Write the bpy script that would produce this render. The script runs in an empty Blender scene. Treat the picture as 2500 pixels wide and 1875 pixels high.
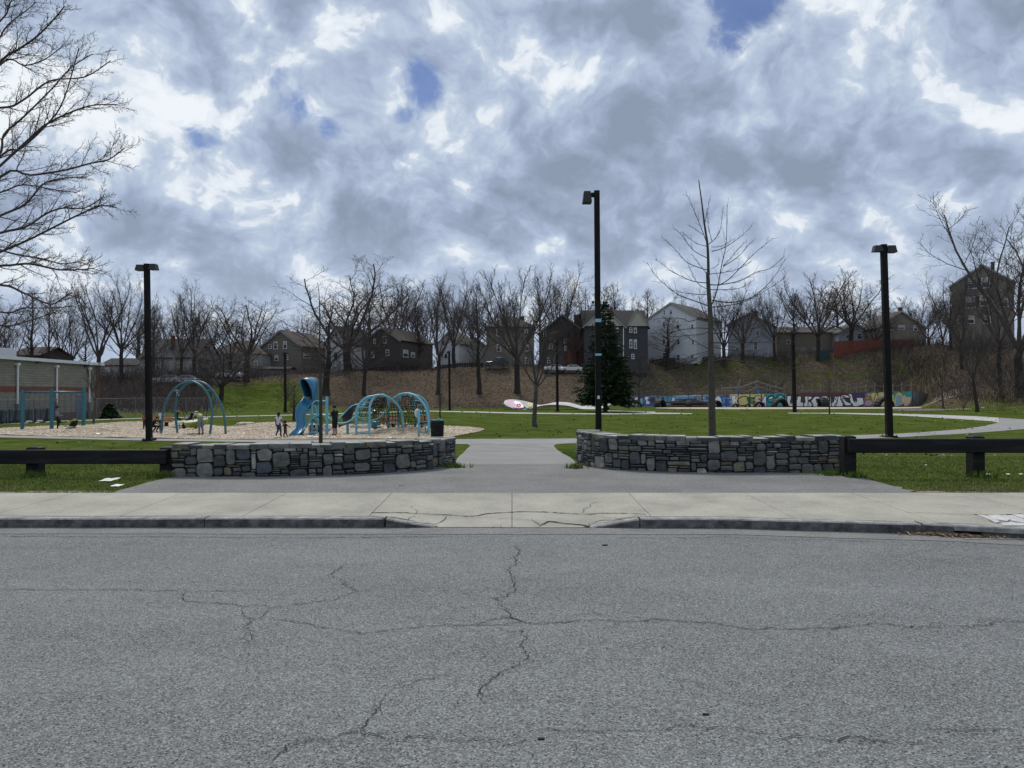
import bpy, math, random
from math import sin, cos, pi, radians, sqrt, atan
from mathutils import Vector, Matrix, noise as mnoise

S = bpy.context.scene
COL = S.collection
F, CX, CYP = 1878.0, 1250.0, 937.5       # focal length and centre of the 2500 x 1875 photograph, in pixels
EYE = 1.62
PITCH = atan(22.5 / F)
# ------------------------------------------------------------------ camera
cam_d = bpy.data.cameras.new('camera'); cam = bpy.data.objects.new('camera', cam_d); COL.objects.link(cam)
cam.location = (0, 0, EYE); cam.rotation_euler = (pi / 2 + PITCH, 0, 0)
cam_d.sensor_width = 36; cam_d.lens = 36 * F / 2500; cam_d.clip_end = 3000; cam_d.clip_start = .1
S.camera = cam

def ray(px, py):
    x, y = (px - CX) / F, (CYP - py) / F
    Y = cos(PITCH) - y * sin(PITCH); Z = sin(PITCH) + y * cos(PITCH)
    return x / Y, Z / Y                    # X and Z gained per metre of depth
def at(px, py, Y):
    a, b = ray(px, py)
    return Vector((a * Y, Y, EYE + b * Y))
def onz(px, py, z):
    a, b = ray(px, py)
    Y = (z - EYE) / b
    return Vector((a * Y, Y, z))
# ------------------------------------------------------------------ sky
W = bpy.data.worlds.new('World'); S.world = W; W.use_nodes = True
nt = W.node_tree; nt.nodes.clear()
SUN_EL, SUN_AZ = radians(52), radians(-14)     # the veiled sun stands ahead of the camera, high and a little left
def N(t, **k):
    n = nt.nodes.new(t)
    for a, b in k.items(): setattr(n, a, b)
    return n
def M(op, a, b=None, c=None, clamp=False):
    n = nt.nodes.new('ShaderNodeMath'); n.operation = op; n.use_clamp = clamp
    for i, v in enumerate((a, b, c)):
        if v is None: continue
        if isinstance(v, (int, float)): n.inputs[i].default_value = v
        else: nt.links.new(v, n.inputs[i])
    return n.outputs[0]
def VM(op, a, b=None, s=None):
    n = nt.nodes.new('ShaderNodeVectorMath'); n.operation = op
    for i, v in enumerate((a, b)):
        if v is None: continue
        if isinstance(v, (tuple, list)): n.inputs[i].default_value = v
        else: nt.links.new(v, n.inputs[i])
    if s is not None:
        if isinstance(s, (int, float)): n.inputs['Scale'].default_value = s
        else: nt.links.new(s, n.inputs['Scale'])
    return n.outputs['Value'] if op in ('DOT_PRODUCT', 'LENGTH') else n.outputs[0]
tc = N('ShaderNodeTexCoord'); D = VM('NORMALIZE', tc.outputs['Generated'])
sep = N('ShaderNodeSeparateXYZ'); nt.links.new(D, sep.inputs[0])
hz = M('MAXIMUM', sep.outputs[2], 0.0)
inv = M('DIVIDE', 1.62, M('ADD', hz, 1.2))
P = VM('SCALE', D, s=inv)                       # clouds lie on a high sheet: they flatten towards the horizon
P = VM('ADD', P, (3.1, 1.7, .4))
def noise(vec, scale, detail, rough, dist=0., lac=2.):
    n = N('ShaderNodeTexNoise'); n.noise_dimensions = '3D'
    nt.links.new(vec, n.inputs['Vector'])
    n.inputs['Scale'].default_value = scale; n.inputs['Detail'].default_value = detail
    n.inputs['Roughness'].default_value = rough; n.inputs['Distortion'].default_value = dist
    n.inputs['Lacunarity'].default_value = lac
    return n.outputs
wv = noise(P, 5., 4, .55)[1]
warp = VM('SCALE', VM('SUBTRACT', wv, (.5, .5, .5)), s=.13)
PW = VM('ADD', P, warp)
def field(vec, d=12):
    a = noise(vec, 3.4, 3, .5)[0]
    b = noise(VM('ADD', vec, (7.3, 2.2, 5.1)), 7.6, d, .57, 0)[0]
    c = noise(VM('ADD', vec, (1.3, 9.2, 4.1)), 15., 8, .55, 0)[0]
    puff = M('ABSOLUTE', M('SUBTRACT', M('MULTIPLY', c, 2.), 1.))       # cauliflower relief
    return M('SUBTRACT', M('ADD', M('MULTIPLY', a, .8), M('MULTIPLY', b, .86)), M('ADD', M('MULTIPLY', puff, .17), .30))
raw = field(PW)
dens = raw
def bump(px, py, wpx, amp):                     # a cloud bank or a gap in the cloud, where the photograph shows it
    a, b = ray(px, py); v = Vector((a, 1, b)).normalized()
    c = VM('DOT_PRODUCT', D, tuple(v))
    k = 1. / (1 - cos(atan(wpx / F)))
    e = M('POWER', 2.718, M('MULTIPLY', M('SUBTRACT', c, 1.0), k))
    return M('MULTIPLY', e, amp)
for a in [(1530, 290, 230, .20), (1400, 360, 180, .12), (960, 560, 140, .20), (1010, 640, 160, .12), (2330, 420, 230, .14), (1900, 620, 220, .10), (1180, 120, 160, .08), (560, 520, 130, .08), (1100, 30, 120, .08), (760, 420, 90, .07),
          (690, 220, 120, -.07), (475, 335, 80, -.06), (1020, 230, 110, -.06), (1820, 30, 170, -.08),
          (260, 300, 120, -.05), (400, 120, 160, -.07), (520, 470, 120, -.06), (850, 130, 90, -.05), (1350, 180, 70, -.13), (1310, 240, 70, -.09), (430, 640, 45, -.14), (1080, 430, 80, -.07), (2050, 280, 110, -.06), (2080, 640, 80, -.05), (640, 620, 80, -.04)]:
    dens = M('ADD', dens, bump(*a))
hi = field(VM('ADD', PW, (0, -.02, .05)), 5)
rim = M('MULTIPLY', M('SUBTRACT', raw, hi), 2.3)               # tops that face the light are bright, bellies grey
r1 = N('ShaderNodeValToRGB'); cr = r1.color_ramp; cr.interpolation = 'LINEAR'
stops = [(.20, (.88, .93, .98)), (.315, (.76, .82, .90)), (.365, (.595, .68, .80)), (.45, (.495, .59, .735)), (.57, (.42, .505, .665)), (.72, (.335, .41, .55)), (.95, (.27, .33, .44))]
while len(cr.elements) < len(stops): cr.elements.new(.5)
for e, (p, c) in zip(cr.elements, stops): e.position = p; e.color = (*c, 1)
nt.links.new(M('SUBTRACT', dens, rim), r1.inputs[0])
cloud = VM('SCALE', r1.outputs[0], s=9.8)
cover = N('ShaderNodeMapRange'); cover.interpolation_type = 'SMOOTHSTEP'
cover.inputs['From Min'].default_value = .02; cover.inputs['From Max'].default_value = .20
nt.links.new(dens, cover.inputs[0])
hsum = None                                      # ragged gaps where blue shows through
for a in [(665, 175, 62, .8), (735, 255, 62, 1.), (795, 310, 40, .9), (475, 335, 50, .8), (1030, 205, 60, .85), (985, 290, 50, .7), (1830, 20, 100, 1.), (1740, 70, 60, .6)]:
    h_ = bump(*a); hsum = h_ if hsum is None else M('MAXIMUM', hsum, h_)
hn = M('SUBTRACT', noise(VM('ADD', PW, (4.2, 3.3, 1.1)), 12., 12, .6)[0], .5)
hs = N('ShaderNodeMapRange'); hs.interpolation_type = 'SMOOTHSTEP'; hs.inputs['From Min'].default_value = .40; hs.inputs['From Max'].default_value = .86; hs.inputs['To Max'].default_value = .88
nt.links.new(M('ADD', M('MULTIPLY', hsum, .78), M('MULTIPLY', hn, 2.3)), hs.inputs[0])
gap = M('MULTIPLY', hs.outputs[0], M('MULTIPLY', hsum, 3.0, clamp=True))
cov = M('MULTIPLY', cover.outputs[0], M('SUBTRACT', 1.0, gap))
sky = N('ShaderNodeTexSky'); sky.sky_type = 'NISHITA'; sky.sun_disc = False
sky.sun_elevation = SUN_EL; sky.sun_rotation = SUN_AZ; sky.air_density = 1.; sky.dust_density = .5
skyc = VM('MULTIPLY', sky.outputs[0], (.42, .50, .72))
mx = N('ShaderNodeMix'); mx.data_type = 'RGBA'
nt.links.new(cov, mx.inputs[0]); nt.links.new(skyc, mx.inputs[6]); nt.links.new(cloud, mx.inputs[7])
# towards the horizon the cloud deck evens out into pale lavender grey
hm = N('ShaderNodeMapRange'); nt.links.new(sep.outputs[2], hm.inputs[0])
hm.inputs['From Min'].default_value = .0; hm.inputs['From Max'].default_value = .22; hm.inputs['To Min'].default_value = .5; hm.inputs['To Max'].default_value = 0.
mx2 = N('ShaderNodeMix'); mx2.data_type = 'RGBA'
nt.links.new(hm.outputs[0], mx2.inputs[0]); nt.links.new(mx.outputs[2], mx2.inputs[6]); mx2.inputs[7].default_value = (5.4, 6.3, 7.8, 1)
bg = N('ShaderNodeBackground'); bg.inputs[1].default_value = .10
nt.links.new(mx2.outputs[2], bg.inputs[0])
out = N('ShaderNodeOutputWorld'); nt.links.new(bg.outputs[0], out.inputs[0])
# ------------------------------------------------------------------ sun behind the clouds, exposure
sd = bpy.data.lights.new('sun', 'SUN'); sd.energy = 2.75; sd.angle = radians(16); sd.color = (1, .93, .81)
so = bpy.data.objects.new('sun', sd); COL.objects.link(so)
sv = Vector((sin(SUN_AZ) * cos(SUN_EL), cos(SUN_AZ) * cos(SUN_EL), sin(SUN_EL)))
so.rotation_euler = (-sv).to_track_quat('-Z', 'Y').to_euler(); so.location = sv * 60
S.view_settings.view_transform = 'Standard'; S.view_settings.look = 'None'
S.view_settings.exposure = 0; S.view_settings.gamma = 1; S.view_settings.use_curve_mapping = False
S.render.engine = 'CYCLES'; S.cycles.max_bounces = 5; S.cycles.transparent_max_bounces = 8
try:
    S.cycles.use_denoising = True; S.cycles.denoiser = 'OPENIMAGEDENOISE'
except Exception: pass
# ================================================================== materials
def material(name, cols, scale=3., detail=6, rough=.8, bump=0., bscale=None, metal=0., stretch=(1, 1, 1), spec=.3, coord='Object', ramp=None, speck=None, bdist=.02, vor=None):
    m = bpy.data.materials.new(name); m.use_nodes = True
    t = m.node_tree; b = t.nodes['Principled BSDF']
    b.inputs['Roughness'].default_value = rough; b.inputs['Metallic'].default_value = metal
    b.inputs['Specular IOR Level'].default_value = spec
    c = t.nodes.new('ShaderNodeTexCoord'); mp = t.nodes.new('ShaderNodeMapping'); mp.inputs['Scale'].default_value = stretch
    t.links.new(c.outputs[coord], mp.inputs[0])
    n = t.nodes.new('ShaderNodeTexNoise'); n.inputs['Scale'].default_value = scale; n.inputs['Detail'].default_value = detail; n.inputs['Roughness'].default_value = .62
    t.links.new(mp.outputs[0], n.inputs['Vector'])
    r = t.nodes.new('ShaderNodeValToRGB'); cr = r.color_ramp
    k = len(cols)
    pos = ramp or ([.5] if k == 1 else [.33 + .34 * i / (k - 1) for i in range(k)])
    while len(cr.elements) < k: cr.elements.new(.5)
    while len(cr.elements) > k: cr.elements.remove(cr.elements[-1])
    for e, p, col in zip(cr.elements, pos, cols): e.position = p; e.color = (*col, 1)
    t.links.new(n.outputs[0], r.inputs[0])
    last = r.outputs[0]
    if speck:                                     # (scale, amount low, amount high): grain as a multiplier
        v = t.nodes.new('ShaderNodeTexVoronoi'); v.inputs['Scale'].default_value = speck[0]
        t.links.new(c.outputs[coord], v.inputs['Vector'])
        sp = t.nodes.new('ShaderNodeSeparateColor'); t.links.new(v.outputs['Color'], sp.inputs[0])
        mr = t.nodes.new('ShaderNodeMapRange'); mr.inputs['To Min'].default_value = speck[1]; mr.inputs['To Max'].default_value = speck[2]
        if len(speck) > 3:
            pw = t.nodes.new('ShaderNodeMath'); pw.operation = 'POWER'; pw.inputs[1].default_value = speck[3]
            t.links.new(sp.outputs[0], pw.inputs[0]); t.links.new(pw.outputs[0], mr.inputs[0])
        else: t.links.new(sp.outputs[0], mr.inputs[0])
        vm = t.nodes.new('ShaderNodeVectorMath'); vm.operation = 'SCALE'
        t.links.new(last, vm.inputs[0]); t.links.new(mr.outputs[0], vm.inputs['Scale']); last = vm.outputs[0]
    t.links.new(last, b.inputs['Base Color'])
    if bump:
        n2 = t.nodes.new('ShaderNodeTexNoise'); n2.inputs['Scale'].default_value = bscale or scale * 4; n2.inputs['Detail'].default_value = 6; n2.inputs['Roughness'].default_value = .7
        t.links.new(mp.outputs[0], n2.inputs['Vector'])
        bp = t.nodes.new('ShaderNodeBump'); bp.inputs['Strength'].default_value = bump; bp.inputs['Distance'].default_value = bdist
        t.links.new(n2.outputs[0], bp.inputs['Height']); t.links.new(bp.outputs[0], b.inputs['Normal'])
    return m
def sc(c, k): return tuple(min(1, x * k) for x in c)
def plain(name, c, rough=.6, var=.18, scale=4., bump=.1, **k):
    return material(name, [sc(c, 1 - var), c, sc(c, 1 + var)], scale=scale, rough=rough, bump=bump, **k)
MT = {}
MT['sidewalk'] = material('sidewalk_concrete', [(.25, .243, .21), (.315, .305, .265), (.37, .355, .305)], scale=1.3, detail=10, rough=.9, bump=.35, bscale=90, speck=(140, .78, 1.22), bdist=.004)
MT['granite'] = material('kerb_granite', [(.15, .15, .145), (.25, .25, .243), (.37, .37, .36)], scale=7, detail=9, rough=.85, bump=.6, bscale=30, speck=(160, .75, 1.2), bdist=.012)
MT['granite_shaded'] = material('kerb_shaded_face', [(.05, .05, .048), (.105, .104, .10), (.18, .178, .17)], scale=9, detail=9, rough=.95, bump=.9, bscale=26, bdist=.015)  # rough kerb faces; their shade is put into this darker granite colour
MT['whitecon'] = material('broken_concrete', [(.4, .4, .39), (.58, .58, .57)], scale=6, rough=.9, bump=.5, bscale=40)
MT['path'] = material('path_asphalt', [(.175, .178, .176), (.235, .238, .235)], scale=.8, rough=.9, bump=.2, bscale=60, speck=(60, .9, 1.12))
MT['sand'] = material('sand', [(.36, .31, .24), (.46, .40, .32)], scale=1, rough=.95)
MT['crack'] = plain('crack_dark', (.020, .020, .020), .95)
MT['dirt'] = material('bare_dirt', [(.13, .11, .085), (.22, .19, .155)], scale=3, rough=.95, bump=.4, bscale=20, speck=(30, .8, 1.2))
MT['chips'] = material('wood_chips', [(.19, .15, .105), (.32, .27, .20), (.45, .385, .295)], scale=2.2, detail=9, rough=.95, bump=.8, bscale=9, speck=(11, .62, 1.35), bdist=.06)
MT['black'] = material('black_painted_timber', [(.004, .004, .005), (.009, .009, .011), (.024, .024, .026)], scale=5, detail=9, rough=.62, bump=.45, bscale=24, stretch=(.25, 2, 2), spec=.22)
MT['pole'] = material('dark_bronze_pole', [(.006, .006, .0065), (.016, .0155, .015)], scale=5, rough=.7, bump=.2, stretch=(2, 2, .3), spec=.15)
MT['lamp'] = plain('lamp_housing', (.03, .032, .034), .5)
MT['lens'] = plain('lamp_glass', (.35, .34, .30), .25)
MT['blue'] = plain('powder_coated_teal', (.035, .155, .20), .38, var=.12, spec=.5)
MT['sky'] = plain('powder_coated_light_blue', (.15, .45, .56), .38, var=.08, spec=.5)
MT['slide'] = plain('slide_plastic_blue', (.018, .155, .265), .32, var=.10, spec=.5)
MT['rope'] = plain('black_rope', (.012, .013, .014), .8)
MT['rubber'] = plain('black_rubber', (.014, .014, .015), .75, bump=.4, bscale=20)
MT['lime'] = plain('lime_plastic', (.28, .40, .06), .4, var=.12)
MT['cream'] = plain('pale_plastic', (.55, .54, .42), .5)
MT['white'] = plain('white_paint', (.72, .73, .74), .6, var=.06)
MT['chain'] = plain('galvanised_chain', (.10, .105, .11), .5)
MT['galv'] = plain('galvanised_steel', (.16, .17, .18), .5)
MT['glass'] = plain('window_glass', (.035, .04, .048), .12, var=.3, spec=.6)
MT['curtain'] = plain('window_blind', (.45, .45, .43), .7)
MT['bench'] = material('bench_timber', [(.34, .17, .09), (.47, .25, .14)], scale=4, stretch=(.4, 3, 3), rough=.65)
MT['benchpale'] = material('weathered_bench_timber', [(.44, .37, .29), (.56, .48, .39)], scale=4, stretch=(.4, 3, 3), rough=.7)
MT['rock'] = material('pale_boulder', [(.20, .18, .15), (.42, .37, .30), (.56, .50, .43)], scale=1.8, rough=.9, bump=.8, bscale=6, bdist=.05)
MT['bark'] = material('grey_bark', [(.045, .040, .036), (.085, .077, .070)], scale=3, rough=.95, bump=.6, bscale=12, stretch=(3, 3, .7))
MT['barkd'] = material('dark_bark', [(.026, .022, .020), (.055, .046, .041)], scale=3, rough=.95, bump=.5, bscale=12, stretch=(3, 3, .7))
MT['barkp'] = material('pale_bark', [(.055, .050, .043), (.105, .095, .080)], scale=5, rough=.95, bump=.5, bscale=16, stretch=(2, 2, .8))
MT['twig'] = plain('twig_bark', (.085, .070, .064), .9)
MT['twigr'] = plain('reddish_twig_bark', (.10, .068, .058), .9)
MT['needle'] = material('spruce_needles', [(.010, .022, .010), (.022, .048, .018), (.040, .078, .028)], scale=1.6, rough=.7, spec=.2)
MT['brick'] = material('red_brick', [(.10, .045, .035), (.15, .065, .05)], scale=3, rough=.9)
MT['roof'] = material('dark_shingle_roof', [(.020, .020, .022), (.042, .041, .043)], scale=2.5, rough=.92, stretch=(1, 1, 4))
MT['roofb'] = material('brown_shingle_roof', [(.045, .036, .033), (.075, .06, .055)], scale=2.5, rough=.92)
MT['rooft'] = material('tan_shingle_roof', [(.055, .05, .045), (.085, .078, .07)], scale=2.5, rough=.92)
MT['bin'] = plain('grey_blue_cart_plastic', (.055, .07, .095), .5)
MT['bing'] = plain('green_cart_plastic', (.03, .06, .06), .5)
MT['paper'] = plain('white_paper', (.75, .78, .78), .7)
MT['concrete'] = material('pale_concrete', [(.42, .42, .40), (.56, .56, .54)], scale=.8, rough=.85)
MT['wood'] = material('grey_timber', [(.16, .14, .115), (.27, .24, .20)], scale=4, rough=.9)
MT['redfence'] = material('red_fence_board', [(.13, .038, .024), (.20, .06, .036)], scale=2, rough=.85)
MT['skin_a'] = plain('skin_tan', (.34, .21, .15), .6); MT['skin_b'] = plain('skin_brown', (.20, .11, .075), .6)
MT['hair'] = plain('black_hair', (.012, .010, .010), .7)
# road: coarse worn aggregate
def road_mat():
    m = bpy.data.materials.new('worn_asphalt'); m.use_nodes = True; t = m.node_tree; L = t.links; b = t.nodes['Principled BSDF']
    b.inputs['Roughness'].default_value = .88; b.inputs['Specular IOR Level'].default_value = .25
    c = t.nodes.new('ShaderNodeTexCoord')
    def vor(s, rnd=1.):
        v = t.nodes.new('ShaderNodeTexVoronoi'); v.inputs['Scale'].default_value = s; L.new(c.outputs['Object'], v.inputs['Vector']); return v
    def noi(s, d, st=(1, 1, 1)):
        mp = t.nodes.new('ShaderNodeMapping'); mp.inputs['Scale'].default_value = st; L.new(c.outputs['Object'], mp.inputs[0])
        n = t.nodes.new('ShaderNodeTexNoise'); n.inputs['Scale'].default_value = s; n.inputs['Detail'].default_value = d; n.inputs['Roughness'].default_value = .6; L.new(mp.outputs[0], n.inputs['Vector']); return n.outputs[0]
    def ma(op, a, bb, cl=False):
        n = t.nodes.new('ShaderNodeMath'); n.operation = op; n.use_clamp = cl
        for i, v in enumerate((a, bb)):
            if isinstance(v, (int, float)): n.inputs[i].default_value = v
            else: L.new(v, n.inputs[i])
        return n.outputs[0]
    v1 = vor(120); s1 = t.nodes.new('ShaderNodeSeparateColor'); L.new(v1.outputs['Color'], s1.inputs[0])
    v2 = vor(240); s2 = t.nodes.new('ShaderNodeSeparateColor'); L.new(v2.outputs['Color'], s2.inputs[0])
    stones = ma('ADD', ma('MULTIPLY', ma('POWER', s1.outputs[0], 2.2), .19), ma('MULTIPLY', s2.outputs[1], .07))
    gaps = ma('MULTIPLY', ma('GREATER_THAN', s1.outputs[2], .80), .075)
    broad = ma('MULTIPLY', ma('SUBTRACT', noi(.55, 6, (.6, 1.6, 1)), .5), .10)
    patch = ma('MULTIPLY', ma('SUBTRACT', noi(4, 8), .5), .06)
    val = ma('ADD', ma('ADD', ma('ADD', ma('SUBTRACT', stones, gaps), .080), broad), patch)
    cb = t.nodes.new('ShaderNodeCombineColor'); L.new(ma('MULTIPLY', val, .95), cb.inputs[0]); L.new(ma('MULTIPLY', val, 1.01), cb.inputs[1]); L.new(ma('MULTIPLY', val, 1.03), cb.inputs[2])
    L.new(cb.outputs[0], b.inputs['Base Color'])
    bp = t.nodes.new('ShaderNodeBump'); bp.inputs['Strength'].default_value = .55; bp.inputs['Distance'].default_value = .006
    L.new(s1.outputs[0], bp.inputs['Height']); L.new(bp.outputs[0], b.inputs['Normal'])
    return m
MT['road'] = road_mat()
# grass and hillside share a node set driven by a point attribute 'green' (1 lush .. 0 brown leaf litter)
def turf_mat(name):
    m = bpy.data.materials.new(name); m.use_nodes = True; t = m.node_tree; L = t.links; b = t.nodes['Principled BSDF']
    b.inputs['Roughness'].default_value = 1; b.inputs['Specular IOR Level'].default_value = .03
    c = t.nodes.new('ShaderNodeTexCoord'); a = t.nodes.new('ShaderNodeAttribute'); a.attribute_name = 'green'
    def noi(s, d, st=(1, 1, 1), r=.65):
        mp = t.nodes.new('ShaderNodeMapping'); mp.inputs['Scale'].default_value = st; L.new(c.outputs['Object'], mp.inputs[0])
        n = t.nodes.new('ShaderNodeTexNoise'); n.inputs['Scale'].default_value = s; n.inputs['Detail'].default_value = d; n.inputs['Roughness'].default_value = r; L.new(mp.outputs[0], n.inputs['Vector']); return n.outputs[0]
    def ramp(src, st):
        r = t.nodes.new('ShaderNodeValToRGB')
        while len(r.color_ramp.elements) < len(st): r.color_ramp.elements.new(.5)
        for e, (p, col) in zip(r.color_ramp.elements, st): e.position = p; e.color = (*col, 1)
        L.new(src, r.inputs[0]); return r.outputs[0]
    g = ramp(noi(.55, 12, (1, 1, 1), .74), [(.30, (.028, .042, .006)), (.43, (.046, .070, .009)), (.54, (.068, .096, .014)), (.64, (.098, .118, .026)), (.76, (.18, .165, .06))])
    l = ramp(noi(1.6, 10, (1, 1, 2), .75), [(.32, (.034, .027, .020)), (.45, (.074, .057, .042)), (.56, (.12, .094, .068)), (.72, (.23, .18, .13))])
    ad = t.nodes.new('ShaderNodeMath'); ad.operation = 'ADD'; L.new(a.outputs['Fac'], ad.inputs[0])
    k = t.nodes.new('ShaderNodeMapRange'); L.new(noi(.45, 8, (1, 1, 1), .7), k.inputs[0]); k.inputs['From Min'].default_value = .3; k.inputs['From Max'].default_value = .7; k.inputs['To Min'].default_value = -.5; k.inputs['To Max'].default_value = .5
    L.new(k.outputs[0], ad.inputs[1])
    f = t.nodes.new('ShaderNodeMapRange'); f.interpolation_type = 'SMOOTHSTEP'; f.inputs['From Min'].default_value = .25; f.inputs['From Max'].default_value = .75; L.new(ad.outputs[0], f.inputs[0])
    mx = t.nodes.new('ShaderNodeMix'); mx.data_type = 'RGBA'; L.new(f.outputs[0], mx.inputs[0]); L.new(l, mx.inputs[6]); L.new(g, mx.inputs[7])
    L.new(mx.outputs[2], b.inputs['Base Color'])
    bp = t.nodes.new('ShaderNodeBump'); bp.inputs['Strength'].default_value = .9; bp.inputs['Distance'].default_value = .05
    L.new(noi(22, 6, (1, 1, 1), .7), bp.inputs['Height']); L.new(bp.outputs[0], b.inputs['Normal'])
    return m
MT['lawn'] = turf_mat('lawn_turf'); MT['hill'] = turf_mat('hillside_litter')
# ================================================================== mesh helpers
class MB:
    def __init__(s): s.v = []; s.f = []; s.m = []; s.mi = 0
    def face(s, *ix): s.f.append(tuple(ix)); s.m.append(s.mi)
    def pts(s, ps):
        k = len(s.v); s.v.extend(tuple(p) for p in ps); return k
    def poly(s, ps): k = s.pts(ps); s.face(*range(k, k + len(ps)))
    def box(s, c, d, rz=0., mtx=None):
        x, y, z = d[0] / 2, d[1] / 2, d[2] / 2; P8 = []
        for q in ((-x, -y, -z), (x, -y, -z), (x, y, -z), (-x, y, -z), (-x, -y, z), (x, -y, z), (x, y, z), (-x, y, z)):
            if mtx is not None: q = mtx @ Vector(q)
            if rz: q = (q[0] * cos(rz) - q[1] * sin(rz), q[0] * sin(rz) + q[1] * cos(rz), q[2])
            P8.append((q[0] + c[0], q[1] + c[1], q[2] + c[2]))
        k = s.pts(P8)
        for f in ((3, 2, 1, 0), (4, 5, 6, 7), (0, 1, 5, 4), (1, 2, 6, 5), (2, 3, 7, 6), (3, 0, 4, 7)): s.face(*[k + i for i in f])
    def bbox(s, a, b): s.box([(a[i] + b[i]) / 2 for i in range(3)], [abs(b[i] - a[i]) for i in range(3)])
    def tube(s, ps, r, n=6, cap=True, phase=0.):
        ps = [Vector(p) for p in ps]; m = len(ps)
        if not isinstance(r, (list, tuple)): r = [r] * m
        rings = []; prev = None
        for i, p in enumerate(ps):
            d = (ps[min(i + 1, m - 1)] - ps[max(i - 1, 0)])
            if d.length < 1e-9: d = Vector((0, 0, 1))
            d.normalize()
            if prev is None:
                a = Vector((0, 0, 1)) if abs(d.z) < .9 else Vector((1, 0, 0))
                u = d.cross(a).normalized()
            else:
                u = prev - d * prev.dot(d)
                u = u.normalized() if u.length > 1e-6 else d.orthogonal().normalized()
            prev = u; w = d.cross(u)
            rings.append(s.pts([p + (u * cos(phase + 2 * pi * j / n) + w * sin(phase + 2 * pi * j / n)) * r[i] for j in range(n)]))
        for i in range(m - 1):
            a, b = rings[i], rings[i + 1]
            for j in range(n):
                q = (j + 1) % n; s.face(a + j, a + q, b + q, b + j)
        if cap and n > 2:
            s.face(*[rings[0] + j for j in range(n - 1, -1, -1)]); s.face(*[rings[-1] + j for j in range(n)])
    def lathe(s, prof, c=(0, 0, 0), n=16, ax=None):
        rings = []
        for (r, z) in prof:
            ps = [Vector((r * cos(2 * pi * j / n), r * sin(2 * pi * j / n), z)) for j in range(n)]
            if ax is not None: ps = [ax @ p for p in ps]
            rings.append(s.pts([p + Vector(c) for p in ps]))
        for a, b in zip(rings, rings[1:]):
            for j in range(n): q = (j + 1) % n; s.face(a + j, a + q, b + q, b + j)
        s.face(*[rings[0] + j for j in range(n - 1, -1, -1)]); s.face(*[rings[-1] + j for j in range(n)])
    def prism(s, poly, z0, z1):                 # poly: (x, y) counter-clockwise
        n = len(poly); a = s.pts([(x, y, z0) for x, y in poly]); b = s.pts([(x, y, z1) for x, y in poly])
        for i in range(n): j = (i + 1) % n; s.face(a + i, a + j, b + j, b + i)
        s.face(*[b + i for i in range(n)]); s.face(*[a + i for i in range(n - 1, -1, -1)])
    def extr(s, pts, vec):                      # closed outline swept by a vector
        n = len(pts); v = Vector(vec); a = s.pts(pts); b = s.pts([Vector(p) + v for p in pts])
        for i in range(n): j = (i + 1) % n; s.face(a + i, a + j, b + j, b + i)
        s.face(*[b + i for i in range(n)]); s.face(*[a + i for i in range(n - 1, -1, -1)])
    def grid(s, rows, double=False):            # rows of equal length point lists
        k = [s.pts(r) for r in rows]; n = len(rows[0])
        for a, b in zip(k, k[1:]):
            for j in range(n - 1): s.face(a + j, a + j + 1, b + j + 1, b + j)
    def mesh(s, name, mats):
        me = bpy.data.meshes.new(name); me.from_pydata([tuple(v) for v in s.v], [], s.f)
        if not isinstance(mats, (list, tuple)): mats = [mats]
        for m in mats: me.materials.append(m)
        if len(mats) > 1: me.polygons.foreach_set('material_index', s.m)
        return me
    def build(s, name, mats, parent=None, smooth=False, local=False):
        if parent is not None and not local:
            o = Vector(parent.location); s.v = [(v[0] - o.x, v[1] - o.y, v[2] - o.z) for v in s.v]
        me = s.mesh(name, mats)
        if smooth: me.polygons.foreach_set('use_smooth', [True] * len(me.polygons))
        me.update()
        return link(name, me, parent)
def link(name, data, parent=None):
    o = bpy.data.objects.new(name, data); COL.objects.link(o)
    if parent is not None: o.parent = parent
    return o
def thing(name, label, cat, loc=(0, 0, 0), rz=0., group=None):
    o = bpy.data.objects.new(name, None); COL.objects.link(o); o.location = loc; o.rotation_euler = (0, 0, rz); o.empty_display_size = .2
    o['label'] = label; o['category'] = cat
    if group: o['group'] = group
    return o
def tag(o, label, cat, group=None):
    o['label'] = label; o['category'] = cat
    if group: o['group'] = group
    return o
def kind(o, k): o['kind'] = k; return o
def kids(o): return [c for c in COL.objects if c.parent == o]
def copy_tree(root, parts, label, loc=None, rz=None, scale=None):   # parts: [(part, [sub-parts])]
    r = root.copy(); COL.objects.link(r); r['label'] = label
    if loc is not None: r.location = loc
    if rz is not None: r.rotation_euler = (0, 0, rz)
    if scale is not None: r.scale = scale
    for p, subs in parts:
        c = p.copy(); COL.objects.link(c); c.parent = r
        for q in subs: d = q.copy(); COL.objects.link(d); d.parent = c
    return r
def lerp(a, b, t): return a + (b - a) * t
def itp(tab, x):
    if x <= tab[0][0]: return tab[0][1]
    for (a, va), (b, vb) in zip(tab, tab[1:]):
        if x <= b: return va + (vb - va) * (x - a) / (b - a)
    return tab[-1][1]
def spl(ps, k=6):                               # Catmull-Rom through the points
    ps = [Vector(p) for p in ps]; o = []
    for i in range(len(ps) - 1):
        a, b, c, d = ps[max(i - 1, 0)], ps[i], ps[i + 1], ps[min(i + 2, len(ps) - 1)]
        for j in range(k):
            t = j / k; o.append(.5 * ((2 * b) + (c - a) * t + (2 * a - 5 * b + 4 * c - d) * t * t + (3 * b - a - 3 * c + d) * t ** 3))
    o.append(ps[-1]); return o
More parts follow.
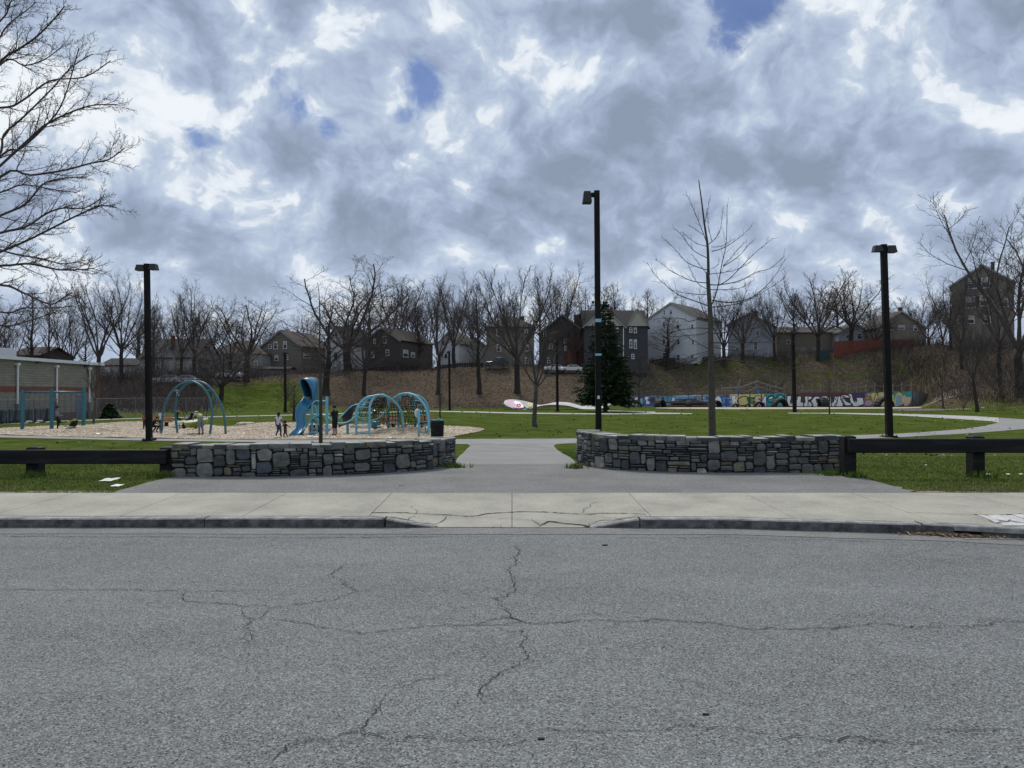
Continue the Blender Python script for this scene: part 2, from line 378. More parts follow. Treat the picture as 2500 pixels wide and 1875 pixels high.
# ================================================================== terrain
GZ = -.73                                        # level of the park floor, below the street
FOOT = [(-600, 80), (240, 88), (500, 92), (700, 100), (900, 112), (1250, 118), (1450, 124), (1560, 139), (2000, 140), (2200, 138), (2300, 112), (2500, 92), (3000, 80)]
CREST = [(-600, 112), (240, 118), (500, 130), (700, 145), (900, 155), (1250, 160), (1600, 170), (2000, 172), (2250, 158), (2500, 138), (3000, 120)]
YCR = [(-600, 930), (240, 932), (500, 928), (700, 916), (900, 903), (1250, 897), (1600, 884), (1800, 872), (2000, 863), (2250, 846), (2500, 846), (3000, 830)]
def hill_t(x, y):
    u = 1250 + F * x / max(y, 5)
    return u, (y - itp(FOOT, u)) / (itp(CREST, u) - itp(FOOT, u))
def gz(x, y):
    if y < 13.6: z = .15
    elif y < 34: t = (y - 13.6) / 20.4; z = .15 + (GZ - .15) * t * t * (3 - 2 * t)
    else: z = GZ
    if y > 70:
        u, t = hill_t(x, y)
        if t > 0:
            cd = itp(CREST, u); top = EYE + (960 - itp(YCR, u)) * cd / F
            tt = min(t, 1); s = tt * (.55 + .45 * (tt * (2 - tt))) ; s = s * s * (1.6 - .6 * s) if tt < 1 else 1
            z += (top - GZ) * s + (max(0, t - 1) * .9)
            z += (mnoise.noise((x * .11, y * .11, 0)) * .7 + mnoise.noise((x * .4, y * .4, 3)) * .16) * min(1, t * 4)
    return z
def ground(px, py=None, Y=None):                 # point on the ground seen at a pixel (march along the ray), or under pixel column px at depth Y
    if Y is not None:
        x = ray(px, 960)[0] * Y; return Vector((x, Y, gz(x, Y)))
    a, b = ray(px, py); y = 11.
    while y < 220:
        if EYE + b * y <= gz(a * y, y): break
        y += .25
    return Vector((a * y, y, gz(a * y, y)))
def strip(name, mat, cols, nv=8, dz=.012, zf=None, parent=None, k='structure'):
    """cols: list of (x0, y0, x1, y1) in metres: near and far edge; a draped sheet between"""
    mb = MB(); rows = []
    for (x0, y0, x1, y1) in cols:
        row = []
        for j in range(nv + 1):
            t = j / nv; x, y = lerp(x0, x1, t), lerp(y0, y1, t)
            row.append((x, y, gz(x, y) + dz + (zf(x, y) if zf else 0)))
        rows.append(row)
    mb.grid(rows); o = mb.build(name, mat, parent, smooth=True)
    if k and parent is None: kind(o, k)
    return o
def build_terrain():
    xs = []; x = -420.
    while x < 420:
        xs.append(x); x += 2.0 if abs(x) < 130 else 12.
    xs.append(420)
    ys = [11.25, 11.6, 12, 12.5, 13, 13.6] + [13.6 + .4 * i for i in range(1, 52)]
    y = 36.
    while y < 70: ys.append(y); y += 2
    while y < 200: ys.append(y); y += 1.6
    while y < 700: ys.append(y); y += 25
    P3 = [[(x, y, gz(x, y)) for x in xs] for y in ys]
    for nm, which in (('lawn', 0), ('hillside', 1)):
        mb = MB(); idx = {}; green = []
        def vid(i, j):
            if (i, j) not in idx:
                p = P3[i][j]; idx[(i, j)] = mb.pts([p])
                u, t = hill_t(p[0], p[1])
                if p[1] < 70 or t < 0: g = 1.0
                else:
                    g = .95 - t * 2.6
                    lf = max(0, 1 - abs(u - 640) / 210); g = max(g, lf * 1.35 * (1 - max(0, t - .72) * 4))
                    rg = max(0, 1 - abs(u - 2440) / 200); g = max(g, rg * 1.2 * (1 - t * 1.6))
                    if 1900 < u < 2300: g = max(g, .34)
                    if 1600 < u < 1900: g = max(g, .12 + .30 * t)
                    if u < 380: g = min(g, .9 - t * 4)
                    if 900 < u < 1500: g = min(g, .98 - t * 4.2); 
                    if t > .97: g = min(g, .1)
                if p[1] < 12.2: g = min(g, .62)
                green.append(g)
            return idx[(i, j)]
        for i in range(len(ys) - 1):
            for j in range(len(xs) - 1):
                cx, cy = (xs[j] + xs[j + 1]) / 2, (ys[i] + ys[i + 1]) / 2
                h = 1 if (cy > 70 and hill_t(cx, cy)[1] > 0) else 0
                if h == which: mb.face(vid(i, j), vid(i, j + 1), vid(i + 1, j + 1), vid(i + 1, j))
        o = mb.build(nm, MT['lawn' if which == 0 else 'hill'], smooth=True); kind(o, 'structure')
        at_ = o.data.attributes.new('green', 'FLOAT', 'POINT'); at_.data.foreach_set('value', green)
build_terrain()
g = MB(); g.poly([(-420, -120, -.3), (420, -120, -.3), (420, 11.2, -.3), (-420, 11.2, -.3)]); kind(g.build('ground', MT['dirt']), 'structure')
# ================================================================== street
rng = random.Random(7)
KX = [(-60, 9.30), (-3, 9.28), (2.5, 9.24), (4.7, 8.86), (5.7, 8.52), (7.5, 8.3), (14, 8.2), (60, 8.2)]   # kerb face line (X, Y)
def ky(x): return itp(KX, x)
mb = MB(); rows = []
xs = [-60, -30, -15, -9, -6, -4, -3, -2, -1, 0, 1, 2, 2.5, 3, 3.5, 4, 4.7, 5.2, 5.7, 6.5, 7.5, 10, 14, 30, 60]
for y0 in (-40, -10, 0, 4, 7): rows.append([(x, y0, 0) for x in xs])
rows.append([(x, ky(x) + .02, 0) for x in xs]); mb.grid(rows)
road = kind(mb.build('road', MT['road']), 'structure')
# low gutter strip laid as a later pour beside the kerb
mb = MB(); rows = [[(x, ky(x) - .42 + .012 * sin(x * 3), .004) for x in xs], [(x, ky(x) + .01, .004) for x in xs]]; mb.grid(rows)
MT['gutter'] = material('gutter_asphalt', [(.135, .135, .133), (.19, .19, .186)], scale=1.5, rough=.9, bump=.4, bscale=60, speck=(80, .72, 1.35), stretch=(1, 4, 1), bdist=.006)
kind(mb.build('gutter', MT['gutter']), 'structure')
def ribbon(mb, pxs, w, z=.006, jit=.012, rr=rng, step=.05):
    """an irregular crack following pixel points on the plane z"""
    P0 = [onz(px, py, z) for px, py in pxs]; L = []
    for a, b in zip(P0, P0[1:]):
        n = max(2, int((b - a).length / step))
        for i in range(n): L.append(a.lerp(b, i / n))
    L.append(P0[-1]); q = []
    ox = oy = 0
    for i, p in enumerate(L):
        ox = ox * .7 + rr.uniform(-jit, jit); oy = oy * .7 + rr.uniform(-jit, jit)
        q.append(Vector((p.x + ox, p.y + oy, z)))
    rowa, rowb = [], []
    for i, p in enumerate(q):
        d = (q[min(i + 1, len(q) - 1)] - q[max(i - 1, 0)]); d.z = 0
        nn = Vector((-d.y, d.x, 0)).normalized() if d.length > 1e-6 else Vector((0, 1, 0))
        e = min(1, i / 3, (len(q) - 1 - i) / 3) if len(q) > 6 else 1
        ww = w * rr.uniform(.2, 1.35) * (.15 + .85 * e)
        rowa.append(p + nn * ww / 2); rowb.append(p - nn * ww / 2)
    mb.grid([rowb, rowa])
def zz(x0, y0, s, pts): return [(x0 + x * s, y0 + y * s) for x, y in pts]
A = 1300 / 2212; B = 1300 / 2212
cr_list = [
 (zz(0, 1320, A, [(0, 199), (150, 201), (400, 204), (720, 206), (1110, 206)]), .011),
 (zz(0, 1320, A, [(762, 212), (752, 230), (808, 253), (900, 260), (1010, 267), (1115, 267), (1122, 280), (1200, 271), (1300, 257), (1400, 238), (1480, 207), (1440, 186), (1410, 158), (1370, 142), (1442, 98)]), .009),
 (zz(0, 1320, A, [(1010, 267), (988, 300), (1060, 325), (1110, 300), (1120, 280)]), .006), (zz(0, 1320, A, [(1060, 325), (1026, 355), (1038, 400), (1040, 425), (1028, 443)]), .008),
 (zz(0, 1320, A, [(1130, 318), (1200, 335), (1270, 343), (1330, 362), (1420, 367), (1500, 381), (1600, 370), (1740, 354), (1880, 347), (1990, 345), (2090, 345), (2212, 338)]), .010),
 (zz(0, 1320, A, [(1480, 207), (1590, 196), (1700, 207), (1840, 216), (2060, 234)]), .005),
 (zz(0, 1320, A, [(1930, 335), (1985, 300)]), .005),
 (zz(0, 1320, A, [(1108, 925), (1120, 900), (1165, 870), (1185, 845), (1260, 828), (1400, 808), (1460, 797), (1505, 765), (1560, 700), (1590, 650), (1640, 615), (1760, 580), (1900, 548)]), .009),
 (zz(0, 1320, A, [(1500, 800), (1560, 812), (1600, 830), (1700, 810), (1760, 800), (1850, 822), (2000, 820), (2070, 832)]), .008),
 (zz(1200, 1300, B, [(95, 52), (118, 75), (98, 100), (102, 130), (70, 152), (74, 180), (85, 205), (100, 235), (60, 262), (20, 268), (45, 300), (60, 335), (70, 350), (170, 377)]), .011),
 (zz(1200, 1300, B, [(100, 235), (230, 237), (450, 238)]), .004),
 (zz(1200, 1300, B, [(-80, 372), (30, 358), (70, 352), (140, 370), (170, 377), (260, 370), (400, 365), (560, 366), (690, 360), (820, 368), (920, 374), (1000, 390), (1060, 400), (1140, 396), (1260, 402), (1400, 398), (1500, 390), (1560, 382), (1650, 378), (1720, 388), (1850, 384), (1990, 387), (2080, 370), (2212, 362)]), .013),
 (zz(1200, 1300, B, [(340, 345), (430, 338), (540, 350), (690, 360), (760, 372)]), .006), (zz(1200, 1300, B, [(1140, 396), (1160, 384), (1215, 386)]), .006),
 (zz(1200, 1300, B, [(0, 385), (60, 405), (125, 410), (145, 435), (105, 465), (130, 490), (135, 520), (110, 550), (50, 580), (0, 600), (-30, 640), (-32, 700)]), .009),
 (zz(1200, 1300, B, [(190, 800), (260, 815), (380, 822), (480, 832), (640, 822), (760, 812), (830, 800), (900, 817), (1000, 812), (1100, 822), (1180, 833)]), .008),
 (zz(1200, 1300, B, [(1175, 862), (1230, 855), (1300, 852), (1400, 862), (1470, 855), (1600, 860), (1650, 873), (1740, 870), (1820, 870)]), .011),
 (zz(1200, 1300, B, [(1810, 826), (1860, 815), (1980, 814), (2080, 806), (2212, 812)]), .008), (zz(1200, 1300, B, [(0, 858), (60, 868), (200, 870)]), .006),
 (zz(1200, 1300, B, [(1560, 94), (1730, 95), (1745, 85), (1800, 76), (1860, 76)]), .006), (zz(1200, 1300, B, [(1730, 95), (1790, 108), (1900, 125), (2000, 147), (2120, 165), (2212, 178)]), .006),
 (zz(1200, 1300, B, [(1860, 80), (1940, 100), (2060, 110), (2160, 130), (2212, 145)]), .005), (zz(1200, 1300, B, [(1880, 92), (1990, 90), (2110, 84), (2150, 76)]), .004),
 ([(0, 1308), (60, 1309), (190, 1310), (420, 1310), (680, 1312), (980, 1311), (1080, 1310)], .017), ([(1080, 1310), (1240, 1310), (1320, 1302)], .008), ([(1500, 1313), (1800, 1311), (1900, 1317), (2000, 1317), (2150, 1322)], .010),
]
for pts, w in cr_list:
    c = MB(); ribbon(c, pts, w * .72, jit=.019, step=.025)
    if w > .007: ribbon(c, pts, w * .28, jit=.045, step=.045)
    c.build('crack', MT['crack'], road)
for _ in range(14):                              # short hairline cracks elsewhere
    x, y = rng.uniform(50, 2450), rng.uniform(1380, 1850)
    c = MB(); ribbon(c, [(x, y), (x + rng.uniform(30, 110), y + rng.uniform(-6, 6))], .004); c.build('crack', MT['crack'], road)
# small dark chips of stone and wood on the road
for i, (px, py, lab) in enumerate([(1476, 1332, 'small black chip of debris on the asphalt before the ramp'), (1722, 1746, 'thin dark splinter lying on the asphalt between two cracks'), (1320, 1806, 'small dark chip on the asphalt beside the lowest crack'), (978, 1187, 'black pebble on the entrance asphalt behind the sidewalk')]):
    p = onz(px, py, .15 if py < 1200 else .0); c = MB()
    q = p.y / 9 + .25; c.extr([(p.x - .022 * q, p.y - .01 * q, p.z), (p.x + .024 * q, p.y - .012 * q, p.z), (p.x + .03 * q, p.y + .008 * q, p.z), (p.x - .018 * q, p.y + .012 * q, p.z)], (0, .003, .008 * q + .002))
    tag(c.build('debris_chip', MT['rubber']), lab, 'debris')
# ---------------------------------------------------------- kerb of granite blocks
kerb = kind(bpy.data.objects.new('kerb', None), 'structure'); COL.objects.link(kerb)
def kerb_block(xa, xb, za=.115, zb=.115, zlow=-.15, w=.16, inlet=None):
    n = max(3, int((xb - xa) / .35)); mb = MB(); rws = []
    r2 = random.Random(int(xa * 100))
    tops = []
    for i in range(n + 1):
        t = i / n; x = lerp(xa + .006, xb - .006, t); y = ky(x); z = lerp(za, zb, t) + r2.uniform(-.004, .004); j = r2.uniform(-.006, .006)
        tops.append([(x, y + w, z), (x, y + w, zlow)] and [(x, y + j, zlow), (x, y + j, z - .014), (x, y + j + .016, z), (x, y + w, z), (x, y + w, zlow)])
    k = [mb.pts(r) for r in tops]
    for a, b in zip(k, k[1:]):
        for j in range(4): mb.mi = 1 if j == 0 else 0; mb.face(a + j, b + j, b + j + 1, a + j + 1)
        mb.face(a + 4, b + 4, b, a)
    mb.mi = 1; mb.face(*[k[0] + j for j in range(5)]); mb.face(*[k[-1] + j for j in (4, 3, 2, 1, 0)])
    return mb.build('kerb_stone', [MT['granite'], MT['granite_shaded']], kerb)
def X9(px): return (px - 1250) / F * 9.28
js = [-40, -35, -30.5, -26, -22, -18.2, -14.4, -10.8, -7.35, X9(500), X9(940)]
for a, b in zip(js, js[1:]): kerb_block(a, b)
kerb_block(X9(942), X9(1064), .108, .012, w=.19)
kerb_block(X9(1438), X9(1560), .012, .108, w=.19)
kerb_block(X9(1562), 4.71)
js = [8.1, 11.5, 15, 19, 23, 28, 34, 40]
for a, b in zip(js, js[1:]): kerb_block(a, b)
# inlet stone: two ends and a lintel over the dark storm drain
kerb_block(4.715, 5.02, .12, .12, w=.2); kerb_block(5.80, 8.09, .12, .12, w=.2)
mb = MB(); lx = [5.02, 5.2, 5.4, 5.6, 5.80]; kk = []
for x in lx: kk.append(mb.pts([(x, ky(x) + .002, .062), (x, ky(x) + .004, .108), (x, ky(x) + .018, .12), (x, ky(x) + .2, .12), (x, ky(x) + .2, .062)]))
for a, b in zip(kk, kk[1:]):
    for j in range(5): mb.face(a + j, b + j, b + (j + 1) % 5, a + (j + 1) % 5)
mb.face(*[kk[0] + j for j in range(5)]); mb.face(*[kk[-1] + j for j in (4, 3, 2, 1, 0)])
mb.build('kerb_stone', MT['granite'], kerb)
dr = thing('storm_drain', 'dark storm drain opening under the granite kerb with leaves caught before it', 'drain', (5.4, 8.72, 0))
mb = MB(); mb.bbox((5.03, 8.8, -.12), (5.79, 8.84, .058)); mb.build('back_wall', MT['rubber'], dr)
mb = MB(); mb.bbox((5.0, 8.50, .001), (5.85, 8.56, .010)); mb.build('throat', MT['granite'], dr)
lf = MB(); 
for _ in range(420):
    x = rng.gauss(4.95, .22); y = ky(x) - abs(rng.gauss(.04, .05)); z = rng.uniform(.008, .03); a = rng.uniform(0, pi); s = rng.uniform(.01, .035)
    lf.mi = rng.choice((0, 0, 1)); lf.poly([(x - s * cos(a), y - s * sin(a), z), (x + s * .4 * sin(a), y - s * .4 * cos(a), z + .006), (x + s * cos(a), y + s * sin(a), z + rng.uniform(0, .02)), (x - s * .4 * sin(a), y + s * .4 * cos(a), z)])
MT['leafa'] = plain('dead_leaf_brown', (.10, .065, .04), .9, var=.4); MT['leafb'] = plain('dead_leaf_straw', (.26, .20, .12), .9, var=.3)
kind(lf.build('drain_leaves', [MT['leafa'], MT['leafb']]), 'stuff')
# ---------------------------------------------------------- sidewalk slabs
walk = kind(bpy.data.objects.new('sidewalk', None), 'structure'); COL.objects.link(walk)
XJ = [-40 + 1.6 * i for i in range(20)] + [-8.0, -6.4, -4.8, -3.29, -1.75, 0.0, 1.70, 3.395, 4.95] + [4.95 + 1.6 * i for i in range(1, 22)]
XJ = sorted(x for x in XJ if x <= -8 or x >= -6.5)
def slab(xa, xb, ramp):
    g_ = .004; xa += g_; xb -= g_; mb = MB(); nx, ny = 12, 5; rws = []
    for j in range(ny + 1):
        t = j / ny; row = []
        for i in range(nx + 1):
            x = lerp(xa, xb, i / nx); y0 = ky(x) + .165; 
            if ramp: y0 = ky(x) + (.165 if abs(x + .02) > 1.0 else lerp(.165, .0, min(1, (1.0 - abs(x + .02)) / .12)))
            y = lerp(y0, 11.25, t); z = lerp(.117, .165, t)
            if ramp:
                e = max(0, 1 - max(0, abs(x + .0) - .85) / .75); e = e * e * (3 - 2 * e); z -= e * .105 * (1 - t) ** 1.1
            z += .003 * mnoise.noise((x * 1.3, y * 1.3, 5))
            row.append((x, y, z))
        rws.append(row)
    mb.grid(rws)
    # skirts
    for row, rev in ((rws[0], False), (rws[-1], True)):
        lowr = [(p[0], p[1], -.1) for p in row]; mb.grid([lowr, row] if not rev else [row, lowr])
    for i_, rev in ((0, True), (nx, False)):
        col = [r[i_] for r in rws]; low = [(p[0], p[1], -.1) for p in col]; mb.grid([low, col] if not rev else [col, low])
    return mb.build('slab', MT['sidewalk'], walk)
slabs = [slab(a, b, (a > -1.8 and b < 1.75)) for a, b in zip(XJ, XJ[1:])]
mb = MB(); mb.bbox((-40, 9.7, -.1), (40, 11.24, -.02)); mb.build('joint_sand', MT['crack'], walk)
for x in XJ[1:-1]:
    y0 = ky(x) + (.165 if abs(x) > 1 else 0); ra, rb = [], []
    for i in range(13):
        y = lerp(y0 + .002, 11.248, i / 12); e = max(0, 1 - max(0, abs(x) - .85) / .75); e = e * e * (3 - 2 * e) if -1.8 < x < 1.75 else 0; z = lerp(.117, .165, i / 12) - e * .105 * (1 - i / 12) ** 1.1 - .010
        ra.append((x + .012, y, z)); rb.append((x - .012, y, z))
    mb = MB(); mb.grid([rb, ra][::-1]); mb.build('joint', MT['crack'], walk)
# cracks in the ramp and right slab (drawn on the slab's own surface)
def wz(x, y):
    y0 = ky(x) + .165; t = max(0, min(1, (y - y0) / (11.25 - y0))); z = lerp(.117, .165, t)
    if -1.75 < x < 1.7:
        if abs(x) < 1: y0 = ky(x); t = max(0, min(1, (y - y0) / (11.25 - y0))); z = lerp(.117, .165, t)
        e = max(0, 1 - max(0, abs(x) - .85) / .75); e = e * e * (3 - 2 * e); z -= e * .105 * (1 - t) ** 1.1
    return z
def wcrack(px, w, jit=.01):
    mb = MB(); rr = rng; L = []
    P0 = []
    for x, y in px:
        p = onz(x, y, .1)
        for _ in range(6): p = onz(x, y, wz(p.x, p.y))
        P0.append(p)
    for a, b in zip(P0, P0[1:]):
        n = max(2, int((b - a).length / .04))
        for i in range(n): L.append(a.lerp(b, i / n))
    L.append(P0[-1]); q = []
    for p in L:
        x, y = p.x + rr.uniform(-jit, jit), p.y + rr.uniform(-jit, jit); q.append((x, y))
    ra, rb = [], []
    for i, (x, y) in enumerate(q):
        a, b = q[max(i - 1, 0)], q[min(i + 1, len(q) - 1)]; d = Vector((b[0] - a[0], b[1] - a[1], 0)); nn = Vector((-d.y, d.x, 0)).normalized() * w * rr.uniform(.2, 1.) / 2
        z = wz(x, y) + .0055; ra.append((x + nn.x, y + nn.y, z)); rb.append((x - nn.x, y - nn.y, z))
    mb.grid([rb, ra]); mb.build('crack', MT['crack'], walk)
Z5 = lambda pts: zz(700, 1180, 1000 / 2212, pts)
for pts, w in [([(460, 160), (560, 160), (650, 160), (700, 165), (760, 166), (870, 170), (930, 177), (1020, 178), (1080, 165), (1200, 156), (1300, 153), (1400, 155), (1500, 162), (1600, 167), (1700, 161), (1850, 164), (1930, 168)], .036),
               ([(700, 165), (710, 152), (690, 140), (670, 126)], .007), ([(455, 178), (510, 185), (540, 195), (580, 205)], .022), ([(580, 205), (680, 210), (760, 218), (800, 222)], .035), ([(650, 205), (665, 185), (700, 178)], .008),
               ([(800, 222), (850, 200), (860, 180)], .016), ([(940, 182), (1060, 183), (1180, 192), (1300, 198), (1360, 210)], .007), ([(1100, 240), (1150, 225), (1170, 247)], .006), ([(1345, 243), (1370, 228), (1340, 210), (1320, 190)], .01),
               ([(1370, 228), (1420, 205), (1500, 218), (1600, 225), (1630, 235)], .045), ([(1600, 160), (1605, 140), (1640, 125), (1640, 112), (1700, 100)], .010), ([(1660, 125), (1720, 128)], .008), ([(1640, 105), (1690, 98)], .008), ([(1580, 133), (1610, 130)], .006),
               ([(1630, 215), (1700, 200), (1780, 195), (1850, 180), (1945, 172)], .02), ([(1690, 180), (1780, 190), (1840, 200), (1900, 210)], .008), ([(1630, 215), (1640, 240)], .012)]:
    wcrack(Z5(pts), w)
Z4 = lambda pts: zz(1900, 1040, 600 / 2212, pts)
for pts, w in [([(1160, 777), (1400, 786), (1600, 796), (1760, 798)], .014), ([(1760, 800), (1960, 806), (2080, 800), (2212, 793)], .04), ([(1340, 878), (1900, 884), (1960, 886)], .008), ([(1890, 850), (1960, 880)], .010), ([(2100, 820), (2212, 850)], .016)]:
    wcrack(Z4(pts), w)
# broken pale concrete at the far right slab
mb = MB()
for poly in ([(1790, 806), (1860, 812), (1930, 836), (2000, 870), (1960, 880), (1890, 845)], [(1880, 812), (2000, 812), (2090, 845), (2060, 866), (1960, 850)], [(2010, 812), (2100, 812), (2212, 850), (2212, 880), (2110, 862)], [(2110, 808), (2212, 800), (2212, 840)], [(2010, 884), (2100, 875), (2212, 884), (2212, 905), (2030, 905)]):
    pp = []
    for x, y in Z4(poly):
        p = onz(x, y, .1)
        for _ in range(5): p = onz(x, y, wz(p.x, p.y))
        pp.append((p.x, p.y, wz(p.x, p.y) + .002))
    c = MB(); c.extr(pp, (0, 0, .014)) if False else c.poly([(a, b, z + .012) for a, b, z in pp])
    low = [(a, b, z - .01) for a, b, z in pp]; k0 = c.pts(low); n = len(pp)
    for i in range(n): c.face(k0 + i, k0 + (i + 1) % n, (i + 1) % n, i)
    c.build('broken_piece', MT['whitecon'], walk)
# ---------------------------------------------------------- entrance asphalt and park paths
def pl(px, py):
    p = ground(px, py); return p.x, p.y
ent = []                                          # rows by depth: left x, right x
rowsE = [(1202, 286, 2220), (1196, 300, 2205), (1190, 325, 2188), (1180, 358, 2150), (1172, 392, 2120), (1165, 420, 2092), (1158, 800, 2070), (1148, 1050, 1500), (1140, 1090, 1455), (1130, 1108, 1422), (1121, 1112, 1404), (1112, 1124, 1382), (1104, 1133, 1368), (1096, 1140, 1358), (1089, 1148, 1352), (1086, 1142, 1357), (1084, 1120, 1375)]
near_rows = [(onz(l, y, .15), onz(r, y, .15)) if y > 1120 else (ground(l, y), ground(r, y)) for y, l, r in rowsE]
near_rows[0][0].y = near_rows[0][1].y = 11.251
MT['apron'] = material('entrance_asphalt', [(.120, .122, .123), (.175, .178, .178)], scale=.9, rough=.9, bump=.3, bscale=60, speck=(75, .70, 1.4, 1.3), bdist=.006)
def rowmesh(name, mat, rr_, n=16, dz=.012):
    mb = MB(); mb.grid([[(lerp(a.x, b.x, i / n), lerp(a.y, b.y, i / n), gz(lerp(a.x, b.x, i / n), lerp(a.y, b.y, i / n)) + dz) for i in range(n + 1)] for a, b in rr_])
    return kind(mb.build(name, mat, smooth=True), 'structure')
rowmesh('entrance_asphalt', MT['apron'], near_rows[:10])
far_rows = near_rows[9:]
# densify so that the drape follows the fall of the ground
def dens_rows(rr_, k=6):
    o = []
    for (a, b), (c, d) in zip(rr_, rr_[1:]):
        for i in range(k): o.append((a.lerp(c, i / k), b.lerp(d, i / k)))
    o.append(rr_[-1]); return o
rowmesh('entrance_path', MT['path'], dens_rows(far_rows), 16, .012)
def G(px, py): p = onz(px, py, GZ); return p.x, p.y
near = [(-300, 1056, 1061), (0, 1063, 1068.5), (150, 1067, 1072), (365, 1071.5, 1076.5), (600, 1074, 1080), (1000, 1073, 1082.5), (1130, 1072.5, 1085), (1250, 1072, 1084.5), (1370, 1071.5, 1084), (1500, 1071, 1080), (1800, 1068, 1076), (2090, 1063, 1072), (2180, 1060, 1069), (2270, 1054.5, 1064), (2350, 1048, 1059.5), (2400, 1041, 1056), (2435, 1033, 1053.5), (2438, 1031, 1053.4), (2440, 1020.3, 1053.2), (2500, 1024, 1048), (2700, 1031, 1040)]
MT['pathn'] = material('near_path_asphalt', [(.20, .20, .198), (.275, .275, .27)], scale=.8, rough=.9, speck=(40, .9, 1.1))
strip('park_path', MT['pathn'], [(*G(x, b), *G(x, t)) for x, t, b in near], 6, .018)
MT['pathf'] = material('far_path_concrete', [(.34, .34, .33), (.43, .43, .42)], scale=.5, rough=.9)
far = [(-200, 1037, 1041), (0, 1034, 1036.6), (60, 1032, 1034), (130, 1028.5, 1030.4), (200, 1026, 1027.6), (300, 1022, 1023.4), (700, 1013, 1014.6), (1040, 1002.8, 1004.6), (1150, 1004.6, 1007.2), (1250, 1007, 1010), (1400, 1009, 1011.6), (1500, 1009.4, 1012), (1600, 1007.6, 1011), (1640, 1008, 1011), (1690, 1009.5, 1011)]
strip('far_path', MT['pathf'], [(*G(x, b), *G(x, t)) for x, t, b in far], 2, .018)
far2 = [(1925, 1008, 1009.6), (2050, 1008.4, 1010.6), (2200, 1010.5, 1015), (2300, 1013.5, 1021), (2380, 1016.5, 1026), (2420, 1019, 1029), (2437, 1020, 1032)]
far2 += [(2442, 1020.5, 1031), (2500, 1024, 1032)]
strip('loop_path', MT['pathf'], [(*G(x, b), *G(x, t)) for x, t, b in far2[:-2] + [(2438.5, 1020.2, 1031.5)]], 3, .022)
strip('side_path', MT['pathf'], [(*G(x, b), *G(x, t)) for x, t, b in [(1480, 1002.5, 1005), (1540, 1004, 1006), (1600, 1005.5, 1008)]], 2, .026)
sand = [(1600, 996.2, 997.5), (1660, 995.2, 999), (1800, 995.2, 1000), (2000, 994.8, 999.6), (2180, 994.8, 998.2), (2250, 995, 997)]
strip('sand_strip', MT['sand'], [(*G(x, b), G(x, b)[0] + (G(x, t)[0] - G(x, b)[0]) * .5 if False else ground(x, Y=min(136.5, G(x, t)[1])).x, min(136.5, G(x, t)[1])) for x, t, b in sand], 6, .05)
# ---------------------------------------------------------- wood chip playground surface with low mounds
def mound(x, y):
    z = 0
    for (px, py, w, d, h) in [(225, 1054, 2.0, 2.2, .34), (985, 1058, 2.0, 1.6, .36), (330, 1040, 3.2, 3.4, .28), (640, 1046, 1.8, 3, .25), (720, 1046, 2.2, 4, .25)]:
        c = G(px, py); z += h * math.exp(-((x - c[0]) / w) ** 2 - ((y - c[1]) / d) ** 2)
    return z + .03 * mnoise.noise((x * .9, y * .9, 8)) + .012 * mnoise.noise((x * 4, y * 4, 8))
chips = [(-200, 1051, 1060.5), (0, 1046, 1062.6), (60, 1043, 1064), (125, 1041, 1065.8), (205, 1041.5, 1067.6), (290, 1039.5, 1069.2), (340, 1035, 1070.6), (420, 1034, 1071.3), (470, 1036.5, 1071.8), (560, 1042.5, 1072.8), (620, 1041, 1073.2), (680, 1038.5, 1073), (760, 1037, 1073), (860, 1036.5, 1072.6), (980, 1037, 1072.4), (1060, 1040, 1072), (1100, 1041, 1067), (1140, 1042.5, 1061), (1172, 1045, 1054), (1182, 1048, 1050)]
cc = []
for (a, b) in zip(chips, chips[1:]):
    n = max(1, int((b[0] - a[0]) / 9))
    for i in range(n): cc.append([lerp(a[k], b[k], i / n) for k in range(3)])
cc.append(list(chips[-1]))
rr5 = random.Random(5)
strip('wood_chips', MT['chips'], [(*G(x, b), *G(x, t + rr5.uniform(-.5, .5))) for x, t, b in cc], 40, .03, mound)
def cz(x, y): return gz(x, y) + .03 + mound(x, y)      # top of the wood chips
# loose chips that break up the surface
mb = MB(); r3 = random.Random(11)
for _ in range(9000):
    px = r3.uniform(0, 1160); t = itp([(c[0], c[1]) for c in chips], px); b = itp([(c[0], c[2]) for c in chips], px)
    py = r3.uniform(t, b); x, y = G(px, py); z = cz(x, y); a = r3.uniform(0, pi); s = r3.uniform(.03, .09); w = s * .3
    mb.mi = r3.choice((0, 1, 1, 2)); ca, sa = cos(a), sin(a); h = r3.uniform(.01, .05)
    mb.poly([(x - s * ca + w * sa, y - s * sa - w * ca, z), (x + s * ca + w * sa, y + s * sa - w * ca, z + h), (x + s * ca - w * sa, y + s * sa + w * ca, z + h), (x - s * ca - w * sa, y - s * sa + w * ca, z + .01)])
kind(mb.build('loose_wood_chips', [plain('chip_dark', (.17, .12, .085)), plain('chip_mid', (.42, .33, .25)), plain('chip_pale', (.60, .51, .41))]), 'stuff')
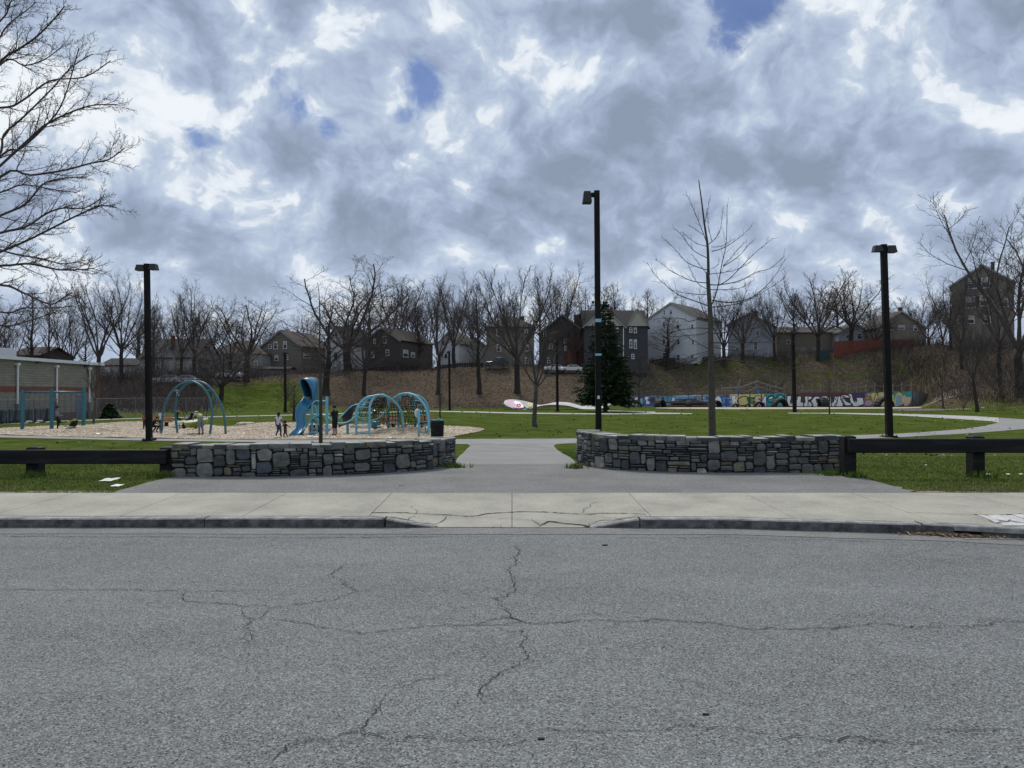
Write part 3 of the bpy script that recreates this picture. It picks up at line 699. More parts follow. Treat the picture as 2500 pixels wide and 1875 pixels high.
# ================================================================== dry stone walls
SM = [material('slate_%d' % i, [sc(c, .62), c, sc(c, 1.35)], scale=5.5, detail=9, rough=.85, bump=.75, bscale=22, stretch=(1, 1, 2.2), bdist=.015) for i, c in enumerate([(.085, .089, .087), (.128, .130, .122), (.060, .063, .064), (.185, .185, .17), (.165, .15, .11), (.115, .126, .105), (.31, .30, .265), (.080, .090, .102), (.135, .105, .082)])]
SMW = [5, 6, 4, 3, 1.8, 2.4, .8, 1.3, .9]
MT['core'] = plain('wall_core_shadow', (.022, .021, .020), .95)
MT['cap'] = material('slate_cap', [(.16, .17, .165), (.28, .29, .28), (.40, .41, .39)], scale=3, detail=8, rough=.85, bump=.6, bscale=18, bdist=.012)
def dry_wall(label, pts, h, seed, thick=.46, zb=.10, low_at=None):
    rr = random.Random(seed)
    path = spl([(x, y, 0) for x, y in pts], 10); cum = [0]
    for a, b in zip(path, path[1:]): cum.append(cum[-1] + (b - a).length)
    Lt = cum[-1]
    def fr(u):
        u = max(0, min(Lt, u)); i = 0
        while i < len(cum) - 2 and cum[i + 1] < u: i += 1
        t = (u - cum[i]) / max(1e-6, cum[i + 1] - cum[i]); p = path[i].lerp(path[i + 1], t)
        d = (path[min(i + 2, len(path) - 1)] - path[max(i - 1, 0)]).normalized()
        return p, Vector((d.y, -d.x, 0))           # outward normal (towards the street)
    root = thing('stone_wall', label, 'wall', (path[0].x, path[0].y, zb))
    def W3(u, v, dep):
        p, n = fr(u); return Vector((p.x, p.y, 0)) + n * dep + Vector((0, 0, v))
    top = .15 + h
    # core
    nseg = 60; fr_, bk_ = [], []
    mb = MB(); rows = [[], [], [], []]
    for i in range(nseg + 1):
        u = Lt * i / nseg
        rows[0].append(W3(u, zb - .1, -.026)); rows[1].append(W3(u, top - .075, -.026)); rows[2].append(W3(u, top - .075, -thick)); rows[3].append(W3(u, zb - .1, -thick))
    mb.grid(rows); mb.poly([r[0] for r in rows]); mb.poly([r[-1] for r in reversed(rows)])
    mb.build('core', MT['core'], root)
    # skyline packing of the face
    sky = [(0., Lt, zb - .02)]; stones = []; vtop = top - .07
    big_left = 26
    while True:
        sky.sort(key=lambda s: s[2]); u0, u1, v0 = sky[0]
        if v0 > vtop - .012: break
        sky.pop(0); rem = vtop - v0; wseg = u1 - u0
        kind_ = rr.random()
        if kind_ < .19 and rem > .2: w, hh = rr.uniform(.16, .34), rr.uniform(.15, .28)
        elif kind_ < .46: w, hh = rr.uniform(.13, .27), rr.uniform(.075, .14)
        else: w, hh = rr.uniform(.15, .42), rr.uniform(.028, .062)
        if wseg - w < .09: w = wseg
        if w > .5: w = w / 2
        # match a neighbour's top when close
        for s in sky:
            if (abs(s[1] - u0) < 1e-4 or abs(s[0] - u0 - w) < 1e-4) and abs(s[2] - (v0 + hh)) < .03 and s[2] > v0 + .02: hh = s[2] - v0
        if rem - hh < .035: hh = rem
        stones.append((u0, u0 + w, v0, v0 + hh))
        new = [(u0, u0 + w, v0 + hh)]
        if u0 + w < u1 - 1e-4: new.append((u0 + w, u1, v0))
        for nsg in new:
            for i, s in enumerate(sky):
                if abs(s[2] - nsg[2]) < 1e-3 and (abs(s[1] - nsg[0]) < 1e-4 or abs(s[0] - nsg[1]) < 1e-4):
                    nsg = (min(s[0], nsg[0]), max(s[1], nsg[1]), s[2]); sky.pop(i); break
            sky.append(nsg)
    stones.sort(key=lambda s: -(s[1] - s[0]) * (s[3] - s[2]))
    rest = MB()
    for k, (a, b, c, d) in enumerate(stones):
        w, hh = b - a, d - c; g_ = .0045 + rr.uniform(0, .005); jx, jy = min(.035, w * .12), min(.03, hh * .16)
        def j(s): return rr.uniform(-s, s)
        rnd = .27 if hh > .12 else .17
        base = [(a + g_ + w * rnd * rr.uniform(.2, 1), c + g_), (b - g_ - w * rnd * rr.uniform(.2, 1), c + g_ + abs(j(jy)) * .4), (b - g_, c + g_ + hh * rnd * rr.uniform(.3, 1)), (b - g_ - abs(j(jx)), d - g_ - hh * rnd * rr.uniform(.3, 1)),
                (b - g_ - w * rnd * rr.uniform(.2, 1.2), d - g_), (a + g_ + w * rnd * rr.uniform(.2, 1.2), d - g_ - abs(j(jy)) * .6), (a + g_, d - g_ - hh * rnd * rr.uniform(.3, 1)), (a + g_ + abs(j(jx)), c + g_ + hh * rnd * rr.uniform(.3, 1))]
        cu, cv = (a + b) / 2, (c + d) / 2; bul = rr.uniform(.0, .034); tl = j(.012); bev = min(.012, hh * .22)
        mb = MB() if k < 300 - 24 else rest
        mb.mi = 0
        r0 = mb.pts([W3(u, v, -.05) for u, v in base])
        r1 = mb.pts([W3(u, v, bul - .008) for u, v in base])
        ks = 1 - bev / (w / 2); kv = 1 - bev / (hh / 2)
        r2_ = mb.pts([W3(cu + (u - cu) * ks, cv + (v - cv) * kv, bul + j(.004) + tl * (v - cv) / hh) for u, v in base])
        ce = mb.pts([W3(cu, cv, bul + rr.uniform(0, .012))])
        for q in range(8):
            n = (q + 1) % 8; mb.face(r0 + q, r0 + n, r1 + n, r1 + q); mb.face(r1 + q, r1 + n, r2_ + n, r2_ + q); mb.face(r2_ + q, r2_ + n, ce)
        if k < 300 - 24: mb.build('stone', rr.choices(SM, SMW)[0], root)
    if rest.v: o = rest.build('small_stones', SM[0], root); kind(o, 'stuff')
    # flat cap stones across the full thickness
    u = 0
    while u < Lt - .02:
        w = rr.uniform(.14, .40); e = min(Lt, u + w)
        if Lt - e < .15: e = Lt
        t0, t1 = top - .085 + rr.uniform(-.006, .012), top + rr.uniform(-.024, .014)
        mb = MB(); o1 = rr.uniform(-.012, .04); o2 = rr.uniform(-.012, .04); sl = rr.uniform(-.006, .006)
        n = 3; F_ = []
        for i in range(n + 1):
            uu = lerp(u + .006, e - .006, i / n); of = lerp(o1, o2, i / n) + rr.uniform(-.006, .006)
            F_.append([W3(uu, t0, of - .012), W3(uu, t1 - .012, of), W3(uu, t1 + sl, of - .014), W3(uu, t1 - sl, -thick * .5), W3(uu, t1, -thick - .01), W3(uu, t0, -thick)])
        kk = [mb.pts(r) for r in F_]
        for x, y in zip(kk, kk[1:]):
            for q in range(6): n_ = (q + 1) % 6; mb.mi = 1 if q in (2, 3) else 0; mb.face(x + q, x + n_, y + n_, y + q)
        mb.mi = 0; mb.face(*[kk[0] + q for q in range(5, -1, -1)]); mb.face(*[kk[-1] + q for q in range(6)])
        mb.build('cap_stone', [rr.choices(SM, SMW)[0], MT['cap']], root); u = e
    # plain coursed back and ends so that the wall is whole from the park side
    return root
def wp(lst): return [tuple(onz(x, y, .13))[:2] for x, y in lst]
lw = wp([(418, 1167), (560, 1168.5), (700, 1167), (850, 1162.5), (1000, 1154), (1070, 1146), (1100, 1139)]); 
lw += [(lw[-1][0] + .06, lw[-1][1] + .22), (lw[-1][0] + .02, lw[-1][1] + .62)]
dry_wall('dark slate dry stone wall curving left of the park entrance', lw, .575, 21)
rw = wp([(1418, 1133), (1440, 1140), (1500, 1148), (1600, 1154), (1720, 1157.5), (1850, 1157.5), (2000, 1155), (2068, 1153)])
rw = [(rw[0][0] + .02, rw[0][1] + .66), (rw[0][0] - .05, rw[0][1] + .28)] + rw
dry_wall('grey dry stone wall with pale boulders curving right of the park entrance', rw, .665, 33)
# ================================================================== timber guard rails
def guard_rail(label, y, posts, x0, x1, ztop, side):
    root = thing('guard_rail', label, 'guard rail', (posts[0], y, .1))
    for x in posts:
        mb = MB(); h = ztop + .045; s = .105; zb_ = .05
        mb.prism([(x - s, y - s), (x + s, y - s), (x + s, y + s), (x - s, y + s)], zb_, h - .02)
        k = mb.pts([(x - s, y - s, h - .02), (x + s, y - s, h - .02), (x + s, y + s, h - .02), (x - s, y + s, h - .02), (x - s + .03, y - s + .03, h), (x + s - .03, y - s + .03, h), (x + s - .03, y + s - .03, h), (x - s + .03, y + s - .03, h)])
        for i in range(4): j = (i + 1) % 4; mb.face(k + i, k + j, k + 4 + j, k + 4 + i)
        mb.face(k + 4, k + 5, k + 6, k + 7); mb.build('post', MT['black'], root)
    mb = MB(); b = .012
    for (xa, xb) in zip(x0, x1):
        pr = [(y - .225 + b, ztop - .245), (y - .11 - b, ztop - .245), (y - .11, ztop - .245 + b), (y - .11, ztop - b), (y - .11 - b, ztop), (y - .225 + b, ztop), (y - .225, ztop - b), (y - .225, ztop - .245 + b)]
        m2 = MB(); m2.extr([(xa + .004, a, z) for a, z in pr][::-1], (xb - xa - .008, 0, 0)); m2.build('beam', MT['black'], root)
    return root
YL = 13.52
def XP(px, Y): return ray(px, 960)[0] * Y
guard_rail('black timber guard rail left of the stone walls', YL + .12, [XP(404, YL), XP(78, YL), XP(78, YL) - 2.4, XP(78, YL) - 4.8], [XP(78, YL) - 4.8, XP(78, YL) - 2.4 ], [XP(78, YL) - 2.4, XP(404, YL) + .06], EYE - (1097.5 - 960) * YL / F, -1)
YR = 13.45
guard_rail('black timber guard rail right of the stone walls', YR + .12, [XP(2076, YR), XP(2390, YR), XP(2390, YR) + 2.3, XP(2390, YR) + 4.6], [XP(2066, YR), XP(2390, YR) + 1.2], [XP(2390, YR) + 1.2, XP(2390, YR) + 4.7], EYE - (1070.5 - 960) * YR / F, 1)
# weeds and tufts at the foot of walls and posts, and grass blades on the near verge
def blades(name, spots, n, hmin, hmax, seed, mats, wid=.006):
    r = random.Random(seed); mb = MB()
    for _ in range(n):
        x, y = spots(r)
        z = gz(x, y)
        for _ in range(r.randint(3, 6)):
            a = r.uniform(0, 2 * pi); h = r.uniform(hmin, hmax); l = h * r.uniform(.1, .8); w = wid * r.uniform(.6, 1.5); bx, by = x + r.uniform(-.03, .03), y + r.uniform(-.03, .03)
            mb.mi = r.randrange(len(mats)); mb.poly([(bx - w * sin(a), by + w * cos(a), z - .005), (bx + w * sin(a), by - w * cos(a), z - .005), (bx + l * cos(a), by + l * sin(a), z + h)])
    return kind(mb.build(name, mats), 'stuff')
GM = [plain('grass_a', (.12, .18, .028), .8), plain('grass_b', (.17, .225, .045), .8), plain('grass_c', (.085, .135, .02), .8), plain('grass_dry', (.27, .24, .10), .85)]
LB = [(11.25, 286), (11.6, 305), (12.3, 350), (13.0, 398), (13.6, 418)]; RB = [(11.25, 2225), (11.6, 2205), (12.3, 2150), (13.0, 2110), (13.6, 2092)]
def left_spot(r):
    while True:
        x = r.uniform(-13, -4.7); y = 11.32 + 9.5 * r.random() ** 1.9; m = mnoise.noise((x * .8, y * 1.2, 2))
        px = 1250 + x / y * F
        if y < 13.6 and px > itp(LB, y) - 12: continue
        if y < 12.1 and r.random() > (y - 11.3) * 1.1 + m: continue
        return x, y
def right_spot(r):
    while True:
        x = r.uniform(5.3, 14); y = 11.32 + 9.5 * r.random() ** 1.9; px = 1250 + x / y * F; m = mnoise.noise((x * .8, y * 1.2, 2))
        if y < 13.8 and px < itp(RB, y) + 14: continue
        if y < 12.2 and r.random() > (y - 11.3) * 1.0 + m: continue
        return x, y
blades('grass_blades', left_spot, 13000, .012, .042, 1, GM)
blades('grass_blades', right_spot, 13000, .012, .042, 2, GM)
def foot_spot(r):
    c = r.choice([(-6.1, 13.42), (-8.4, 13.5), (5.95, 13.35), (8.15, 13.4), (1.25, 15.1), (-1.15, 15.3), (5.7, 13.7)])
    return c[0] + r.gauss(0, .10), c[1] + r.gauss(0, .07)
blades('weeds', foot_spot, 420, .05, .15, 3, [GM[0], GM[2]], .009)
def gap_spot(r):
    while True:
        if r.random() < .5: x, y = r.uniform(-1.3, -.9), r.uniform(16.2, 28)
        else: x, y = r.uniform(.9, 2.6), r.uniform(16, 28)
        px = 1250 + x / y * F; s = 960 + (EYE - gz(x, y)) / y * F
        le = itp([(1089, 1148), (1096, 1140), (1112, 1124), (1130, 1108)], s); ri = itp([(1089, 1352), (1096, 1358), (1112, 1382), (1130, 1422)], s)
        if px < le - 2 or px > ri + 2: return x, y
blades('grass_blades', gap_spot, 2500, .03, .07, 4, GM[:3], .01)
# bare soil scuffs between verge and sidewalk
mb = MB(); r4 = random.Random(3)
for cx, cy, w, d in [(5.55, 11.55, .55, .22), (6.3, 11.42, .9, .12), (5.75, 12.0, .35, .2), (5.5, 12.6, .25, .2), (8.5, 11.36, 1.5, .08), (-6.4, 11.45, .9, .14), (-5.5, 11.6, .3, .2), (-8.3, 11.37, 1.2, .1)]:
    ps = []
    for i in range(28):
        a = 2 * pi * i / 28; q = 1 + .35 * mnoise.noise((cos(a) * 1.5 + cx, sin(a) * 1.5 + cy, 0)) + r4.uniform(-.05, .05); x, y = cx + w * cos(a) * q, max(11.262, cy + d * sin(a) * q); ps.append((x, y, gz(x, y) + .006))
    mb.poly(ps)
for i, (px, py, w, d) in enumerate([(2262, 1000, 6, 4), (2300, 993, 4.5, 4), (2235, 1003, 4, 2)]):
    cx_, cy_ = ground(px, Y=min(128, onz(px, py, GZ).y)).xy; 
    ps = []
    for k in range(24):
        a = 2 * pi * k / 24; q = 1 + .3 * mnoise.noise((cos(a) * 1.5 + px, sin(a) * 1.5, 0)); x, y = cx_ + w * cos(a) * q, cy_ + d * sin(a) * q; ps.append((x, y))
    for k in range(24):
        a_, b_ = ps[k], ps[(k + 1) % 24]; R_ = 5; rw_ = [[(lerp(cx_, e[0], f / R_), lerp(cy_, e[1], f / R_)) for f in range(R_ + 1)] for e in (a_, b_)]; mb.grid([[(x, y, gz(x, y) + .05) for x, y in r_] for r_ in rw_[::-1]])
kind(mb.build('bare_soil', MT['dirt']), 'stuff')
mb = MB(); r6 = random.Random(31)
for _ in range(1700):
    y = 19 + 95 * r6.random() ** 1.3; x = r6.uniform(-.62, .66) * y; 
    if y < 40 and -2.6 < x < 3: continue
    if x < -1 and 37 < y < 66: continue
    s_ = r6.uniform(.02, .05) * (1 + y / 40); a = r6.uniform(0, 6.28); z = gz(x, y) + .02; mb.mi = r6.choice((0, 0, 0, 1, 1, 1, 2))
    mb.poly([(x + s_ * cos(a), y + s_ * sin(a), z), (x - s_ * sin(a) * .6, y + s_ * cos(a) * .6, z + s_ * .9), (x - s_ * cos(a), y - s_ * sin(a), z + s_ * .3)])
kind(mb.build('lawn_leaves', [plain('clod_dark', (.03, .04, .015)), plain('leaf_tan', (.20, .17, .11)), plain('petal_pale', (.28, .28, .22))]), 'stuff')
# litter on the verge
for px, py, s, lab in [(262, 1176, .16, 'white sheet of paper on the grass beside the left guard rail'), (283, 1189, .10, 'small torn paper scrap on the grass edge by the sidewalk'), (2410, 1161, .075, 'crumpled white wrapper on the grass under the right guard rail'), (2459, 1160, .05, 'flat white scrap on grass right of the crumpled wrapper'), (2491, 1160, .05, 'white scrap on the grass at the right frame edge'), (2260, 1137, .03, 'tiny white scrap in the grass between the right rail posts')]:
    p = onz(px, py, .15); mb = MB(); r4 = random.Random(px); n = 4; rows = []
    for j in range(n): rows.append([(p.x + (i / (n - 1) - .5) * s * 1.3 + j * s * .15, p.y + (j / (n - 1) - .5) * s * 1.2, .165 + s * .22 * j / n + r4.uniform(0, s * .12)) for i in range(n)])
    mb.grid(rows); tag(mb.build('litter', MT['paper']), lab, 'litter')
# ================================================================== trees
def rotv(d, ang, az):
    """d turned by ang away from itself towards azimuth az"""
    a = d.orthogonal().normalized(); b = d.cross(a)
    return (d * cos(ang) + (a * cos(az) + b * sin(az)) * sin(ang)).normalized()
UP = Vector((0, 0, 1))
class TP: pass
def tp(**k):
    p = TP(); p.seg = (7, 6, 5, 3, 2); p.sides = (8, 5, 4, 3, 3); p.wander = (.10, .14, .18, .22, .25); p.up = (.05, .08, .07, .05, .04)
    p.n = (0, 9, 7, 6, 0); p.ang = (0, .75, .70, .7, .7); p.ratio = (0, .52, .50, .48, .5); p.t0 = (0, .22, .15, .12, .1); p.rr = .52; p.rmin = .012; p.end = .30; p.maxl = 3; p.tipend = .45
    for a, b in k.items(): setattr(p, a, b)
    return p
def grow(mb, p, d, L, r, lvl, P, rr, out=None, pts=None):
    n = P.seg[lvl]
    if pts is None:
        pts = [p.copy()]; q = p.copy(); dd = d.copy()
        for i in range(n):
            w = P.wander[lvl]
            dd = (dd + Vector((rr.uniform(-w, w), rr.uniform(-w, w), rr.uniform(-w, w) + P.up[lvl]))).normalized()
            q = q + dd * (L / n); pts.append(q.copy())
    n = len(pts) - 1; e = P.end if lvl < P.maxl else P.tipend
    rad = [max(P.rmin * .5, r * (1 - (1 - e) * (i / n) ** .9)) for i in range(n + 1)]
    mb.tube(pts, rad, P.sides[lvl], cap=lvl < 2)
    if lvl < P.maxl:
        k = P.n[lvl]; az0 = rr.uniform(0, 6.28)
        for i in range(k):
            t = P.t0[lvl] + (1 - P.t0[lvl]) * (i + rr.uniform(.2, .9)) / k; t = min(t, .985)
            f = t * n; j = min(int(f), n - 1); a, b = pts[j], pts[j + 1]; pos = a.lerp(b, f - j); dr = (b - a).normalized()
            rc = max(P.rmin, min((rad[j] + (rad[j + 1] - rad[j]) * (f - j)) * P.rr, r * .6))
            cd = rotv(dr, P.ang[lvl] * rr.uniform(.6, 1.25), az0 + i * 2.4 + rr.uniform(-.5, .5))
            cl = L * P.ratio[lvl] * rr.uniform(.65, 1.2) * (1.15 - .62 * t)
            grow(mb, pos, cd, cl, rc, lvl + 1, P, rr)
def proto(kind_, H, r0, seed, **kw):
    """returns (trunk mesh, crown mesh, height, half width); base at the origin"""
    rr = random.Random(seed); tr = MB(); cr = MB(); P = kw.pop('P')
    fork = kw.get('fork', .25); nl = kw.get('nl', 6); la = kw.get('la', .45); lean = kw.get('lean', 0.); ll = kw.get('ll', 1.)
    def trunk(zs):
        ps = []; x = y = 0
        for i, z in enumerate(zs):
            x += rr.uniform(-.012, .012) * H * (.6 if i else 0); y += rr.uniform(-.012, .012) * H * (.6 if i else 0); ps.append(Vector((x + lean * z, y, z)))
        return ps
    if kind_ == 'vase':
        fh = fork * H; ps = trunk([-.4, 0, fh * .12, fh * .45, fh * .8, fh]); tr.tube(ps, [r0 * 1.5, r0 * 1.35, r0 * 1.05, r0 * .92, r0 * .88, r0 * .86], 9, cap=True)
        top = ps[-1]; az = rr.uniform(0, 6)
        for i in range(nl):
            a = la * rr.uniform(.45, 1.25) if i else la * .15
            d = Vector((cos(az) * sin(a), sin(az) * sin(a), cos(a))); az += 2 * pi / max(1, nl - 1) + rr.uniform(-.35, .35)
            st = top + UP * (-rr.uniform(0, .25) * fh * .4)
            grow(cr, st, d, (H - fh) * rr.uniform(.8, 1.02) * ll * cos(a) ** .25, r0 * rr.uniform(.36, .50), 1 if P.maxl > 3 else 1, P, rr)
        for i in range(kw.get('low', 0)):
            a = rr.uniform(.9, 1.3); az2 = rr.uniform(0, 6.28); z = fh * rr.uniform(.6, .95)
            grow(cr, Vector((lean * z, 0, z)), Vector((cos(az2) * sin(a), sin(az2) * sin(a), cos(a))), H * .3, r0 * .3, 2, P, rr)
    else:                                            # one leader to the top with side limbs
        zs = [-.4, 0] + [H * t for t in (.08, .2, .35, .5, .65, .8, .92, 1.)]; ps = trunk(zs)
        rad = [r0 * 1.4, r0 * 1.2] + [r0 * (1 - .93 * t) for t in (.08, .2, .35, .5, .65, .8, .92, 1.)]
        k = 4; tr.tube(ps[:6], rad[:6], 8); cr.tube(ps[5:], rad[5:], 5)
        for i in range(nl):
            t = fork + (1 - fork) * (i + rr.random()) / nl; t = min(.97, t); z = t * H; j = max(q for q in range(len(zs)) if zs[q] <= z); j = min(j, len(ps) - 2)
            f = (z - zs[j]) / (zs[j + 1] - zs[j]); pos = ps[j].lerp(ps[j + 1], f); rad_ = rad[j] + (rad[j + 1] - rad[j]) * f
            env = kw.get('env', lambda t: (1 - t) ** .6)(t); a = la * rr.uniform(.8, 1.2) * (1.1 - .5 * t); az = i * 2.4 + rr.uniform(-.4, .4)
            grow(cr, pos, Vector((cos(az) * sin(a), sin(az) * sin(a), cos(a))), H * .36 * ll * env * rr.uniform(.7, 1.15) + .25, max(.02, rad_ * .45), 2, P, rr)
    zs_ = sorted(v[2] for v in cr.v); xs_ = sorted(sqrt(v[0] ** 2 + v[1] ** 2) for v in cr.v)
    return tr, cr, zs_[int(len(zs_) * .995)], xs_[int(len(xs_) * .96)]
PR = {}
def make_proto(key, kind_, H, r0, seed, bark='barkd', tw='twig', **kw):
    tr, cr, hh, ww = proto(kind_, H, r0, seed, **kw)
    a = tr.mesh('trunk', MT[bark]); b = cr.mesh('crown', MT[tw]); a.polygons.foreach_set('use_smooth', [True] * len(a.polygons)); PR[key] = (a, b, hh, ww)
PV = tp(n=(0, 10, 8, 6, 0), maxl=4, seg=(7, 8, 6, 4, 3), ang=(0, .72, .72, .70, .7), ratio=(0, .42, .46, .46, .5), up=(.05, .05, .06, .05, .04), rmin=.012, n_=0)
PV.n = (0, 10, 8, 5, 0)
make_proto('vase1', 'vase', 15, .27, 3, P=PV, fork=.24, nl=8, la=.66)
make_proto('vase2', 'vase', 15, .25, 14, P=PV, fork=.32, nl=7, la=.68, low=4)
make_proto('vase3', 'vase', 15, .36, 25, P=tp(maxl=4, seg=(7, 9, 6, 4, 3), n=(0, 10, 8, 5, 0), ang=(0, .85, .8, .75, .7), ratio=(0, .45, .46, .45, .5), wander=(.1, .2, .24, .25, .25), up=(.05, .06, .05, .03, .02), rmin=.013), fork=.20, nl=8, la=1.0, low=2)
make_proto('vase4', 'vase', 15, .25, 31, P=tp(maxl=4, seg=(7, 9, 6, 4, 3), n=(0, 10, 8, 5, 0), ang=(0, .5, .55, .6, .7), ratio=(0, .40, .44, .45, .5), up=(.05, .1, .10, .06, .04), rmin=.012), fork=.34, nl=9, la=.70, low=3)
make_proto('round', 'vase', 13, .29, 41, P=tp(maxl=4, seg=(7, 8, 6, 4, 3), n=(0, 11, 8, 6, 0), ang=(0, .55, .6, .65, .7), ratio=(0, .42, .46, .46, .5), up=(.05, .05, .08, .06, .04), rmin=.014), fork=.26, nl=10, la=.82)
make_proto('slim1', 'lead', 15, .20, 51, P=tp(maxl=4, seg=(7, 8, 5, 4, 3), n=(0, 9, 6, 5, 0), ang=(0, .6, .6, .6, .7), ratio=(0, .5, .5, .5, .5), up=(.05, .1, .16, .1, .05), rmin=.012), fork=.28, nl=34, la=.75, ll=.8, env=lambda t: (1 - t) ** .45 * min(1, .5 + t))
make_proto('slim2', 'lead', 15, .19, 61, P=tp(maxl=4, seg=(7, 8, 5, 4, 3), n=(0, 9, 6, 5, 0), ang=(0, .6, .5, .6, .7), ratio=(0, .5, .5, .5, .5), up=(.05, .1, .22, .1, .05), rmin=.012), fork=.20, nl=40, la=.6, ll=.55, env=lambda t: (1 - t) ** .3 * min(1, .6 + t))
make_proto('small', 'vase', 7.5, .13, 71, bark='barkp', tw='bark', P=tp(maxl=4, seg=(7, 7, 5, 4, 3), n=(0, 8, 6, 5, 0), ang=(0, .5, .6, .7, .7), ratio=(0, .42, .48, .48, .5), up=(.05, .08, .08, .06, .04), rmin=.010), fork=.40, nl=6, la=.75)
make_proto('shrub', 'vase', 3, .035, 81, P=tp(maxl=3, seg=(5, 5, 4, 3, 2), n=(0, 7, 5, 0, 0), ang=(0, .4, .6, .7, .7), ratio=(0, .45, .5, .5, .5), up=(.05, .05, .05, .04, .03), rmin=.010), fork=.04, nl=13, la=.7)
def place_tree(key, label, px, ytop, wpx, ybase=None, Y=None, cat='tree', group=None, lean=0., rz=None, seed=0, name='bare_tree', tm=None, cm=None):
    if Y is None: b = ground(px, ybase)
    else: b = ground(px, Y=Y)
    a, c, hh, ww = PR[key]; Yd = b.y
    H = (EYE + ray(px, ytop)[1] * Yd) - b.z; Wd = wpx * (1.28 if key != 'shrub' and key != 'small' and not key.startswith('slim') else 1.08) / 2 * Yd / F
    r = random.Random(int(px * 7 + seed)); r_ = rz if rz is not None else r.uniform(0, 6.28)
    t = thing(name, label, cat, (b.x, b.y, b.z - .05), r_, group)
    t.scale = (Wd / ww, Wd / ww, H / hh)
    if lean: t.rotation_euler = (0, 0, 0); t.rotation_euler = (Matrix.Rotation(lean, 3, 'Y') @ Matrix.Rotation(r_, 3, 'Z')).to_euler()
    o1 = link('trunk', a, t); o2 = link('crown', c, t)
    k = min(1.6, max(1., (H / hh) / (Wd / ww)))      # keep the stem round and stout when the crown is squeezed
    o1.scale = (k, k, 1)
    if tm: o1.material_slots
    return t
GB = 'bare trees along the top of the bank'
TREES = [
 ('slim2', 'slender bare poplar behind the school roof, left of its twin', 78, 700, 62, None, 118, GB), ('slim1', 'slender bare poplar behind the school roof, right of its twin', 116, 690, 58, None, 116, GB),
 ('vase3', 'low wide bare tree over the far left end of the school roof', 18, 735, 120, None, 112, GB), ('vase2', 'small bare tree between the poplars and the school corner', 178, 768, 90, None, 122, GB),
 ('vase1', 'broad bare tree behind the right corner of the school', 240, 662, 175, 935, None, GB), ('vase4', 'tall bare tree just left of the near left lamp post', 296, 668, 150, 938, None, GB),
 ('slim1', 'bare tree half hidden behind the near left lamp post', 376, 742, 80, None, 124, GB), ('shrub', 'tall multi stemmed bare bush on the bank beside the near left lamp', 388, 800, 110, None, 112, None),
 ('vase4', 'bare tree over the grey gabled house at left', 440, 715, 115, None, 128, GB), ('vase1', 'tall bare tree between the grey gabled house and the brown roofed house', 476, 688, 150, None, 132, GB),
 ('vase3', 'dark spreading bare tree low on the bank right of the arch swing', 541, 812, 175, 976, None, GB), ('vase2', 'bare tree forked low with crooked limbs before the brown roofed house', 600, 724, 165, 932, None, GB),
 ('vase3', 'largest bare tree, with wide crown, above the blue slide', 846, 638, 295, 908, None, GB), ('slim1', 'dark bare tree directly behind the slender young tree by the slide', 795, 735, 150, 966, None, GB),
 ('vase4', 'bare tree on the bank above the standing person in black', 888, 712, 150, 966, None, GB), ('vase2', 'open bare tree behind the dark brown shingled house', 962, 668, 150, None, 172, GB),
 ('vase4', 'bare tree with bare lower trunk left of the small white house', 1068, 672, 140, 963, None, GB), ('vase1', 'bare tree rising before the small white house', 1108, 668, 150, None, 158, GB),
 ('slim1', 'thin bare tree between the small white house and the square brown house', 1166, 690, 90, 961, None, GB), ('round', 'dense round bare tree before the square brown house', 1260, 650, 205, 960, None, GB),
 ('vase1', 'tall bare tree behind the red brick house', 1364, 642, 145, None, 172, GB), ('vase3', 'bare tree between the red brick house and the spruce', 1405, 705, 120, None, 165, GB),
 ('slim1', 'pointed bare tree above the shingled house with white gables, leftmost of three', 1505, 688, 78, None, 190, GB), ('vase4', 'bare tree above the shingled house with white gables, middle of three', 1546, 712, 75, None, 192, GB), ('slim1', 'bare tree above the shingled house with white gables, rightmost of three', 1580, 705, 85, None, 186, GB),
 ('slim1', 'thin bare tree before the left half of the large white house', 1627, 772, 100, None, 166, GB), ('vase1', 'stout forked bare tree between the large white house and the blue grey house', 1768, 690, 150, None, 167, GB),
 ('vase2', 'bare tree before the blue grey house', 1812, 735, 110, None, 168, GB), ('vase4', 'bare tree right of the blue grey house', 1893, 700, 100, None, 169, GB), ('round', 'many limbed bare tree before the long tan building', 2000, 660, 190, None, 169, GB),
 ('vase2', 'bare tree leaning out over the red board fence', 2078, 672, 150, None, 170, GB), ('vase3', 'crooked bare tree beside the small blue house', 2136, 742, 95, None, 172, GB),
 ('vase3', 'bare tree right of the tan gabled house', 2268, 740, 95, None, 165, GB), ('vase1', 'bare tree against the left edge of the tall brown house', 2322, 655, 120, None, 150, GB),
 ('vase4', 'tall thin bare tree behind the far right end of the bank', 2235, 780, 60, None, 176, GB),
 ('vase2', 'low bare tree behind the roofs left of the brown shingled gable house', 560, 770, 120, None, 150, GB),
 ('slim2', 'thin bare tree standing between two houses above the black climbing net', 1020, 745, 60, None, 165, GB),
 ('slim1', 'faint bare tree far behind the school corner', 205, 800, 60, None, 175, GB), ('vase1', 'faint bare tree far behind the grey gabled house', 345, 740, 110, None, 165, GB),
 ('vase4', 'thin bare tree in the gap right of the large white house', 1725, 745, 70, None, 182, GB), ('slim1', 'thin bare tree above the tan building roof', 1935, 720, 70, None, 180, GB),
 ('vase2', 'low bare tree at the left frame edge above the school roof', -40, 720, 150, None, 100, GB),
]
for (k, lab, px, yt, w, yb, Y, g_) in TREES:
    place_tree(k, lab, px, yt, w, ybase=yb, Y=Y, group=g_, name='bare_bush' if k == 'shrub' else 'bare_tree', cat='bush' if k == 'shrub' else 'tree')
rbg = random.Random(99)
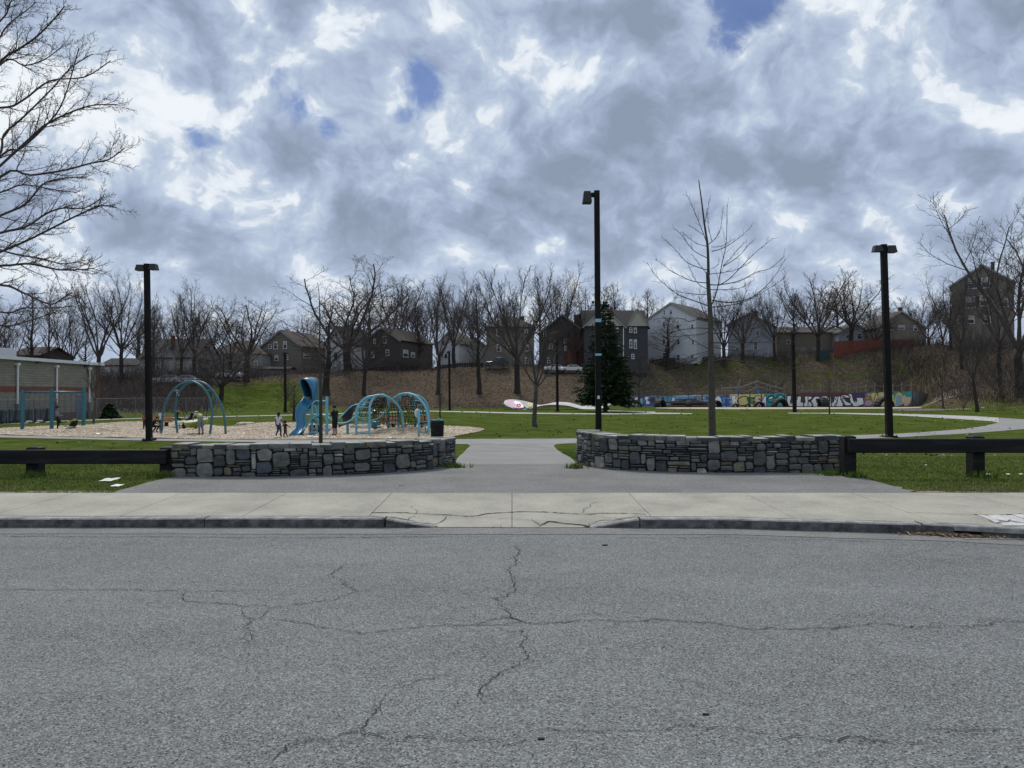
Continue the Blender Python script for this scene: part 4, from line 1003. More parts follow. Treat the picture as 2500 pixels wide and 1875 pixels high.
EXTRA = [(150, 725, 'behind the school corner, in the back row'), (330, 770, 'beyond the near left lamp post, in the back row'), (415, 745, 'behind the chimney of the grey gabled house'), (515, 750, 'behind the brown hipped roof, left side'), (640, 775, 'behind the left slope of the brown shingled gable house'), (735, 760, 'behind the right slope of the brown shingled gable house'), (905, 705, 'behind the gable of the dark brown shingled house'), (1005, 715, 'behind the wing roof of the dark brown shingled house'), (1045, 700, 'just left of the small white house, in the back row'), (1150, 715, 'behind the pale narrow house'), (1215, 700, 'behind the left corner of the square brown house'), (1320, 680, 'between the square brown and the red brick house'), (1445, 700, 'behind the spruce tip'), (1650, 720, 'behind the ridge of the large white house'), (1850, 710, 'behind the roof of the blue grey house'), (1965, 700, 'behind the left half of the long tan building'), (2045, 690, 'behind the right half of the long tan building'), (2110, 725, 'behind the small blue house'), (2180, 750, 'behind the left slope of the tan gable house'), (2250, 725, 'behind the right slope of the tan gable house'), (2300, 700, 'left of the tall brown house, in the back row')]
for i, (px, yt, where) in enumerate(EXTRA):
    place_tree(('vase1', 'slim1', 'vase2', 'vase4', 'round')[i % 5], 'pale distant bare tree ' + where, px + rbg.uniform(-4, 4), yt + rbg.uniform(-12, 12), rbg.uniform(80, 150), Y=rbg.uniform(188, 210), group='distant bare trees behind the houses')
place_tree('vase1', 'big bare tree at the right frame edge before the tall brown house', 2492, 466, 360, Y=112)
place_tree('vase2', 'dense bare tree on the right bank before the tall brown house', 2440, 640, 150, Y=125)
place_tree('vase4', 'tall bare tree left of the big right edge tree', 2350, 690, 120, Y=138)
place_tree('vase4', 'bare tree on the right bank leaning left towards the park', 2385, 735, 120, Y=96, lean=-.16)
place_tree('small', 'small crooked bare tree on the right bank leaning left', 2304, 862, 90, Y=112, lean=-.13)
place_tree('small', 'pale young bare tree alone on the lawn left of the centre lamp', 1308, 775, 205, ybase=1042)
place_tree('small', 'small pale bare tree at the foot of the bank right of the spruce', 1562, 862, 120, Y=128)
place_tree('small', 'multi stemmed bare young tree before the school corner', 229, 876, 62, ybase=1041)
place_tree('slim2', 'thin sapling on the grass left of the blue slide', 717, 935, 40, ybase=1027)
place_tree('slim2', 'leafless thin sapling on the bank above the climbing net', 1074, 900, 22, Y=75)
place_tree('slim1', 'thin sapling before the white graffiti letters', 2024, 925, 32, ybase=1011)
place_tree('slim2', 'thin sapling beside the base of the far left lamp', 697, 900, 46, Y=104)
# bushes and brush on the bank
rb = random.Random(77)
BUSH = [('leafless bush on the bank behind the chain link fence, beside the lamp', 300, 930, 90, 100), ('leafless bush on the bank left of the arch swing top', 360, 905, 110, 108), ('leafless bush on the bank inside the arch of the swing', 455, 918, 90, 110), ('leafless bush at the crest left of the brown shingled gable house', 620, 885, 90, 143),
        ('leafless bush at the crest below the pale grey house', 830, 872, 110, 153), ('leafless bush at the crest above the black climbing net', 985, 870, 100, 157), ('leafless bush at the crest right of the small white house', 1040, 872, 80, 158),
        ('pale twigged bush at the foot of the right bank', 2352, 905, 80, 108), ('leafless bush at the right end of the red board fence', 2250, 845, 120, 150), ('dark tangled bush at the right frame edge under the big tree', 2450, 850, 170, 112), ('leafless bush behind the far end of the graffiti wall', 2160, 905, 90, 146), ('low leafless bush on the bank above the yellow graffiti', 1890, 915, 80, 146), ('low leafless bush at the crest before the long tan building', 1935, 845, 110, 166), ('low leafless bush at the crest under the large white house', 1650, 868, 120, 166)]
for lab, px, yt, w, Y in BUSH: place_tree('shrub', lab, px, yt, w, Y=Y, cat='bush', name='bare_bush')
mb = MB(); segs = 0
for q_ in range(15500):
    dn = q_ >= 8500; u = rb.uniform(60, 2560) if not dn else (rb.uniform(2120, 2600) if q_ < 12800 else rb.uniform(225, 520)); 
    if 1190 < u < 1450 and rb.random() < .5: continue
    t = rb.uniform(.30 if u > 1000 else .12, 1.08) if dn else rb.gauss(1.02, .07) if rb.random() < .68 else rb.uniform(.25, 1.0)
    if t < .85 and 520 < u < 1500 : continue
    d = lerp(itp(FOOT, u), itp(CREST, u), t); x = (u - 1250) / F * d; z = gz(x, d); h = rb.uniform(.4, 2.2) * (1.7 if (u < 640 or u > 2150) else .9) * (.6 if t < .85 and not dn else 1) * (.75 if dn else 1)
    a, l = rb.uniform(0, 6.28), rb.uniform(.1, .8); p = Vector((x, d, z - .1)); q = p + Vector((cos(a) * l * h * .4, sin(a) * l * h * .4, h * .6)); e = q + Vector((cos(a + rb.uniform(-1, 1)) * l * h * .6, sin(a) * l * h * .5, h * rb.uniform(-.1, .4)))
    mb.mi = rb.choice((0, 0, 1)); r_ = rb.uniform(.018, .04); mb.tube([p, q, e], [r_, r_ * .7, r_ * .35], 3, cap=False)
    if rb.random() < .6: mb.tube([q, q + Vector((rb.uniform(-.4, .4), rb.uniform(-.4, .4), rb.uniform(.1, .6))) * h * .6], [r_ * .6, r_ * .3], 3, cap=False)
kind(mb.build('undergrowth', [MT['twig'], MT['twigr']]), 'stuff')
# fallen leaves over the bank
mb = MB(); LM = [plain('leaf_dark', (.045, .033, .024), .9), plain('leaf_mid', (.10, .075, .052), .9), plain('leaf_pale', (.20, .155, .11), .9)]
for _ in range(24000):
    u = rb.uniform(200, 2600); t = rb.uniform(.02, 1.05)
    gm = max(0, 1 - abs(u - 640) / 190) * (1 if t < .75 else 0)
    if rb.random() < gm or (u > 2330 and rb.random() < .6 and t < .5): continue
    pale = 1500 < u < 1850 and t < .5
    d = lerp(itp(FOOT, u), itp(CREST, u), t); x = (u - 1250) / F * d; z = gz(x, d); s = rb.uniform(.05, .15) * (1.25 if pale else 1); a = rb.uniform(0, 6.28)
    mb.mi = rb.choice((1, 2, 2)) if pale else rb.choice((0, 0, 1, 1, 2)) if rb.random() < .8 else 0
    mb.poly([(x + s * cos(a), d + s * sin(a), z + rb.uniform(0, .1)), (x - s * sin(a) * .6, d + s * cos(a) * .6, z + rb.uniform(.02, .16)), (x - s * cos(a), d - s * sin(a), z + rb.uniform(.02, .16)), (x + s * sin(a) * .6, d - s * cos(a) * .6, z + rb.uniform(0, .1))])
kind(mb.build('fallen_leaves', LM), 'stuff')
# ---------------------------------------------------------- spruce
def spruce(label, px, ybase, ytop, wpx, seed, n_wh, Y=None):
    rr = random.Random(seed); b = ground(px, ybase) if Y is None else ground(px, Y=Y); H = EYE + ray(px, ytop)[1] * b.y - b.z; R = wpx / 2 * b.y / F
    t = thing('spruce_tree', label, 'evergreen tree', (b.x, b.y, b.z)); tr = MB(); tr.tube([b - UP * .2, b + UP * H * .3, b + UP * H * .7, b + UP * H], [H * .021, H * .017, H * .009, .02], 8); tr.build('trunk', MT['barkd'], t)
    cr = MB(); n = n_wh
    for i in range(n):
        f = (i + rr.random() * .6) / n; z = H * (.115 + .885 * f); L = R * (1 - f) ** .78 * 1.06 + .12; k = max(7, int(20 * (1 - f * .5)))
        for j in range(k):
            az = rr.uniform(0, 6.28); l = L * rr.uniform(.68, 1.12) * (1 + .13 * sin(az * 3 + i)); base = b + UP * z
            drop = rr.uniform(-.05, .30) + .18 * (1 - f); steps = max(3, int(l / .26)); prev = None
            for s in range(1, steps + 1):
                q = s / steps; rad_ = l * q; zz_ = -drop * rad_ * (1.2 - .55 * q) + .05 * rad_ * (q > .8)
                c = base + Vector((cos(az) * rad_, sin(az) * rad_, zz_))
                if q < .25 and f < .85: continue
                for w in range(5 if q > .5 else 3):
                    a2 = az + rr.uniform(-1.2, 1.2); sl = rr.uniform(.24, .5) * (.55 + .45 * (1 - f)); wd = sl * rr.uniform(.22, .38); d = Vector((cos(a2), sin(a2), rr.uniform(-.55, .15))).normalized(); sd_ = Vector((-d.y, d.x, rr.uniform(-.5, .5))).normalized() * wd
                    cr.poly([c - sd_, c + d * sl, c + sd_]); cr.poly([c + UP * .03, c + d * sl * .8 - UP * sl * .5 + sd_ * .4, c - UP * .16])
    cr.build('crown', MT['needle'], t)
    return t
spruce('dark green spruce standing behind the centre lamp post', 1478, 1005.5, 734, 132, 5, 48)
spruce('small dark evergreen beside the chain link fence by the school corner', 268, 1022, 984, 30, 9, 14)
# ---------------------------------------------------------- young oak before the right wall: limbs follow the photograph's silhouette, spread in depth
def young_tree(label, base_px, Y, stem, limbs, r0, seed, bark, P, tip=.5):
    rr = random.Random(seed); b = ground(base_px, Y=Y); t = thing('young_tree', label, 'tree', tuple(b)); tr = MB(); cr = MB()
    st = [b - UP * .2] + [at(x, y, Y) for x, y in stem]; n = len(st); tr.tube(spl(st, 3), [r0 * (1.15 - 1.08 * (i / (3 * (n - 1))) ** .85) + .006 for i in range(3 * (n - 1) + 1)], 9); tr.build('trunk', MT[bark], t, smooth=True)
    for k, L in enumerate(limbs):
        dy = rr.uniform(-1, 1) * abs(L[-1][0] - L[0][0]) / F * Y * .55; m = len(L)
        P3 = spl([at(x, y, Y + dy * (i / (m - 1))) for i, (x, y) in enumerate(L)], 3); ln = sum((q - p).length for p, q in zip(P3, P3[1:]))
        grow(cr, P3[0], UP, ln, max(.009, min(r0 * .3, .007 + ln * .0048)), 2, P, rr, pts=P3)
    cr.build('crown', MT['bark' if bark != 'barkp' else 'bark'], t)
    return t
s7 = 600 / 2212; Q7 = lambda pts: zz(1400, 440, s7, pts)
s6 = 500 / 2074; Q6 = lambda pts: zz(1500, 650, s6, pts)
PO = tp(maxl=3, seg=(5, 5, 5, 3, 2), n=(0, 0, 11, 0, 0), ang=(0, 0, .62, 0, 0), ratio=(0, 0, .17, .3, 0), t0=(0, 0, .25, 0, 0), up=(0, 0, .03, .10, 0), wander=(0, 0, .05, .08, 0), sides=(6, 5, 4, 3, 3), rr=.5, rmin=.006, tipend=.6)
oak_l = [Q7(l) for l in [
 [(1228, 1135), (1100, 1090), (950, 1035), (870, 975), (750, 870), (664, 742)], [(1215, 1030), (1030, 1020), (880, 985)], [(1207, 925), (1080, 910), (960, 860), (850, 795), (735, 705)],
 [(1200, 808), (1100, 775), (1010, 730), (900, 605), (792, 510)], [(1205, 700), (1090, 640), (1030, 570), (970, 490), (903, 430)], [(1205, 595), (1110, 570), (1040, 520), (980, 470)], [(1205, 575), (1165, 470), (1110, 330), (1060, 210), (1012, 115)],
 [(1165, 490), (1100, 445), (1035, 404)], [(1180, 400), (1200, 300), (1232, 148)], [(1210, 580), (1280, 520), (1325, 430), (1348, 243)], [(1245, 545), (1215, 420), (1208, 290)], [(1245, 640), (1350, 610), (1490, 520), (1608, 410)], [(1240, 600), (1330, 595), (1442, 530)],
 [(1240, 1130), (1290, 1000), (1335, 760), (1375, 560), (1383, 220)], [(1345, 770), (1420, 700), (1480, 620), (1560, 545)], [(1350, 775), (1480, 690), (1560, 600), (1625, 538)], [(1310, 945), (1400, 890), (1520, 770), (1640, 650), (1798, 520)],
 [(1225, 940), (1320, 940), (1500, 905), (1640, 830), (1780, 790), (1898, 680)], [(1240, 800), (1300, 760), (1310, 700)], [(1225, 845), (1350, 830), (1480, 800), (1600, 735)], [(1230, 985), (1350, 985), (1500, 970), (1620, 905)],
 [(1250, 1080), (1400, 1100), (1560, 1075), (1680, 1000), (1800, 880), (1905, 710)], [(1255, 1140), (1380, 1130), (1550, 1090), (1700, 1010), (1915, 872)], [(1205, 850), (1120, 740), (1065, 665)], [(1215, 985), (1120, 930), (1060, 820), (1030, 750)]]]
oak_l += [Q6(l) for l in [[(950, 560), (850, 540), (750, 560), (690, 530), (520, 525), (400, 540)], [(950, 630), (830, 625), (700, 640), (560, 670), (380, 680)], [(960, 660), (870, 690), (750, 700), (560, 715), (330, 715)],
 [(990, 680), (1130, 670), (1260, 640), (1420, 630), (1560, 590), (1800, 560)], [(985, 640), (1100, 625), (1250, 590)], [(1000, 775), (1200, 775), (1500, 770), (1830, 765)], [(1010, 820), (1180, 850), (1420, 855), (1540, 830)],
 [(960, 840), (850, 780), (720, 700), (600, 600)], [(950, 880), (870, 910), (740, 980), (560, 1020)], [(960, 900), (880, 960), (700, 1030), (500, 1085), (250, 1075)], [(1010, 965), (1100, 940), (1250, 960), (1420, 985), (1600, 1035), (1830, 1030), (2070, 1015)], [(960, 1020), (920, 1010), (890, 970), (940, 925)], [(960, 860), (800, 900), (690, 950), (600, 940)]]]
young_tree('tall young bare tree with level limbs behind the right stone wall', 1740, 25, [(1740, 1078)] + Q6([(990, 1580), (985, 1300), (980, 1000), (975, 700), (972, 500), (955, 250), (945, 60)]) + Q7([(1215, 850), (1208, 600), (1180, 400), (1155, 200), (1128, 0)]), oak_l, .12, 3, 'barkp', PO)
s3 = 550 / 2212; Q3 = lambda pts: zz(600, 850, s3, pts)
s4 = 540 / 2212; Q4 = lambda pts: zz(560, 620, s4, pts)
sap = [Q3(l) for l in [[(715, 280), (640, 262), (560, 255), (460, 265), (360, 235)], [(710, 200), (600, 180), (480, 165), (340, 175), (230, 160)], [(735, 275), (790, 285), (850, 250), (960, 230), (1060, 235), (1140, 200)], [(735, 290), (800, 290), (880, 265), (960, 240)], [(730, 215), (830, 215), (930, 165), (1040, 135), (1090, 100)], [(720, 150), (790, 100), (850, 40)], [(715, 120), (660, 60), (600, -10)]]]
sap += [Q4(l) for l in [[(900, 960), (830, 900), (790, 850), (690, 780), (570, 700), (460, 640)], [(905, 900), (960, 800), (1010, 700)], [(900, 800), (880, 700), (860, 560)], [(905, 870), (980, 880), (1060, 800), (1130, 740)], [(900, 1000), (820, 1010), (700, 960), (560, 850), (500, 830)], [(905, 940), (1000, 960), (1120, 900)]]]
young_tree('slender young bare tree behind the left stone wall, before the playground', 783, 28, [(783, 1092), (783, 1000), (782, 920), (780, 850), (781, 780), (778, 700)], sap, .075, 8, 'bark', PO)
# ---------------------------------------------------------- big street tree whose branches reach in from the left
rr = random.Random(4); TB = Vector((-16.4, 20.5, gz(-16.4, 20.5)))
tt = thing('street_tree', 'large bare tree at left whose branches reach across the upper left sky', 'tree', tuple(TB))
tr = MB(); tr.tube([TB - UP * .3, TB + UP * 1.2, TB + UP * 3.2, TB + UP * 5.5 + Vector((.2, 0, 0)), TB + UP * 9, TB + UP * 12.5], [.44, .34, .30, .25, .15, .04], 10); tr.build('trunk', MT['bark'], tt, smooth=True)
PB = tp(maxl=5, seg=(6, 8, 8, 6, 5, 3), sides=(8, 6, 5, 4, 3, 3), n=(0, 9, 22, 9, 4, 0), ang=(0, .5, .60, .72, .85, .8), ratio=(0, .40, .14, .38, .40, .5), t0=(0, .2, .15, .1, .1, .1), up=(0, .04, .03, .03, .03, .03), wander=(.1, .08, .10, .15, .22, .25), rr=.5, rmin=.0045, tipend=.6)
cr = MB(); sL = 330 / 702
QL = lambda pts: [(x * sL, y * sL) for x, y in pts]
limbs = [
 ([(-150, 560)], QL([(0, 815), (110, 770), (250, 640), (330, 520), (410, 250)]), 22, 19.5), ([(-160, 640)], QL([(0, 920), (160, 910), (330, 885), (470, 848), (560, 830), (640, 775)]), 21, 18.5),
 ([(-170, 690)], QL([(0, 1310), (140, 1250), (300, 1170), (420, 1110), (520, 1070), (605, 1078)]), 20.5, 19), ([(-150, 300)], QL([(0, 320), (90, 260), (190, 190), (270, 110), (335, 32)]), 20, 18),
 ([(-160, 620)], QL([(0, 1210), (130, 1180), (240, 1110), (330, 1080), (440, 1080), (540, 1020)]), 19.5, 21), ([(-160, 560)], QL([(-20, 830), (20, 700), (130, 600), (270, 460), (370, 350), (480, 280)]), 20.5, 22),
 ([(-170, 560)], QL([(150, 725), (250, 640), (400, 570), (500, 545), (610, 543)][0:5]), 20.5, 21), ([(-170, 640)], QL([(0, 1380), (150, 1370), (300, 1400), (420, 1400), (490, 1393)]), 19.5, 18.5),
 ([(-170, 700)], QL([(0, 1480), (120, 1520), (260, 1580), (330, 1545), (375, 1520)]), 20, 19), ([(-170, 250)], QL([(0, 560), (120, 520), (260, 420), (440, 400), (575, 315)]), 20.5, 21.5),
 ([(-160, 200)], QL([(0, 110), (40, 40), (80, -40)]), 19, 19), ([(-150, 420)], QL([(-10, 345), (130, 340), (230, 310), (330, 235)]), 19, 20), ([(-170, 600)], QL([(0, 1120), (130, 1060), (220, 960), (300, 930), (430, 920)]), 20, 21),
 ([(-170, 690)], QL([(0, 1620), (120, 1600), (260, 1600), (380, 1590)]), 20.5, 21.5), ([(-150, 760)], QL([(0, 1690), (100, 1680), (230, 1640), (320, 1610)]), 21.5, 22), ([(-160, 100)], QL([(-60, 240), (40, 130), (130, 60), (190, 10)]), 21, 22),
 ([(-160, 520)], QL([(0, 1000), (120, 960), (280, 985), (400, 1000)]), 21, 22), ([(-160, 560)], QL([(40, 1310), (200, 1340), (330, 1370), (440, 1350)]), 20.5, 21)]
for a, L, y0, y1 in limbs:
    pp = a + L; m = len(pp); ps = [at(x, y, lerp(y0, y1, i / (m - 1))) for i, (x, y) in enumerate(pp)]
    zt = max(TB.z + 1.8, min(TB.z + 9.5, ps[0].z - .6)); ps = [Vector((TB.x + (.15 if zt > 4 else 0), TB.y, zt))] + ps
    P3 = spl(ps, 4); ln = sum((q - p).length for p, q in zip(P3, P3[1:]))
    grow(cr, P3[0], UP, ln, .034 + .010 * (m > 5), 2, PB, rr, pts=P3)
for i in range(10):                                # the side of the crown beyond the frame
    a = rr.uniform(1.9, 4.4); z = rr.uniform(3, 10); e = rr.uniform(.5, 1.2); grow(cr, TB + UP * z, Vector((cos(a) * sin(e), sin(a) * sin(e), cos(e))), rr.uniform(4, 6), .07, 3, PB, rr)
cr.build('crown', MT['twig'], tt)
# ================================================================== houses along the top of the bank
WM = {
 'grey': material('grey_siding', [(.30, .30, .295), (.38, .375, .365)], scale=1, stretch=(.3, .3, 5)), 'white': material('white_siding', [(.56, .58, .60), (.66, .68, .70)], scale=1, stretch=(.3, .3, 5)),
 'pale': material('pale_siding', [(.30, .295, .28), (.37, .365, .35)], scale=1, stretch=(.3, .3, 5)), 'brown': material('brown_shingle_wall', [(.15, .132, .108), (.21, .185, .15)], scale=3),
 'dkbrown': material('dark_brown_shingle_wall', [(.070, .058, .052), (.105, .088, .080)], scale=3), 'dark': material('charcoal_shingle_wall', [(.042, .042, .047), (.068, .068, .075)], scale=3),
 'blue': material('blue_grey_siding', [(.32, .345, .39), (.39, .42, .47)], scale=1, stretch=(.3, .3, 5)), 'tan': material('tan_wall', [(.20, .175, .14), (.26, .23, .185)], scale=2),
 'cream': material('cream_gable_siding', [(.36, .35, .29), (.44, .43, .36)], scale=1, stretch=(.3, .3, 5)), 'brick': MT['brick'], 'bigbrown': material('brown_block_wall', [(.165, .148, .122), (.22, .20, .165)], scale=2)}
TRIM = plain('house_trim', (.33, .34, .34), .7); TRIMD = plain('dark_trim', (.07, .07, .07), .8)
class House:
    def __init__(s, label, pxl, pxr, ybase, yeave, Y, a=0., depth=11., wall='grey', name='house', cat='house'):
        s.Y, s.a, s.c, s.s = Y, a, cos(a), sin(a)
        A = at(pxl, yeave, Y); zb = gz(A.x, A.y) - .6; s.zb = zb; s.A = Vector((A.x, A.y, zb)); s.ez = A.z - zb
        uR = ray(pxr, 960)[0]; s.w = (uR * A.y - A.x) / (s.c + uR * s.s); s.d = depth; s.wall = wall
        s.t = thing(name, label, cat, (A.x, A.y, zb), -a)
    def loc(s, px, py):                                  # pixel -> (along the front, height) in the plane of the front
        u, v = ray(px, py); A = s.A; k = (u * A.y - A.x) / (s.c + u * s.s); y = A.y - k * s.s
        return k, EYE + v * y - s.zb
    def locside(s, px, py):                              # same on the right hand side wall
        B = s.A + Vector((s.c, -s.s, 0)) * s.w; u, v = ray(px, py); k = (u * B.y - B.x) / (s.s - u * s.c); y = B.y + k * s.c
        return k, EYE + v * y - s.zb
    def front_gable(s, pk, roof='roof', ov=.35, trim=None):
        px, py = pk; x, h = s.loc(px, py); x = s.w / 2 if abs(x - s.w / 2) < s.w * .2 else x; w, e, d = s.w, s.ez, s.d
        mb = MB(); mb.extr([(0, 0, 0), (w, 0, 0), (w, 0, e), (x, 0, h - .12), (0, 0, e)], (0, d, 0)); mb.build('wall', WM[s.wall], s.t, local=True)
        mb = MB(); th = .16; kl, kr = (h - e) / x, (h - e) / (w - x)
        mb.extr([(-ov, -ov, e - ov * kl), (x, -ov, h), (w + ov, -ov, e - ov * kr), (w + ov, -ov, e - ov * kr + th), (x, -ov, h + th), (-ov, -ov, e - ov * kl + th)], (0, d + 2 * ov, 0)); mb.build('roof', MT[roof], s.t, local=True)
        mb = MB(); q = .22; mb.mi = 0
        mb.extr([(-ov, -ov - .03, e - ov * kl - q), (-ov, -ov - .03, e - ov * kl + th * .6), (x, -ov - .03, h + th * .6), (w + ov, -ov - .03, e - ov * kr + th * .6), (w + ov, -ov - .03, e - ov * kr - q), (x, -ov - .03, h - q)], (0, .025, 0)); mb.build('bargeboard', trim or TRIM, s.t, local=True)
        s.pk = (x, h)
    def side_ridge(s, ypk, roof='roof', ov=.3, gabs=(), gwall=None, hip=False):
        h = s.loc((CX + F * (s.A.x + s.w / 2) / s.A.y), ypk)[1]; w, e, d = s.w, s.ez, s.d; m = d * .5; hp = min(w * .42, m) if hip else 0
        mb = MB(); mb.extr([(0, 0, 0), (0, d, 0), (0, d, e), (0, m, h - .1), (0, 0, e)][::-1], (w, 0, 0)) if not hip else mb.bbox((0, 0, 0), (w, d, e)); mb.build('wall', WM[s.wall], s.t, local=True)
        mb = MB(); th = .16
        if hip:
            k = mb.pts([(-ov, -ov, e), (w + ov, -ov, e), (w + ov, d + ov, e), (-ov, d + ov, e), (hp, m, h), (w - hp, m, h)])
            for f in ((0, 1, 5, 4), (1, 2, 5), (2, 3, 4, 5), (3, 0, 4), (3, 2, 1, 0)): mb.face(*[k + i for i in f])
        else: mb.extr([(-ov, -ov, e - .1), (-ov, m, h), (-ov, d + ov, e - .1), (-ov, d + ov, e - .1 + th), (-ov, m, h + th), (-ov, -ov, e - .1 + th)][::-1], (w + 2 * ov, 0, 0))
        rf = mb.build('roof', MT[roof], s.t, local=True)
        for (gl, gr, gy) in gabs:                        # front facing cross gables
            a_, _ = s.loc(gl, 900); b_, _ = s.loc(gr, 900); gh = s.loc((gl + gr) / 2, gy)[1]; x = (a_ + b_) / 2
            mb = MB(); mb.extr([(a_, -.25, e - .05), (b_, -.25, e - .05), (x, -.25, gh)], (0, m, 0)); mb.build('gable', WM[gwall or s.wall], s.t, local=True)
            mb = MB(); kk = (gh - e) / (x - a_); o = .3
            mb.extr([(a_ - o, -.5, e - o * kk), (x, -.5, gh), (b_ + o, -.5, e - o * kk), (b_ + o, -.5, e - o * kk + th), (x, -.5, gh + th), (a_ - o, -.5, e - o * kk + th)], (0, m + .3, 0)); mb.build('gable_roof', MT[roof], s.t, local=True)
            mb = MB(); mb.extr([(a_ - o, -.53, e - o * kk - .2), (a_ - o, -.53, e - o * kk + .06), (x, -.53, gh + .08), (b_ + o, -.53, e - o * kk + .06), (b_ + o, -.53, e - o * kk - .2), (x, -.53, gh - .2)], (0, .025, 0)); mb.build('bargeboard', TRIM, s.t, local=True)
        s.roofh = h
    def window(s, px, py, w, h, side=False, front=0., blind=.45, frame=None, shut=False):
        """w, h in photograph pixels"""
        k, z = (s.locside if side else s.loc)(px, py); ww, hh = w * s.Y / F, h * s.Y / F
        if side: ww = w * s.Y / F / max(.3, s.s)
        def T(x, y, z_): return (x, y, z_) if not side else (s.w - y, x, z_)
        y0 = front
        def bb(mb, a, b):
            a, b = T(*a), T(*b); mb.bbox([min(a[i], b[i]) for i in range(3)], [max(a[i], b[i]) for i in range(3)])
        fw = .10; mb = MB()
        bb(mb, (k - ww / 2, y0 - .06, z - hh / 2), (k - ww / 2 + fw, y0 + .02, z + hh / 2)); bb(mb, (k + ww / 2 - fw, y0 - .06, z - hh / 2), (k + ww / 2, y0 + .02, z + hh / 2))
        bb(mb, (k - ww / 2 + fw, y0 - .06, z + hh / 2 - fw), (k + ww / 2 - fw, y0 + .02, z + hh / 2)); bb(mb, (k - ww / 2 - .04, y0 - .10, z - hh / 2 - .05), (k + ww / 2 + .04, y0 + .02, z - hh / 2 + .07)); bb(mb, (k - ww / 2 + fw, y0 - .05, z - .03), (k + ww / 2 - fw, y0 + .0, z + .04))
        f = mb.build('window', frame or MT['white'], s.t, local=True)
        mb = MB(); bb(mb, (k - ww / 2 + fw, y0 - .015, z - hh / 2 + .07), (k + ww / 2 - fw, y0 + .0, z - .03)); bb(mb, (k - ww / 2 + fw, y0 - .015, z + .04), (k + ww / 2 - fw, y0 + .0, z + hh / 2 - fw)); mb.build('pane', MT['glass'], f, local=True)
        if blind > 0:
            mb = MB(); bb(mb, (k - ww / 2 + fw + .02, y0 - .022, z + hh / 2 - fw - (hh - .2) * blind), (k + ww / 2 - fw - .02, y0 - .017, z + hh / 2 - fw - .01)); mb.build('blind', MT['curtain'], f, local=True)
        if shut:
            for sg in (-1, 1):
                mb = MB(); c = k + sg * (ww / 2 + .28); bb(mb, (c - .22, y0 - .05, z - hh / 2), (c + .22, y0 + .01, z + hh / 2)); mb.build('shutter', TRIMD, f, local=True)
    def chimney(s, px, py, w, dep=None, hd=1.6, mat='brick'):
        k, z = s.loc(px, py); ww = w * s.Y / F; d = s.d * .5 if dep is None else dep
        k += 0; mb = MB(); mb.bbox((k - ww / 2, d - ww / 2, z - hd), (k + ww / 2, d + ww / 2, z)); mb.bbox((k - ww / 2 - .06, d - ww / 2 - .06, z - .001), (k + ww / 2 + .06, d + ww / 2 + .06, z + .12)); mb.build('chimney', WM[mat], s.t, local=True)
h = House('grey gabled house with dark roof at the left end of the bank', 342, 482, 930, 874, 140, .0, 11, 'grey'); h.side_ridge(824, gabs=((345, 427, 828), (446, 500, 830))); h.chimney(405, 818, 8, 3, hd=2.2)
h.window(415, 914, 9, 15, blind=.0, frame=TRIMD); h.window(447, 915, 9, 15, blind=0, frame=TRIMD); h.window(385, 895, 8, 14, blind=.5); h.window(470, 880, 8, 13, blind=.3)
h = House('low pale house with broad brown hipped roof', 500, 640, 930, 864, 152, .0, 12, 'pale'); h.side_ridge(826, 'roofb', hip=True); h.window(595, 889, 8, 11, blind=.2); h.window(625, 885, 8, 11); h.window(540, 885, 8, 11, blind=0)
h = House('brown shingled gable house with three small upper windows', 637, 735, 900, 846, 158, .28, 12, 'brown'); h.front_gable((683, 807), 'roofb')
h.window(659, 846, 9, 10, blind=0); h.window(673, 843, 11, 18, blind=.2); h.window(696, 842, 10, 18, blind=.4); h.window(675, 874, 10, 13, blind=.5); h.window(700, 872, 8, 12, blind=0); h.window(748, 868, 8, 12, side=True)
sh = House('low grey shed with dark flat roof below the brown shingled house', 630, 702, 925, 901, 149, .0, 4, 'pale', 'shed', 'shed'); sh.side_ridge(896, 'roof', ov=.6)
h = House('pale house with dark roof half hidden behind the largest tree', 793, 850, 905, 838, 164, .30, 11, 'white'); h.front_gable((812, 797), 'roof'); h.window(820, 868, 9, 15, blind=0, frame=TRIMD); h.window(806, 868, 8, 14, blind=.3); h.window(842, 870, 8, 14, blind=.1)
h = House('dark brown shingled gable house with long side wing', 891, 976, 905, 832, 160, .36, 15, 'dkbrown'); h.front_gable((929, 800), 'roofb'); h.window(939, 829, 10, 17, blind=.1); h.window(946, 861, 9, 15, blind=.1); h.window(915, 833, 7, 12, blind=.5); h.window(910, 866, 8, 14, blind=0); h.window(990, 863, 9, 18, side=True); h.window(1008, 866, 7, 12, side=True)
h = House('small white gabled house seen between slim trees', 1069, 1120, 905, 838, 172, .32, 11, 'white'); h.front_gable((1090, 812), 'rooft'); h.window(1083, 838, 7, 12, blind=0); h.window(1103, 840, 6, 10, blind=.4); h.window(1089, 869, 6, 9, blind=0, frame=TRIMD); h.window(1110, 866, 7, 11, blind=.3)
h = House('pale narrow house behind the small white house', 1135, 1187, 905, 845, 178, .0, 10, 'pale'); h.front_gable((1160, 824), 'rooft'); h.window(1150, 862, 7, 11); h.window(1172, 862, 7, 11)
h = House('square brown three storey house with hipped roof', 1187, 1304, 900, 798, 166, .0, 12, 'brown'); h.side_ridge(765, 'roof', ov=.5, hip=True); h.chimney(1275, 768, 12, 5, mat='dark')
